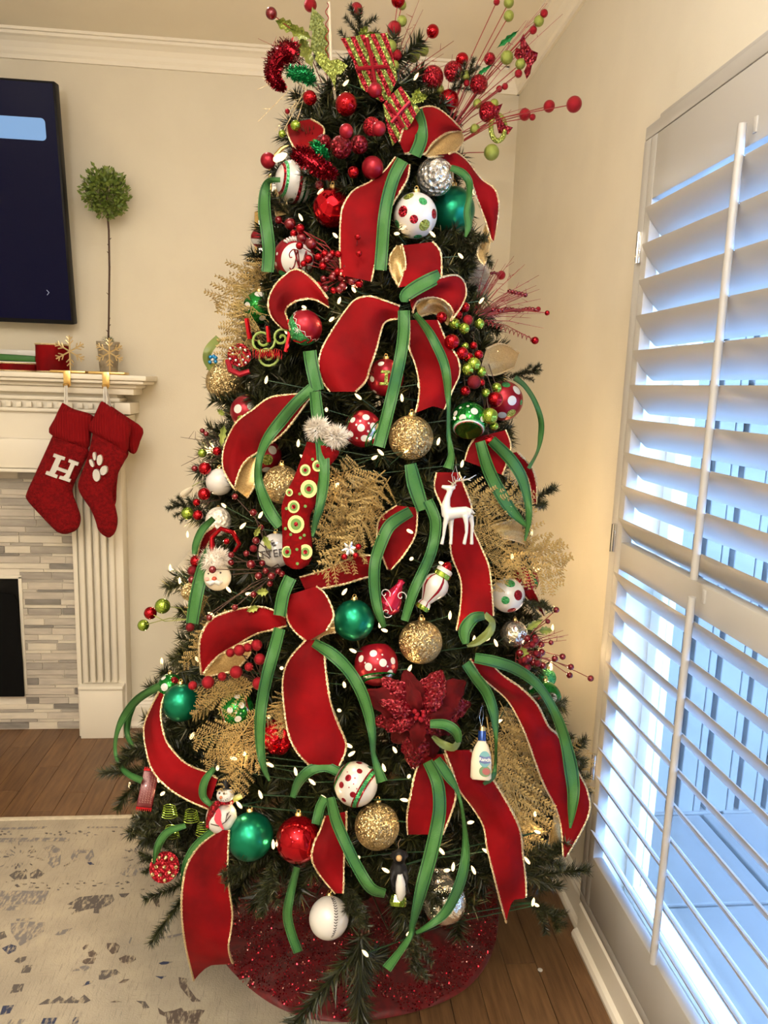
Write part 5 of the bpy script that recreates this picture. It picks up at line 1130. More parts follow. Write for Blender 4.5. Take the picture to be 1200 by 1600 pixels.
def spray(label, L_, group=None):
    t = None
    for k, (x0, y0, x1, y1, p0, p1) in enumerate(L_):
        a = TP(x0, y0, p0); b_ = TP(x1, y1, p1)
        if t is None: t = thing('gold_spray', label, 'foliage spray', a, group)
        X = (b_-a); ln = X.length; X.normalize(); f = ((a+b_)/2-CAM).normalized(); Y = (f-X*f.dot(X)).normalized(); Z = X.cross(Y)
        FK[0] += 1; inst(FM[FK[0] % 3], t, a-t.location, ln, Matrix((X, Y, Z)).transposed().to_quaternion(), 'frond')
def frl(*xs): return [(*x, -.04, .0) for x in xs]
def fr(*xs): return [(*x, -.01, .06) for x in xs]
spray('gold glitter fern spray reaching right over the wall beside the white dotted ball', fr((770, 838, 886, 892), (775, 850, 872, 922), (790, 860, 880, 862)))
spray('gold glitter fern spray right of the deer', fr((700, 770, 800, 792), (715, 790, 838, 786), (720, 820, 790, 850), (740, 800, 790, 830), (770, 880, 775, 925), (790, 865, 800, 905), (740, 860, 810, 880)))
spray('dense gold glitter fern spray hanging in the middle left of the deer', fr((602, 735, 520, 800), (598, 760, 545, 858), (590, 790, 505, 905), (570, 728, 500, 745), (600, 750, 510, 770), (585, 740, 560, 830), (560, 790, 490, 850), (540, 730, 500, 830), (610, 745, 570, 800), (545, 800, 520, 890)))
spray('gold glitter fern spray at lower left above the snowman', fr((410, 1098, 345, 1190), (395, 1120, 300, 1160), (385, 1140, 318, 1195), (380, 1150, 372, 1240), (405, 1130, 400, 1185), (370, 1180, 345, 1238), (375, 1160, 410, 1200)))
spray('small gold glitter fern tuft between the green tail and the wide red tail', fr((452, 1082, 416, 1130), (455, 1090, 432, 1150), (448, 1100, 445, 1140)))
spray('gold glitter fern spray lying under the red glitter berries', fr((410, 1070, 305, 1088), (400, 1065, 330, 1078), (345, 1085, 300, 1120)))
spray('gold glitter fern spray at upper left reaching over the wall', fr((432, 418, 328, 470), (425, 440, 352, 445), (410, 450, 350, 520), (405, 480, 345, 560), (400, 440, 385, 510), (420, 400, 380, 440), (395, 500, 372, 560)))
spray('brown gold fern spray at the left above the red velvet loop', fr((350, 960, 300, 1005), (390, 955, 330, 975), (340, 990, 285, 1040), (330, 930, 290, 960)))
spray('large gold glitter spray behind the bottle at lower right', frl((765, 1105, 825, 1210), (790, 1112, 850, 1250), (775, 1150, 818, 1300), (760, 1120, 775, 1240), (800, 1180, 850, 1310), (790, 1210, 835, 1345), (770, 1130, 800, 1230), (810, 1160, 862, 1275), (780, 1095, 812, 1160), (765, 1190, 790, 1290), (800, 1130, 835, 1190), (785, 1240, 822, 1330)))
spray('gold glitter tips at the right edge beside the long red strip', fr((872, 1150, 925, 1200), (880, 1170, 920, 1240), (870, 1180, 905, 1160)))
# ================================================================ BERRIES
q = MB(); q.sphere((0, 0, 0), 1, 18, 12); BER = {}
for k, mk in (('r', 'red_berry'), ('g', 'red_glit'), ('s', 'red_gloss'), ('l', 'lime_gloss'), ('L', 'lime_glit'), ('m', 'red_matte'), ('w', 'wine_glit')):
    qq = MB(); qq.sphere((0, 0, 0), 1, 18, 12); BER[k] = mesh_only(qq, 'berry', M[mk])
def pick(label, bx, by, items, push=.03, bpush=-.04, name='berry_pick', stem='redstem', twigs=(), cat='berry spray', arch=.12):
    a = TP(bx, by, bpush); t = thing(name, label, cat, a); rr = random.Random(int(bx*7+by)); q = MB()
    for it in items:
        x, y, r, k = it[:4]; pu = it[4] if len(it) > 4 else push+rr.uniform(-.01, .015)
        td = tdepth(x, y, pu); p = P(x, y, td)-a; inst(BER[k], t, p, r*td/FPX, None, 'berry')
        m_ = p*.5+V3((0, 0, p.length*arch))+V3((rr.uniform(-.02, .02),)*3)*.5; q.tube([(0, 0, 0), m_, p], .0011, 5)
    for tw in twigs:
        x, y = tw[:2]; p = TP(x, y, push)-a; m_ = p*.5+V3((0, 0, p.length*arch)); q.tube([tuple(V3((0, 0, 0)))]+[m_, p], [.0014, .0011, .0005], 4)
        for j in range(3):
            c = m_.lerp(p, j*.3); e = c+V3((rr.uniform(-1, 1), rr.uniform(-.4, .4), rr.uniform(-.3, 1)))*.02; q.tube([c, e], [.0008, .0004], 4)
    if q.v: q.build('stem', M[stem], t)
    return t
pick('fan of red and lime glitter balls on thin stems rising right of the treetop', 690, 225, [(776, 3, 5, 'g'), (795, 4, 8, 'L'), (795, 25, 8, 'L'), (842, 33, 8, 'L'), (850, 21, 6, 'g'), (833, 47, 6, 'g'), (792, 90, 10, 'L'), (813, 100, 8, 'L'), (810, 115, 6, 'g'), (789, 135, 5, 'g'), (780, 139, 5, 'g'), (727, 118, 8, 'L'), (687, 140, 7, 'L'), (746, 162, 7, 'L'), (772, 162, 7, 'L'), (742, 202, 8, 'L'), (729, 130, 5, 'g')], push=.0, twigs=((855, 5), (879, 22), (852, 5), (822, 32), (707, 85), (737, 85), (738, 90), (800, 125), (741, 262), (822, 168)), arch=.06)
pick('long red wire with four red glitter balls pointing right across the wall', 700, 235, [(820, 179, 9, 'g', .06), (832, 183, 5, 'g', .06), (858, 166, 9, 'g', .06), (897, 163, 12, 'g', .06)], arch=.10)
pick('lime glitter ball on a wire right of the treetop ribbon', 705, 242, [(768, 238, 12, 'L', .04)], arch=.05)
pick('cluster of lime and red balls on stems above the present cutout', 600, 150, [(622, 0, 11, 's'), (616, 45, 11, 'g'), (628, 33, 8, 'L'), (628, 8, 7, 'L'), (610, 73, 10, 'L'), (620, 86, 8, 'g'), (616, 103, 8, 'L'), (646, 86, 11, 'L'), (662, 79, 8, 'L'), (676, 49, 10, 's'), (557, 15, 10, 'g')], push=.0, twigs=((655, 0), (661, 15), (709, 64), (693, 84), (700, 100)), arch=.03)
pick('two red balls on stems above the green tree cutout at the top left', 515, 160, [(424, 21, 9, 'r'), (485, 8, 10, 'g')], push=.05, twigs=((403, 60), (408, 90), (430, 75)), arch=.16)
pick('gold curly wire spray with tiny balls hanging left of the treetop', 500, 160, [(462, 196, 8, 'l'), (441, 209, 6, 'l'), (449, 174, 4, 'g')], push=.05, twigs=((403, 190), (402, 140), (430, 205), (452, 180)), stem='gold_cord', arch=.3)
pick('red beaded berry cluster left of the top velvet strip', 555, 440, [(435, 344, 6, 'r'), (453, 350, 9, 'r'), (469, 357, 7, 's'), (471, 372, 8, 'r'), (486, 381, 9, 'r'), (459, 365, 6, 's'), (468, 384, 6, 's'), (482, 405, 7, 's'), (474, 412, 5, 's'), (499, 289, 7, 'r'), (559, 370, 5, 's', .08), (561, 396, 5, 's', .08)]+[(495+rr.random()*70, 385+rr.random()*70, rr.uniform(5, 7), rr.choice('rsr')) for _ in range(34)], arch=.1)
pick('red and lime ball cluster running down right of the centre knot', 730, 540, [(690, 496, 9, 's'), (706, 534, 12, 's'), (715, 492, 8, 's'), (731, 500, 8, 'g'), (722, 552, 10, 's'), (732, 559, 8, 's'), (740, 540, 6, 's'), (748, 554, 7, 's'), (741, 597, 11, 'w'), (727, 611, 8, 's'), (774, 624, 12, 's', .06), (765, 690, 10, 's', .05), (726, 480, 8, 's'), (752, 598, 6, 's'), (710, 506, 9, 'l'), (725, 513, 9, 'l'), (749, 506, 8, 'l'), (727, 541, 6, 'l'), (740, 569, 11, 'l'), (731, 577, 10, 'l'), (752, 581, 8, 'l'), (776, 606, 8, 'l', .05), (759, 614, 7, 'l'), (765, 650, 13, 'l', .07), (772, 666, 7, 'l', .06), (745, 557, 6, 'l')], push=.05, stem='stem')
pick('dark red twig spray with beaded berries at upper right against the wall', 738, 500, [(783, 430, 7, 'g'), (836, 532, 6, 's'), (855, 489, 4, 's'), (841, 483, 4, 'g')]+[(770+i*5.2, 484+1.5*math.sin(i), 3.4, 'r') for i in range(14)]+[(796+i*5, 455+i*1.2, 3.6, 'r') for i in range(6)]+[(768+i*4.2, 427-1.2*math.sin(i*1.5)+i*.3, 2.6, 'r') for i in range(4)], push=.02, twigs=((803, 400), (778, 405), (820, 413), (842, 430), (838, 446), (843, 452), (845, 467), (845, 490), (830, 497), (850, 513), (790, 412), (826, 480), (812, 420), (760, 405)), stem='redstem', arch=.04)
q = MB(); a = TP(758, 503, .02); t = thing('curly_wire', 'dark red coiled wire ending in a berry under the twig spray', 'wire', a); q.tube([TP(758+i*.95, 503+i*.36, .02)-a+V3((0, .006*math.cos(i*.9), .006*math.sin(i*.9))) for i in range(80)], .0011, 4); q.build('coil', M['redstem'], t)
pick('red berry sprig with thin wires at the lower right edge', 806, 1020, [(869, 953, 5, 'r'), (856, 971, 4, 'r'), (879, 1026, 5, 'r'), (867, 1029, 5, 'r'), (892, 1042, 5, 'r'), (923, 1060, 5, 'r'), (890, 1055, 5, 'r'), (861, 1004, 4, 'r'), (846, 1007, 5, 'r')]+[(812+rr.random()*38, 996+rr.random()*55, 5.5, rr.choice('rw')) for _ in range(20)], push=.03, twigs=((888, 992), (885, 1000), (870, 995), (880, 985)), arch=.05)
pick('red and lime ball sprig with tiny twigs on the left side above the white ball', 350, 712, [(316, 673, 4, 'r'), (322, 678, 4, 'r'), (339, 705, 7, 's'), (316, 708, 7, 'l'), (304, 732, 5, 'r'), (320, 732, 10, 's')], twigs=((282, 683), (283, 728), (312, 700), (330, 668), (303, 712)), push=.02, stem='stem', arch=.08)
pick('red and lime balls hanging at the left edge below the plain white ball', 345, 780, [(319, 772, 10, 's'), (307, 785, 6, 's'), (293, 802, 10, 'l'), (309, 805, 8, 's')], push=.02, stem='stem')
pick('two red balls beside the round fluffy face', 330, 880, [(307, 877, 10, 's'), (301, 892, 8, 'w')], push=.02)
pick('sprig of two lime and one red ball standing out over the wall at the left', 296, 968, [(254, 947, 12, 'l'), (235, 958, 10, 's'), (224, 977, 9, 'l')], push=.02, stem='holly', arch=.0)
pick('small red berry branch with green leaves between face and stocking ornament', 440, 892, [(367, 776, 5, 'r'), (396, 801, 6, 'r'), (408, 824, 5, 'r'), (361, 867, 5, 'r'), (361, 879, 5, 'r'), (332, 890, 6, 'r', .09), (300, 906, 6, 'r', .06), (392, 882, 7, 'r'), (404, 900, 6, 'r'), (424, 900, 6, 'r'), (396, 929, 5, 'r'), (367, 949, 5, 'r', .07), (327, 965, 5, 'r', .07), (297, 980, 7, 'w', .06), (415, 892, 5, 'r'), (435, 893, 5, 'r'), (422, 912, 5, 'r'), (396, 857, 6, 'w'), (441, 897, 5, 'r'), (410, 880, 5, 'r'), (385, 865, 5, 'r'), (400, 845, 6, 'r')], push=.04, stem='stem', arch=.05)
pick('red glitter berry branch under the left velvet loop', 415, 1075, [(360, 1020, 7, 'g'), (374, 1016, 9, 'g'), (387, 1012, 7, 'g'), (401, 1008, 9, 'g'), (406, 1030, 9, 'g'), (389, 1042, 7, 'g'), (369, 1050, 10, 'g'), (347, 1057, 7, 'g'), (325, 1066, 10, 'g'), (301, 1071, 7, 'g'), (404, 1068, 10, 'g')], push=.07, stem='stem')
# leaves in the picks
def leaves(label, L_, mk='holly', push=.05, name='leaf_sprig'):
    a = TP(L_[0][0], L_[0][1], push); t = thing(name, label, 'leaf sprig', a)
    for (x0, y0, x1, y1, w_) in L_:
        td = tdepth(x0, y0, push); p = P(x0, y0, td)-a; e = TP(x1, y1, push+.01)-a; X = e-p; ln = X.length; X.normalize(); f = ((p+a)-CAM).normalized(); Y = (f-X*f.dot(X)).normalized(); Z = X.cross(Y); ww = w_*td/FPX
        q = MB(); vs = []; n = 8
        for i in range(n+1):
            u = i/n; h = math.sin(PI*u**.8)*ww*(1+.25*math.cos(i*PI)); c = p+X*ln*u; vs += [c+Z*h-Y*.004, c+Y*.003, c-Z*h-Y*.004]
        fs = [];
        for i in range(n): k = i*3; fs += [(k, k+1, k+4, k+3), (k+1, k+2, k+5, k+4)]
        q.add(vs, fs); q.build('leaf', M[mk], t)
leaves('two tiny sage leaves on the berry branch at the left', [(405, 948, 385, 955, 5), (420, 925, 400, 925, 6), (412, 838, 425, 862, 5), (398, 838, 408, 820, 4)])
leaves('dark green leaves among the berries at the lower right edge', [(820, 985, 848, 968, 5), (815, 1010, 822, 1035, 7), (840, 985, 862, 985, 6)], push=.03)
leaves('lime glitter holly leaf at the top left above the red tinsel', [(430, 32, 470, 50, 8), (455, 45, 490, 62, 8), (470, 60, 490, 110, 9)], 'lime_glit', .06)
leaves('lime glitter leaf cluster on the present cutout', [(548, 68, 590, 50, 7), (562, 60, 575, 40, 6), (645, 165, 655, 138, 7), (650, 155, 668, 150, 6)], 'lime_glit', .11)
leaves('long green glitter leaf in the right treetop fan', [(776, 75, 810, 48, 4), (745, 118, 770, 100, 3)], 'green_glit', .02)
leaves('olive leaves at the left edge near the small white flower bud', [(352, 650, 340, 640, 4), (350, 665, 345, 700, 5), (338, 568, 322, 578, 4)], push=.0)
# flower bud
F_ = Fig('flower_bud', 'cream tulip shaped bud on a green stem at the left edge', 'flower', 292, 768, .0); k_ = F_.k
Mb = F_.fm(290, 769) @ Matrix.Rotation(math.radians(55), 4, 'Y'); q = MB(); q.lathe([(.0001, -13*k_), (4*k_, -8*k_), (5.2*k_, -2*k_), (4.5*k_, 6*k_), (2*k_, 12*k_), (.0001, 14*k_)], 12, Mb, lobes=3, amp=.1); q.build('petals', M['warmwhite'], F_.t)
q = MB(); q.tube([F_.p(300, 760), F_.p(312, 753), F_.p(330, 752), F_.p(345, 745)], .0013, 5); q.build('stem', M['holly'], F_.t)
# ================================================================ TREETOP CUTOUTS AND TINSEL
def cutout(name, label, pts, mk, push=.06, th=.006, extra=None, cat='decoration'):
    cx, cy = sum(p[0] for p in pts)/len(pts), sum(p[1] for p in pts)/len(pts)
    F2 = Fig(name, label, cat, cx, cy, push); Mb2 = F2.fm(cx, cy); k2 = F2.k
    q = MB(); q.prism([((x-cx)*k2, (cy-y)*k2) for x, y in pts], -th/2, th/2, Mb2); q.build('board', M[mk], F2.t, False); return F2, Mb2, k2, cx, cy
st_ = glitter('striped_glitter', (.17, .003, .007), (.42, .012, .025), 420, .8, .32, .6); n, l, b_ = nt(st_)
wv = n.new('ShaderNodeTexWave'); wv.inputs['Scale'].default_value = 30; wv.bands_direction = 'DIAGONAL'; l.new(tc(st_), wv.inputs['Vector']); mx = n.new('ShaderNodeMix'); mx.data_type = 'RGBA'; rmp = n.new('ShaderNodeMath'); rmp.operation = 'GREATER_THAN'; rmp.inputs[1].default_value = .5
src = b_.inputs['Base Color'].links[0].from_socket; l.new(wv.outputs['Fac'], rmp.inputs[0]); l.new(rmp.outputs[0], mx.inputs[0]); l.new(src, mx.inputs[6]); mx.inputs[7].default_value = (.20, .23, .045, 1); l.new(mx.outputs[2], b_.inputs['Base Color']); M['striped'] = st_
o4 = lambda L_: [(x/7.5+400, y/7.5) for x, y in L_]
M['olive_glit'] = glitter('olive_glitter', (.075, .10, .018), (.20, .22, .05), 420, .5, .4, .4)
cutout('tree_cutout', 'green glitter Christmas tree cutout at the top left', o4([(655, 150), (805, 262), (780, 290), (850, 380), (838, 400), (850, 520), (845, 700), (770, 650), (700, 620), (640, 560), (660, 380), (618, 378)]), 'olive_glit', .07)
cutout('holly_cutout', 'olive glitter holly cutout under the green tree cutout', o4([(720, 640), (800, 660), (870, 720), (960, 700), (1075, 760), (1000, 850), (940, 860), (930, 1000), (880, 900), (800, 830), (690, 720)]), 'lime_glit', .06)
for pts, lab, r1, r2_ in (([(532, 69), (570, 62), (603, 59), (612, 85), (622, 118), (610, 145), (598, 152), (565, 134), (553, 100)], 'red and lime striped present cutout at the middle of the treetop', [(572, 66), (580, 95), (588, 130)], [(558, 108), (582, 105), (606, 103)]), ([(598, 165), (612, 150), (625, 140), (640, 155), (656, 170), (640, 196), (615, 223), (605, 195)], 'red and lime striped present cutout above the top velvet loop', [(612, 190), (628, 172), (640, 160)], [(608, 165), (622, 182), (632, 196)])):
    F2, Mb2, k2, cx, cy = cutout('present_cutout', lab, pts, 'striped', .085)
    for L_ in (r1, r2_): q = MB(); q.tube([V3(((x-cx)*k2, -.006, (cy-y)*k2)) for x, y in L_], 3.0*k2, 6, Mx=Mb2); q.build('present_ribbon', M['red_matte'], F2.t)
cutout('bow_cutout', 'dark red glitter bow cutout in the right treetop fan', [(812, 65), (816, 58), (820, 68), (830, 80), (840, 84), (838, 94), (832, 100), (830, 112), (825, 119), (820, 108), (824, 100), (818, 90), (808, 92), (803, 86), (806, 76), (812, 78)], 'wine_glit', .02)
cutout('bow_cutout', 'dark red glitter bow cutout behind the lime ring at the right', [(770, 170), (784, 165), (778, 180), (790, 195), (802, 198), (795, 208), (780, 206), (775, 190)], 'wine_glit', .0)
F_ = Fig('ring_ornament', 'oval lime glitter ring hanging right of the treetop', 'decoration', 778, 200, .03)
q = MB(); q.tube([F_.p(778+11*math.cos(a), 200+20*math.sin(a)) for a in [k*2*PI/24 for k in range(25)]], F_.r(4), 8); q.build('ring', M['lime_glit'], F_.t)
q = MB(); q.tube([F_.p(778, 178), F_.p(765, 190, .02), F_.p(720, 215, .05)], .0011, 4); q.build('wire', M['redstem'], F_.t)
F_ = Fig('topper_rod', 'pale plastic rod wrapped with red twine standing up at the treetop', 'rod', 515, 60, .06)
q = MB(); q.tube([F_.p(514, 4), F_.p(518, 118), F_.p(525, 160, .04)], F_.r(2.4), 8); q.build('rod', M['warmwhite'], F_.t)
q = MB(); q.tube([F_.p(511+2.4*math.sin(i*.8), 4+i*2.5, -.004) for i in range(46)], .0011, 4); q.build('twine', M['red_glit'], F_.t)
def tinsel(q, pts, n, ln, seed, wd=.0012):
    rr = random.Random(seed)
    for i in range(n):
        f = rr.random()*(len(pts)-1); k = int(f); u = f-k; c = pts[k][0].lerp(pts[k+1][0], u); R = pts[k][1]*(1-u)+pts[k+1][1]*u
        d = V3((rr.gauss(0, 1), rr.gauss(0, 1), rr.gauss(0, 1))).normalized(); p = c+d*R*rr.uniform(.7, 1); e = p+(d+V3((rr.uniform(-1, 1), rr.uniform(-1, 1), rr.uniform(-1, 1)))*.8).normalized()*ln; s_ = d.cross(V3((rr.random(), rr.random(), rr.random()))).normalized()*wd
        q.add([p-s_, p+s_, e+s_*.6, e-s_*.6], [(0, 1, 2, 3)])
def tins(label, red, grn, px, py, push=.08):
    F2 = Fig('tinsel_stocking', label, 'decoration', px, py, push); tm_ = mat('red_tinsel', (.20, .003, .010), .2, .85)
    for nm, L_, m_, n in (('tinsel_sock', red, tm_, 2600), ('tinsel_cuff', grn, M['tinsel_g'], 900)):
        P_ = [(F2.p(x, y), F2.r(r)) for x, y, r in L_]; q = MB(); q.tube([p[0] for p in P_], [p[1]*.8 for p in P_], 12); tinsel(q, P_, n, F2.r(5), px); q.build(nm, m_, F2.t, False)
tins('curved red tinsel stocking with green tinsel cuff at the top left', [(463, 88, 15), (450, 80, 18), (438, 88, 17), (428, 102, 14), (425, 118, 11), (433, 130, 8), (441, 137, 4)], [(452, 112, 7), (466, 116, 10), (480, 115, 10), (486, 128, 7)], 450, 95)
tins('red tinsel stocking lying above the striped white ball', [(464, 240, 10), (476, 245, 13), (490, 255, 14), (505, 266, 12), (520, 272, 7)], [(490, 228, 7), (500, 236, 8), (506, 245, 6)], 490, 255, .09)
# wire curl pick
F_ = Fig('curl_pick', 'lime and red swirled wire and wood pick left of the finial ornament', 'decoration', 425, 545, .05); k_ = F_.k
q = MB()
for cx_, cy_, R0, s_ in ((410, 532, 20, 1), (440, 528, 16, -1), (418, 556, 18, 1)):
    q.tube([F_.p(cx_+(R0-i*.7)*math.cos(i*.45*s_), cy_+(R0-i*.7)*math.sin(i*.45*s_), .002*i/5) for i in range(22)], F_.r(2), 6)
q.build('lime_swirl', mat('lime_paint', (.20, .28, .05), .45), F_.t)
q = MB(); q.tube([F_.p(452, 500, 0), F_.p(452, 525), F_.p(446, 550)], F_.r(3.5), 6); q.tube([F_.p(385, 498), F_.p(390, 530)], F_.r(4), 6); q.tube([F_.p(418, 510), F_.p(420, 535)], F_.r(3.5), 6)
for j in range(12): q.tube([F_.p(398+j*3.6+3*math.cos(a), 552+(j % 3)+8*math.sin(a), -.012+.005*math.cos(a)) for a in [k*PI/3 for k in range(7)]], .0009, 4)
q.build('red_curls', M['red_gloss'], F_.t)
F_ = Fig('curl_wire', 'fine green coiled wires left of the snowman', 'wire', 285, 1290, .03)
q = MB()
for (cx_, cy_) in ((265, 1268), (299, 1275), (268, 1300), (318, 1296)): q.tube([F_.p(cx_+(9+.1*i)*math.cos(i*.7), cy_+i*.4+5*math.sin(i*.7)-9) for i in range(46)], .0008, 4)
q.build('coil', M['lime_gloss'], F_.t)
# poinsettia
cx, cy = 655, 1118; a = TP(cx, cy, .10); t = thing('poinsettia_flower', 'large dark red glitter poinsettia in the lower middle', 'flower', a)
def petal(x1, y1, w_, p0, p1, seed, mk):
    p = TP(cx, cy, p0)-a; e = TP(x1, y1, p1)-a; X = e-p; ln = X.length; X.normalize(); f = (a-CAM).normalized(); Y = (f-X*f.dot(X)).normalized(); Z = X.cross(Y); q = MB(); n, c = 12, 6; vs = []; fs = []; rr = random.Random(seed)
    for i in range(n+1):
        u = i/n; h = w_*k_*(math.sin(PI*min(1, u*.92+.06))**.8)*(1+.12*math.sin(i*2.3+seed))
        for j in range(c+1):
            v = j/c*2-1; vs.append(p+X*ln*u+Z*h*v+Y*(-.020*math.sin(PI*u)+.012*abs(v)*math.sin(PI*u)+.004*math.sin(9*v+i)+.02*u*u))
    for i in range(n):
        for j in range(c): k = i*(c+1)+j; fs.append((k, k+1, k+c+2, k+c+1))
    q.add(vs, fs); q.build('petal', M[mk], t, 'all')
dv = noisy(mat('dark_red_velvet_petal', (.085, .001, .002), .8, 0, Specular_IOR_Level=.15), (.05, .0006, .0012), 40); M['petal'] = dv
k_ = tdepth(cx, cy, .1)/FPX
for i, (x, y, w_) in enumerate(((572, 1082, 22), (600, 1062, 22), (634, 1050, 20), (690, 1048, 24), (730, 1062, 24), (742, 1098, 22), (724, 1140, 20), (588, 1128, 22), (612, 1160, 22), (645, 1205, 24), (680, 1190, 20))): petal(x, y, w_, .06, .06, i, 'wine_glit' if i % 2 else 'petal')
for i, (x, y, w_) in enumerate(((600, 1098, 14), (640, 1070, 13), (690, 1078, 16), (715, 1112, 14), (690, 1150, 13), (650, 1165, 14), (610, 1140, 13))): petal(x, y, w_, .09, .11, 20+i, 'petal' if i % 2 else 'wine_glit')
for i in range(7): inst(BER['g'], t, TP(655+7*math.cos(i), 1118+7*math.sin(i*1.7), .115)-a, .005, None, 'berry')
# ================================================================ TREE SKIRT
sx, sy, SR = .145, 1.935, .415
sk = thing('tree_skirt', 'round dark red sequined tree skirt spread on the floor', 'tree skirt', (sx, sy, 0))
def skz(r, a): u = r/SR; return .018+.035*max(0, 1-u)**1.2+.010*math.sin(a*9+2*u)*u*(1-.6*u)+.006*math.sin(a*17+1)*u
q = MB(); NR, NA = 26, 150; vs = []; fs = []
for i in range(NR+1):
    r = .05+(SR-.05)*i/NR
    for j in range(NA): a = 2*PI*j/NA; rr2 = r*(1+.012*math.sin(a*6+.5)*i/NR); vs.append((rr2*math.cos(a), rr2*math.sin(a), skz(r, a)))
for j in range(NA): a = 2*PI*j/NA; vs.append((SR*(1+.012*math.sin(a*6+.5))*math.cos(a)*1.004, SR*(1+.012*math.sin(a*6+.5))*math.sin(a)*1.004, .0125))
for i in range(NR+1):
    for j in range(NA): fs.append((i*NA+j, i*NA+(j+1) % NA, (i+1)*NA+(j+1) % NA, (i+1)*NA+j)[::-1])
q.add(vs, fs); q.build('skirt_cloth', noisy(mat('wine_cloth', (.080, .001, .003), .6, 0, Sheen_Weight=.15), (.14, .002, .005), 60), sk, 'all')
q = MB(); rr = random.Random(4); sqm = [mat('sequin_red', (.62, .03, .05), .26, .95), mat('sequin_wine', (.24, .006, .015), .3, .95), mat('sequin_glint', (.95, .45, .40), .22, .95)]  # the pale sequins stand for sparkle, glints put into the colour
for i in range(17000):
    r = SR*math.sqrt(rr.uniform(.05, .985)); a = rr.uniform(0, 2*PI); 
    if noise.noise(V3((r*9*math.cos(a), r*9*math.sin(a), 3))) < -.30: continue
    p = V3((r*math.cos(a), r*math.sin(a), skz(r, a)+.0015)); nrm = V3((rr.gauss(0, .5), rr.gauss(0, .5), 1)).normalized(); u = nrm.orthogonal().normalized(); v = nrm.cross(u); s_ = rr.uniform(.0014, .0023)
    q.add([p+(u*math.cos(k*PI/3)+v*math.sin(k*PI/3))*s_ for k in range(6)], [(0, 1, 2, 3, 4, 5)], rr.choices((0, 1, 2), (6, 6, 2))[0])
q.build('sequins', sqm, sk, False, kind='stuff')
# ================================================================ RUG
ry1 = at(110, 1281, 2, .0).y; RX = .14; rx0, ry0 = -3.0, -2.6
rug = thing('area_rug', 'cream distressed rug with faded blue grey pattern at lower left', 'rug', (rx0, ry0, 0))
rb_ = mat('rug_weave', (.52, .43, .31), .95); n, l, b_ = nt(rb_); co = tc(rb_)
def nz(scale, sc3=(1, 1, 1), det=4):
    mp = n.new('ShaderNodeMapping'); mp.inputs['Scale'].default_value = sc3; l.new(co, mp.inputs[0]); t_ = n.new('ShaderNodeTexNoise'); t_.inputs['Scale'].default_value = scale; t_.inputs['Detail'].default_value = det; l.new(mp.outputs[0], t_.inputs['Vector']); return t_.outputs['Fac']
def mxc(f, a_, c_, lo, hi):
    r_ = n.new('ShaderNodeMapRange'); r_.inputs[1].default_value = lo; r_.inputs[2].default_value = hi; l.new(f, r_.inputs[0]); m_ = n.new('ShaderNodeMix'); m_.data_type = 'RGBA'; l.new(r_.outputs[0], m_.inputs[0])
    if isinstance(a_, tuple): m_.inputs[6].default_value = (*a_, 1)
    else: l.new(a_, m_.inputs[6])
    m_.inputs[7].default_value = (*c_, 1); return m_.outputs[2]
c1 = mxc(nz(9), (.42, .365, .275), (.33, .285, .22), .35, .7); c2 = mxc(nz(60, (6, .5, 1)), c1, (.24, .21, .17), .56, .75); c3 = mxc(nz(60, (.5, 6, 1)), c2, (.28, .245, .20), .60, .8); l.new(c3, b_.inputs['Base Color'])
bp = n.new('ShaderNodeBump'); bp.inputs['Strength'].default_value = .6; bp.inputs['Distance'].default_value = .002; l.new(nz(260), bp.inputs['Height']); l.new(bp.outputs[0], b_.inputs['Normal'])
q = MB(); q.bbox((0, 0, 0), (RX-rx0, ry1-ry0, .011), .004); q.build('rug_body', rb_, rug)
q = MB(); q.bbox((0, ry1-ry0-.016, .0005), (RX-rx0+.001, ry1-ry0+.006, .0145), .006); q.build('bound_edge', noisy(mat('rug_edge', (.52, .45, .34), .9), (.44, .38, .28), 60), rug)
def dist_mat(name, c, lo, hi, sc=130):
    m = mat(name, c, .95); n2, l2, b2 = nt(m); co2 = tc(m, 'Object', (1, .35, 1)); t_ = n2.new('ShaderNodeTexNoise'); t_.inputs['Scale'].default_value = sc; t_.inputs['Detail'].default_value = 3; l2.new(co2, t_.inputs['Vector'])
    r_ = n2.new('ShaderNodeMapRange'); r_.inputs[1].default_value = lo; r_.inputs[2].default_value = hi; l2.new(t_.outputs['Fac'], r_.inputs[0]); m_ = n2.new('ShaderNodeMix'); m_.data_type = 'RGBA'; l2.new(r_.outputs[0], m_.inputs[0]); m_.inputs[6].default_value = (*c, 1); m_.inputs[7].default_value = (.37, .31, .22, 1); l2.new(m_.outputs[2], b2.inputs['Base Color']); return m
RM = [dist_mat('print_grey', (.085, .072, .065), .50, .66), dist_mat('print_navy', (.025, .033, .07), .52, .70), dist_mat('print_faded', (.16, .145, .14), .44, .62), dist_mat('print_brown', (.085, .062, .050), .50, .68)]
MOT = [0]; pr = MB(); ZR = .0113
def rp_(px, py): p = at(px, py, 2, ZR); return (p.x-rx0, p.y-ry0)
def motif(pts, mi):
    L_ = [rp_(*p) for p in pts]; 
    q2 = MB(); q2.prism(L_, 0, .0004)
    MOT[0] += 1; pr.add([(v[0], v[2], ZR+v[1]+.000004*MOT[0]) for v in q2.v], [f[::-1] for f in q2.f], mi)
o3 = lambda L_: [(x/3.53, y/3.53+1280) for x, y in L_]
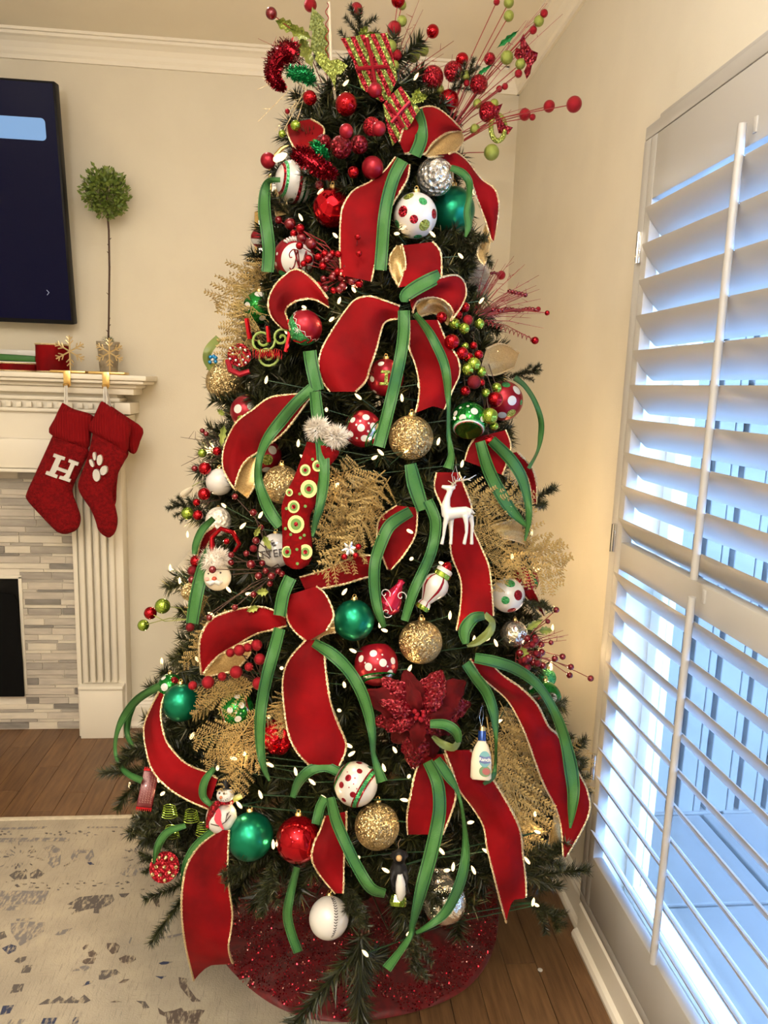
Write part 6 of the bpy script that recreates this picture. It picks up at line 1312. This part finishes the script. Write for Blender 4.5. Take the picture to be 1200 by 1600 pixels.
for L_, mi in (([(0, 470), (50, 475), (110, 480), (108, 500), (60, 505), (0, 500)], 2), ([(100, 650), (150, 635), (168, 640), (150, 655), (158, 665), (135, 672)], 1), ([(10, 712), (60, 690), (92, 700), (85, 725), (45, 745), (28, 730)], 1), ([(78, 785), (100, 765), (150, 755), (145, 775), (110, 795)], 0), ([(130, 808), (180, 803), (165, 845), (115, 850)], 0), ([(75, 912), (133, 908), (120, 950), (55, 962)], 0), ([(15, 1030), (78, 1025), (55, 1070), (0, 1080)], 1), ([(60, 1105), (140, 1102), (120, 1129), (40, 1129)], 2), ([(240, 1098), (315, 1095), (300, 1129), (225, 1129)], 1), ([(405, 1095), (440, 1090), (430, 1129), (395, 1129)], 1), ([(0, 625), (25, 618), (38, 650), (0, 665)], 0), ([(90, 550), (185, 545), (150, 560), (90, 562)], 2),
        ([(370, 470), (440, 430), (530, 420), (620, 415), (632, 445), (600, 475), (560, 490), (545, 520), (515, 518), (520, 490), (470, 500), (390, 530), (420, 495), (375, 495), (400, 475)], 0), ([(655, 412), (715, 408), (690, 432), (668, 430)], 0), ([(825, 402), (842, 430), (878, 440), (880, 485), (860, 480), (845, 450)], 3), ([(300, 640), (330, 615), (400, 600), (370, 628), (330, 640)], 2),
        ([(455, 710), (470, 695), (490, 690), (480, 710), (460, 722)], 3), ([(590, 685), (640, 682), (662, 700), (650, 735), (618, 745), (590, 715)], 3), ([(485, 735), (515, 722), (538, 745), (520, 765), (490, 758)], 3), ([(445, 785), (480, 768), (530, 765), (515, 798), (470, 800)], 3), ([(395, 840), (430, 815), (440, 835)], 2), ([(435, 815), (480, 805), (500, 820), (460, 840)], 2), ([(655, 768), (700, 748), (745, 755), (750, 775), (710, 800), (665, 790)], 3), ([(545, 860), (560, 835), (640, 828), (665, 850), (620, 865), (575, 885), (545, 885)], 0), ([(455, 922), (480, 895), (515, 892), (500, 908)], 1), ([(652, 905), (680, 885), (715, 882), (690, 902)], 3), ([(855, 865), (885, 868), (918, 865), (890, 882)], 1), ([(875, 795), (900, 785), (955, 787), (920, 800), (890, 803)], 1),
        ([(985, 872), (1030, 880), (1040, 930), (1080, 985), (1110, 1005), (1060, 1008), (1020, 960), (990, 920)], 3), ([(870, 1040), (905, 1065), (960, 1055), (1000, 1040), (1020, 1060), (1100, 1050), (1130, 1055), (1100, 1100), (1110, 1129), (920, 1129), (915, 1090), (880, 1075)], 3), ([(605, 1010), (640, 1000), (672, 1008), (640, 1012)], 3), ([(750, 1002), (800, 1005), (825, 1040), (790, 1045), (780, 1020)], 0), ([(210, 1025), (265, 990), (290, 1000), (330, 975), (365, 1000), (395, 975), (430, 1000), (465, 968), (500, 1000), (470, 1015), (300, 1015)], 0), ([(800, 655), (900, 650), (1005, 628), (1000, 640), (940, 655), (850, 662)], 2), ([(710, 680), (722, 650), (728, 655), (715, 690)], 2),
        ([(390, 210), (410, 170), (450, 165), (510, 165), (520, 205), (490, 240), (470, 215), (480, 185), (430, 190), (425, 225), (400, 235)], 2), ([(480, 240), (500, 235), (520, 250), (495, 252)], 1), ([(350, 258), (385, 240), (390, 246), (360, 262)], 0), ([(50, 310), (90, 285), (140, 285), (150, 330), (80, 335)], 0), ([(165, 300), (210, 275), (245, 300), (210, 330), (165, 325)], 0), ([(165, 170), (190, 165), (200, 180), (175, 188)], 0), ([(240, 160), (290, 140), (340, 170), (330, 250), (290, 270), (260, 240), (270, 190)], 2), ([(700, 175), (725, 170), (715, 185)], 0), ([(660, 300), (690, 270), (755, 275), (750, 310), (700, 318)], 2), ([(750, 150), (780, 145), (790, 165), (760, 168)], 2), ([(700, 340), (718, 350), (700, 355), (690, 345)], 0), ([(535, 355), (570, 348), (560, 356)], 0), ([(80, 365), (95, 358), (112, 372), (95, 376)], 0)): motif(o3(L_), mi)
motif(o3([(0, 104), (385, 102), (380, 120), (0, 128)]), 2); motif(o3([(700, 95), (850, 92), (850, 105), (700, 110)]), 2); motif(o3([(0, 48), (260, 40), (250, 52), (0, 60)]), 2); motif(o3([(480, 42), (820, 38), (815, 46), (480, 50)]), 2); motif(o3([(0, 395), (270, 395), (240, 470), (120, 470), (0, 470)]), 2); motif(o3([(60, 575), (150, 565), (250, 570), (240, 620), (110, 700), (60, 620)]), 2)
rr = random.Random(9)
for y0_, y1_ in ((66, 92), (340, 392)):
    for i in range(38):
        x = rr.uniform(0, 900); y = rr.uniform(y0_, y1_); a = rr.uniform(6, 14); b2 = rr.uniform(2, 4.5); th = rr.uniform(-.6, .6); motif(o3([(x+a*math.cos(k*PI/4)*math.cos(th)-b2*math.sin(k*PI/4)*math.sin(th), y+b2*math.sin(k*PI/4)+a*.3*math.cos(k*PI/4)*math.sin(th)) for k in range(8)]), rr.choice((0, 0, 2)))
for i in range(70):   # petals of the two faded border flowers
    cx_, cy_, R_0 = ((110, 215, 110), (770, 215, 90))[i % 2]; th = rr.uniform(0, 2*PI); R1 = R_0*rr.uniform(.35, 1); x, y = cx_+R1*math.cos(th)*1.25, cy_+R1*math.sin(th)*.85; a = rr.uniform(8, 18); b2 = rr.uniform(3, 6)
    motif(o3([(x+a*math.cos(k*PI/4)*math.cos(th)-b2*math.sin(k*PI/4)*math.sin(th), y+(a*math.cos(k*PI/4)*math.sin(th)+b2*math.sin(k*PI/4)*math.cos(th))*.7) for k in range(8)]), rr.choice((0, 2, 2)))
pr.build('printed_pattern', RM, rug, False, kind='stuff')
# small floor things
a = at(795, 1395, 2, .004); t = thing('power_cord', 'black power cord loop on the floor behind the long red tail', 'cord', a)
q = MB(); q.tube([at(745, 1392, 2, .004)-a, at(775, 1396, 2, .004)-a, at(812, 1396, 2, .004)-a, at(825, 1390, 2, .004)-a, at(822, 1372, 2, .004)-a, at(805, 1350, 2, .004)-a], .0035, 8); q.build('cable', M['blackpaint'], t)
a = at(844, 1516, 2, 0); t = thing('white_token', 'tiny white round disc lying on the wooden floor at bottom right', 'disc', a)
q = MB(); q.lathe([(.0001, 0), (.0060, 0), (.0066, .0006), (.0066, .0016), (.0058, .0022), (.0001, .0022)], 20); q.build('disc', M['ornwhite'], t)
# ================================================================ MANTEL THINGS
YM = YS+.045
def onm(px, yy, z=None): return V3((at(px, 580, 1, yy).x, yy, zs if z is None else z))
# stocking holders
def snow(label, px, pxc, pyc, R, pw_):
    a = onm(px, YS+.030); t = thing('stocking_holder', label, 'stocking holder', a, 'gold snowflake stocking holders')
    q = MB(); hw = pw_*a.y*0+at(px+pw_, 580, 1, YS).x-at(px, 580, 1, YS).x
    q.bbox((-hw, -.028, .0004), (hw, .045, .011), .004); q.bbox((-.013, -.036, -.045), (.013, -.032, .010), .001); q.tube([(-.008, -.034, -.045), (-.008, -.045, -.050), (-.008, -.052, -.040)], .003, 6); q.tube([(.008, -.034, -.045), (.008, -.045, -.050), (.008, -.052, -.040)], .003, 6); q.tube([(-.008, -.052, -.040), (.008, -.052, -.040)], .003, 6); q.build('base_plate', M['gold'], t)
    q = MB(); c = at(pxc, pyc, 1, YS+.03)-a; k = (at(pxc+R, pyc, 1, YS+.03)-at(pxc, pyc, 1, YS+.03)).x
    for i in range(6):
        an = PI/2+i*PI/3; d = V3((math.cos(an), 0, math.sin(an))); q.tube([c, c+d*k], .0030, 6)
        for f, l_ in ((.45, .34), (.72, .28)):
            for s_ in (-1, 1): e = V3((math.cos(an+s_*.75), 0, math.sin(an+s_*.75))); q.tube([c+d*k*f, c+d*k*f+e*k*l_], .0024, 5)
    q.tube([c-V3((0, 0, k)), V3((c.x, c.y, .010))], .0034, 6); q.build('snowflake', mat('champagne_metal', (.62, .48, .26), .38, .85), t); return a
h1 = snow('gold snowflake stocking holder on the left, over the letter stocking', 109, 109, 549, 25, 28)
h2 = snow('gold snowflake stocking holder on the right, over the paw stocking', 169, 171, 551, 23, 29)
# stockings
def stocking(name, label, YY, cuff, body, loopx, th=.030, art=None):
    a = at(loopx, 640, 1, YY); t = thing('christmas_stocking', label, 'stocking', a)
    def conv(L_): return [(at(x, y, 1, YY).x-a.x, at(x, y, 1, YY).z-a.z) for x, y in L_]
    def puff(L_, h, m_, nm, sub=4, Y0=0.0):
        o_ = spline(conv(L_)+conv(L_)[:1], sub)[:-1]; n_ = len(o_); zt = max(p[1] for p in o_); zb = min(p[1] for p in o_); rows = []
        # sweep along the spine: rows run across at fixed height
        for i in range(41):
            z = zt-(zt-zb)*(.003+.994*i/40); xs_ = []
            for k in range(n_):
                p, q_ = o_[k], o_[(k+1) % n_]
                if (p[1]-z)*(q_[1]-z) < 0: xs_.append(p[0]+(q_[0]-p[0])*(z-p[1])/(q_[1]-p[1]))
            if len(xs_) < 2: continue
            x0, x1 = min(xs_), max(xs_); w2 = (x1-x0)/2; hh_ = min(h, w2*.8); cx2 = (x0+x1)/2
            rows.append([V3((cx2-w2*math.cos(2*PI*j/28), Y0-hh_*math.sin(2*PI*j/28), z)) for j in range(28)])
        q = MB(); vs = [v for r_ in rows for v in r_]; fs = []
        for i in range(len(rows)-1):
            for j in range(28): fs.append((i*28+j, (i+1)*28+j, (i+1)*28+(j+1) % 28, i*28+(j+1) % 28))
        fs += [tuple(range(28)), tuple((len(rows)-1)*28+j for j in range(28))[::-1]]; q.add(vs, fs); return q.build(nm, m_, t)
    puff(body, th, M['knit'], 'foot'); puff(cuff, th+.008, M['knit_rib'], 'cuff', 3)
    return t, a, conv
o5 = lambda L_: [(x/3.75, y/3.75+480) for x, y in L_]
def loop_(t, a, xa, xb, ytop, ybot, YY, hk):
    q = MB(); top = V3((hk.x, hk.y-.050, zs-.046)); w_ = .006
    for s_, xx in ((-1, xa), (1, xb)): q.tube([top-a+V3((s_*.003, 0, 0)), at(xx, ybot, 1, YY)-a], .0032, 6)
    q.build('hanging_loop', M['ornwhite'], t)
Y1 = YS-.022; Y2 = YS-.045; Y3 = YS+.02
t, a, conv = stocking('s', 'red knit stocking behind the paw stocking, only its right side showing', Y3, o5([(650, 578), (740, 640), (838, 712), (820, 790), (795, 855), (760, 850), (700, 780), (640, 650)]), o5([(700, 800), (755, 855), (700, 950), (684, 1050), (678, 1150), (640, 1180), (600, 1130), (640, 950)]), 165, .016)
loop_(t, a, 168, 173, 590, 634, Y3, h2)
t, a, conv = stocking('s', 'red knit Christmas stocking with a white letter H', Y1, o5([(362, 566), (372, 562), (430, 596), (550, 640), (534, 740), (512, 832), (400, 790), (288, 735), (322, 650)]), o5([(315, 740), (250, 880), (200, 990), (155, 1090), (160, 1130), (235, 1215), (330, 1310), (372, 1328), (420, 1322), (462, 1290), (473, 1230), (452, 1160), (430, 1100), (430, 1050), (480, 940), (515, 820)]), 103, .030)
loop_(t, a, 101, 105, 590, 630, Y1, h1)
q = MB(); Hp = [(335, 852), (398, 872), (393, 892), (378, 890), (366, 935), (418, 950), (430, 905), (414, 900), (420, 880), (478, 905), (472, 922), (455, 918), (422, 1000), (428, 1003), (422, 1018), (362, 1000), (366, 985), (384, 985), (408, 970), (356, 955), (345, 978), (358, 985), (352, 998), (284, 972), (290, 955), (306, 958), (345, 875), (330, 870)]
Hp = [(335, 852), (400, 874), (394, 892), (376, 887), (358, 930), (414, 950), (432, 908), (416, 902), (422, 884), (478, 906), (471, 924), (455, 919), (420, 998), (432, 1002), (425, 1019), (362, 998), (369, 981), (388, 986), (406, 968), (352, 948), (338, 970), (357, 978), (350, 997), (284, 972), (291, 954), (309, 958), (346, 878), (328, 871)]
q.prism(conv(o5(Hp)), -.034, -.026); q.build('letter_patch', M['ornwhite'], t, False)
t, a, conv = stocking('s', 'red knit Christmas stocking with a white paw print', Y2, o5([(590, 553), (610, 556), (680, 610), (766, 690), (756, 770), (738, 850), (640, 790), (520, 720), (552, 640)]), o5([(548, 722), (520, 850), (490, 940), (458, 1030), (470, 1090), (530, 1180), (560, 1250), (580, 1310), (632, 1350), (672, 1325), (690, 1250), (672, 1150), (660, 1100), (690, 980), (738, 840)]), 165, .026)
loop_(t, a, 162, 167, 590, 632, Y2, h2)
q = MB()
for x, y, rx_, rz_, an in ((570, 868, 9, 24, -.12), (554, 908, 10, 24, -.4), (600, 890, 16, 31, .05), (624, 950, 20, 28, .3), (582, 978, 21, 36, -.1)):
    L_ = [(x+rx_*math.cos(k*PI/8)*math.cos(an)+rz_*math.sin(k*PI/8)*math.sin(-an), y+rz_*math.sin(k*PI/8)*math.cos(an)+rx_*math.cos(k*PI/8)*math.sin(an)) for k in range(16)]; q.prism(conv(o5(L_)), -.040, -.018)
q.build('paw_patch', M['ornwhite'], t, False)
# red ribbon spool
a = onm(83, YS+.10); t = thing('ribbon_roll', 'roll of red velvet ribbon standing on the mantel', 'ribbon roll', a); rr_ = at(108, 560, 1, YS+.06).x-at(83, 560, 1, YS+.06).x; hh = at(83, 538, 1, YS+.06).z-zs
q = MB(); q.lathe([(rr_*.35, .001), (rr_, .001), (rr_*1.02, hh*.5), (rr_, hh), (rr_*.35, hh)], 36); q.build('velvet_roll', M['velvet'], t)
q = MB(); q.tube([V3((rr_*math.cos(k*PI/18), rr_*math.sin(k*PI/18), hh)) for k in range(37)], .0035, 6); q.tube([V3((rr_*math.cos(k*PI/18), rr_*math.sin(k*PI/18), .004)) for k in range(37)], .003, 6); q.build('gold_edge', M['gold_cord'], t)
# flat ribbon spool and box
a = onm(28, YS+.09); t = thing('ribbon_spool', 'flat spool of red ribbon with gold edges at the left of the mantel', 'ribbon roll', a); xw = at(54, 570, 1, YS+.05).x-a.x
q = MB(); q.lathe([(.02, .001), (xw, .001), (xw, .004), (xw*.96, .006), (xw*.96, .028), (xw, .030), (xw, .033), (.02, .033)], 36); q.m = [1 if (i//36) in (3,) else 0 for i in range(len(q.f))]; q.build('spool', [M['gold_cord'], M['velvet']], t)
a = onm(22, YS+.10, zs+.0335); t = thing('ribbon_box', 'white box with folded green ribbon on the left of the mantel', 'box', a); xw = at(55, 560, 1, YS+.05).x-a.x
q = MB(); q.bbox((-.16, -.03, 0), (xw, .06, .004), .001); q.bbox((-.16, .055, 0), (xw, .06, .050), .001); q.bbox((xw-.004, -.03, 0), (xw, .06, .045), .001); q.build('box', M['ornwhite'], t)
q = MB(); q.bbox((-.10, -.028, .005), (xw-.008, .045, .030), .008, Matrix.Rotation(.03, 4, 'Y')); q.build('green_ribbon_bundle', M['green_rib'], t)
# topiary
YT = YS+.115; a = onm(170, YT); t = thing('topiary_tree', 'small ball topiary on a thin stem in a grey pot on the mantel', 'plant', a)
r1 = at(187, 560, 1, YT).x-at(170, 560, 1, YT).x; ph = at(170, 534, 1, YT).z-zs
q = MB(); q.lathe([(r1*.72, .001), (r1*.78, .004), (r1*.96, ph*.85), (r1*1.05, ph*.88), (r1*1.05, ph), (r1*.9, ph), (r1*.85, ph*.9), (.0001, ph*.9)], 28); q.build('pot', noisy(mat('grey_stone_pot', (.24, .20, .14), .85), (.36, .31, .23), 40), t)
q = MB(); rr = random.Random(5); q.sphere((0, 0, ph*.88), r1*.7, 14, 8, (1, 1, .45)); fluff(q, (0, 0, ph*.95), r1*.6, 400, .012, 3); q.build('moss', mat('moss_green', (.08, .11, .02), .9), t, False)
c = at(165, 302, 1, YT)-a; q = MB(); q.tube([(0, 0, ph*.8), at(170, 500, 1, YT)-a, at(171, 420, 1, YT)-a, at(170, 360, 1, YT)-a, c], .0042, 6); 
sp_ = spline([tuple(v) for v in (V3((0, 0, ph*.8)), at(170, 500, 1, YT)-a, at(171, 420, 1, YT)-a, at(170, 360, 1, YT)-a)], 6)
for i in range(1, 17): v0 = V3(sp_[i]); q.tube([v0, v0+V3((rr.uniform(-.009, .009), rr.uniform(-.006, .002), .008))], [.003, .001], 4)
q.build('stem', M['stem'], t)
RB = at(197, 302, 1, YT).x-at(165, 302, 1, YT).x; RB *= 1.18; q = MB(); lm = noisy(mat('boxwood_leaf', (.07, .12, .015), .5), (.19, .25, .045), 60)
for i in range(1500):
    d = V3((rr.gauss(0, 1), rr.gauss(0, 1), rr.gauss(0, 1))).normalized(); R1 = RB*rr.uniform(.45, .92)*(1+.28*noise.noise(d*3.2)); p = c+V3((d.x, d.y*.75, d.z*1.02))*R1
    X = (d+V3((rr.uniform(-.8, .8), rr.uniform(-.8, .8), rr.uniform(-.3, .9)))).normalized(); Z = X.orthogonal().normalized(); Z = (Z*math.cos(i)+X.cross(Z)*math.sin(i)); l_ = rr.uniform(.014, .024)
    q.add([p, p+X*l_*.5+Z*l_*.28, p+X*l_, p+X*l_*.5-Z*l_*.28], [(0, 1, 2, 3)])
q.build('leaf_ball', lm, t, False, kind='stuff')
# ================================================================ BEHIND THE TREE
YW = YB-.022; a = at(560, 500, 1, YW); t = thing('wall_mirror', 'gold framed mirror with stepped arched top hanging behind the tree', 'mirror', a)
top = [(401, 500), (401, 332), (412, 328), (421, 322), (423, 262), (428, 246), (440, 233), (452, 226), (470, 205), (500, 180), (560, 165)]
L_ = [(at(x, y, 1, YW).x-a.x, at(x, y, 1, YW).z-a.z) for x, y in top]; L_ = spline(L_[:4], 1)+L_[4:]; full = L_+[(-x, z) for x, z in L_[::-1][1:]]
q = MB(); q.prism(full, -.002, .020); q.build('mirror_glass', mat('mirror', (.62, .62, .60), .12, .9), t, False)
q = MB(); q.tube([V3((x, -.004, z)) for x, z in full+full[:1]], .008, 8); q.build('gold_frame', M['gold'], t)
YC = YB-.36; a = at(300, 888, 1, YC); xl = at(287, 950, 1, YC).x; zt = at(276, 888, 1, YC).z; xt = at(274, 888, 1, YC).x; xr_ = .45
t = thing('console_cabinet', 'white painted cabinet standing against the wall behind the tree', 'cabinet', (xl, YC, 0))
q = MB(); q.bbox((xt-xl, -.012, zt-.016), (xr_-xl, .335, zt), .006); q.bbox((xt-xl+.008, -.006, zt-.026), (xr_-xl-.008, .333, zt-.016), .003); q.build('top', M['mantel'], t)
q = MB(); q.bbox((0, 0, .05), (xr_-xl-.013, .325, zt-.026), .003); q.build('body', M['mantel'], t)
for i in range(2): x0 = .02+i*.30; q = MB(); q.bbox((x0, -.012, .09), (x0+.28, -.001, zt-.06), .004); d_ = q.build('door', M['mantel'], t); q = MB(); q.sphere((x0+(.255 if i == 0 else .025), -.024, zt*.55), .010, 12, 8); q.tube([(x0+(.255 if i == 0 else .025), -.024, zt*.55), (x0+(.255 if i == 0 else .025), -.010, zt*.55)], .004, 6); q.build('knob', M['gold'], d_)
for x in (.02, xr_-xl-.05):
    for y in (.02, .29): q = MB(); q.bbox((x, y, 0), (x+.03, y+.03, .052), .002); q.build('leg', M['mantel'], t)

# ================================================================ LAST SMALL THINGS
F_ = Fig('fur_ornament', 'white fluffy tuft at the right behind the round red bow loop', 'ornament', 750, 436, -.02); k_ = F_.k
q = MB(); fluff(q, (0, 0, 0), 12*k_, 1100, 14*k_, 31, sq=(.8, .8, 1.5)); q.sphere((0, 0, 0), 9*k_, 12, 8, (.8, .8, 1.5)); q.build('fur', M['fur'], F_.t, 'all')
F_ = Fig('bell_flower_ornament', 'small silver flower ornament with red beads beside the middle gold spray', 'ornament', 546, 858, .06); k_ = F_.k; Mb = F_.fm(546, 858)
q = MB()
for i in range(6):
    a = i*PI/3+.2; d = V3((math.cos(a), -.3, math.sin(a))).normalized(); q.tube([V3((0, 0, 0)), d*7*k_, d*13*k_], [2.5*k_, 4*k_, .8*k_], 8, Mx=Mb)
q.build('silver_petals', M['silver'], F_.t)
for x, y in ((556, 868), (538, 870), (560, 854)): inst(BER['s'], F_.t, F_.p(x, y, -.008), 5*k_, None, 'red_bead')
ball('red and white ball half hidden behind the upper left green ribbon tail', 407, 372, 15, 'red_matte', push=-.03, bands=[(-.6, -.1, 'ornwhite')], cap=False)
ball('silver grey ball with a red patch at upper left above the green spotted ball', 412, 447, 15, 'silver', push=-.05, dots=[(.5, .1, .5, 'red_matte')], cap=False)
F_ = Fig('bead_flower', 'tiny blue beaded flower above the left gold ball', 'ornament', 332, 562, -.02); k_ = F_.k; bl = mat('blue_bead', (.02, .20, .42), .2, .3)
for i, (dx, dy) in enumerate(((0, 0), (5, 3), (-4, 4), (2, -5), (-3, -4), (5, -3))):
    q = MB(); q.sphere(F_.p(332+dx, 562+dy, -.001*i), 3.2*k_, 10, 6); q.build('bead', bl if i else M['ornwhite'], F_.t)
q = MB(); q.tube([F_.p(334, 562), F_.p(345, 575), F_.p(360, 580)], .0013, 4); q.build('stem', M['holly'], F_.t)
red_ribbon('gold lined ribbon fold under the striped white ball', [('g', [(424, 300), (428, 318), (432, 338)], [(432, 295), (446, 312), (452, 334)], .01, 0)])
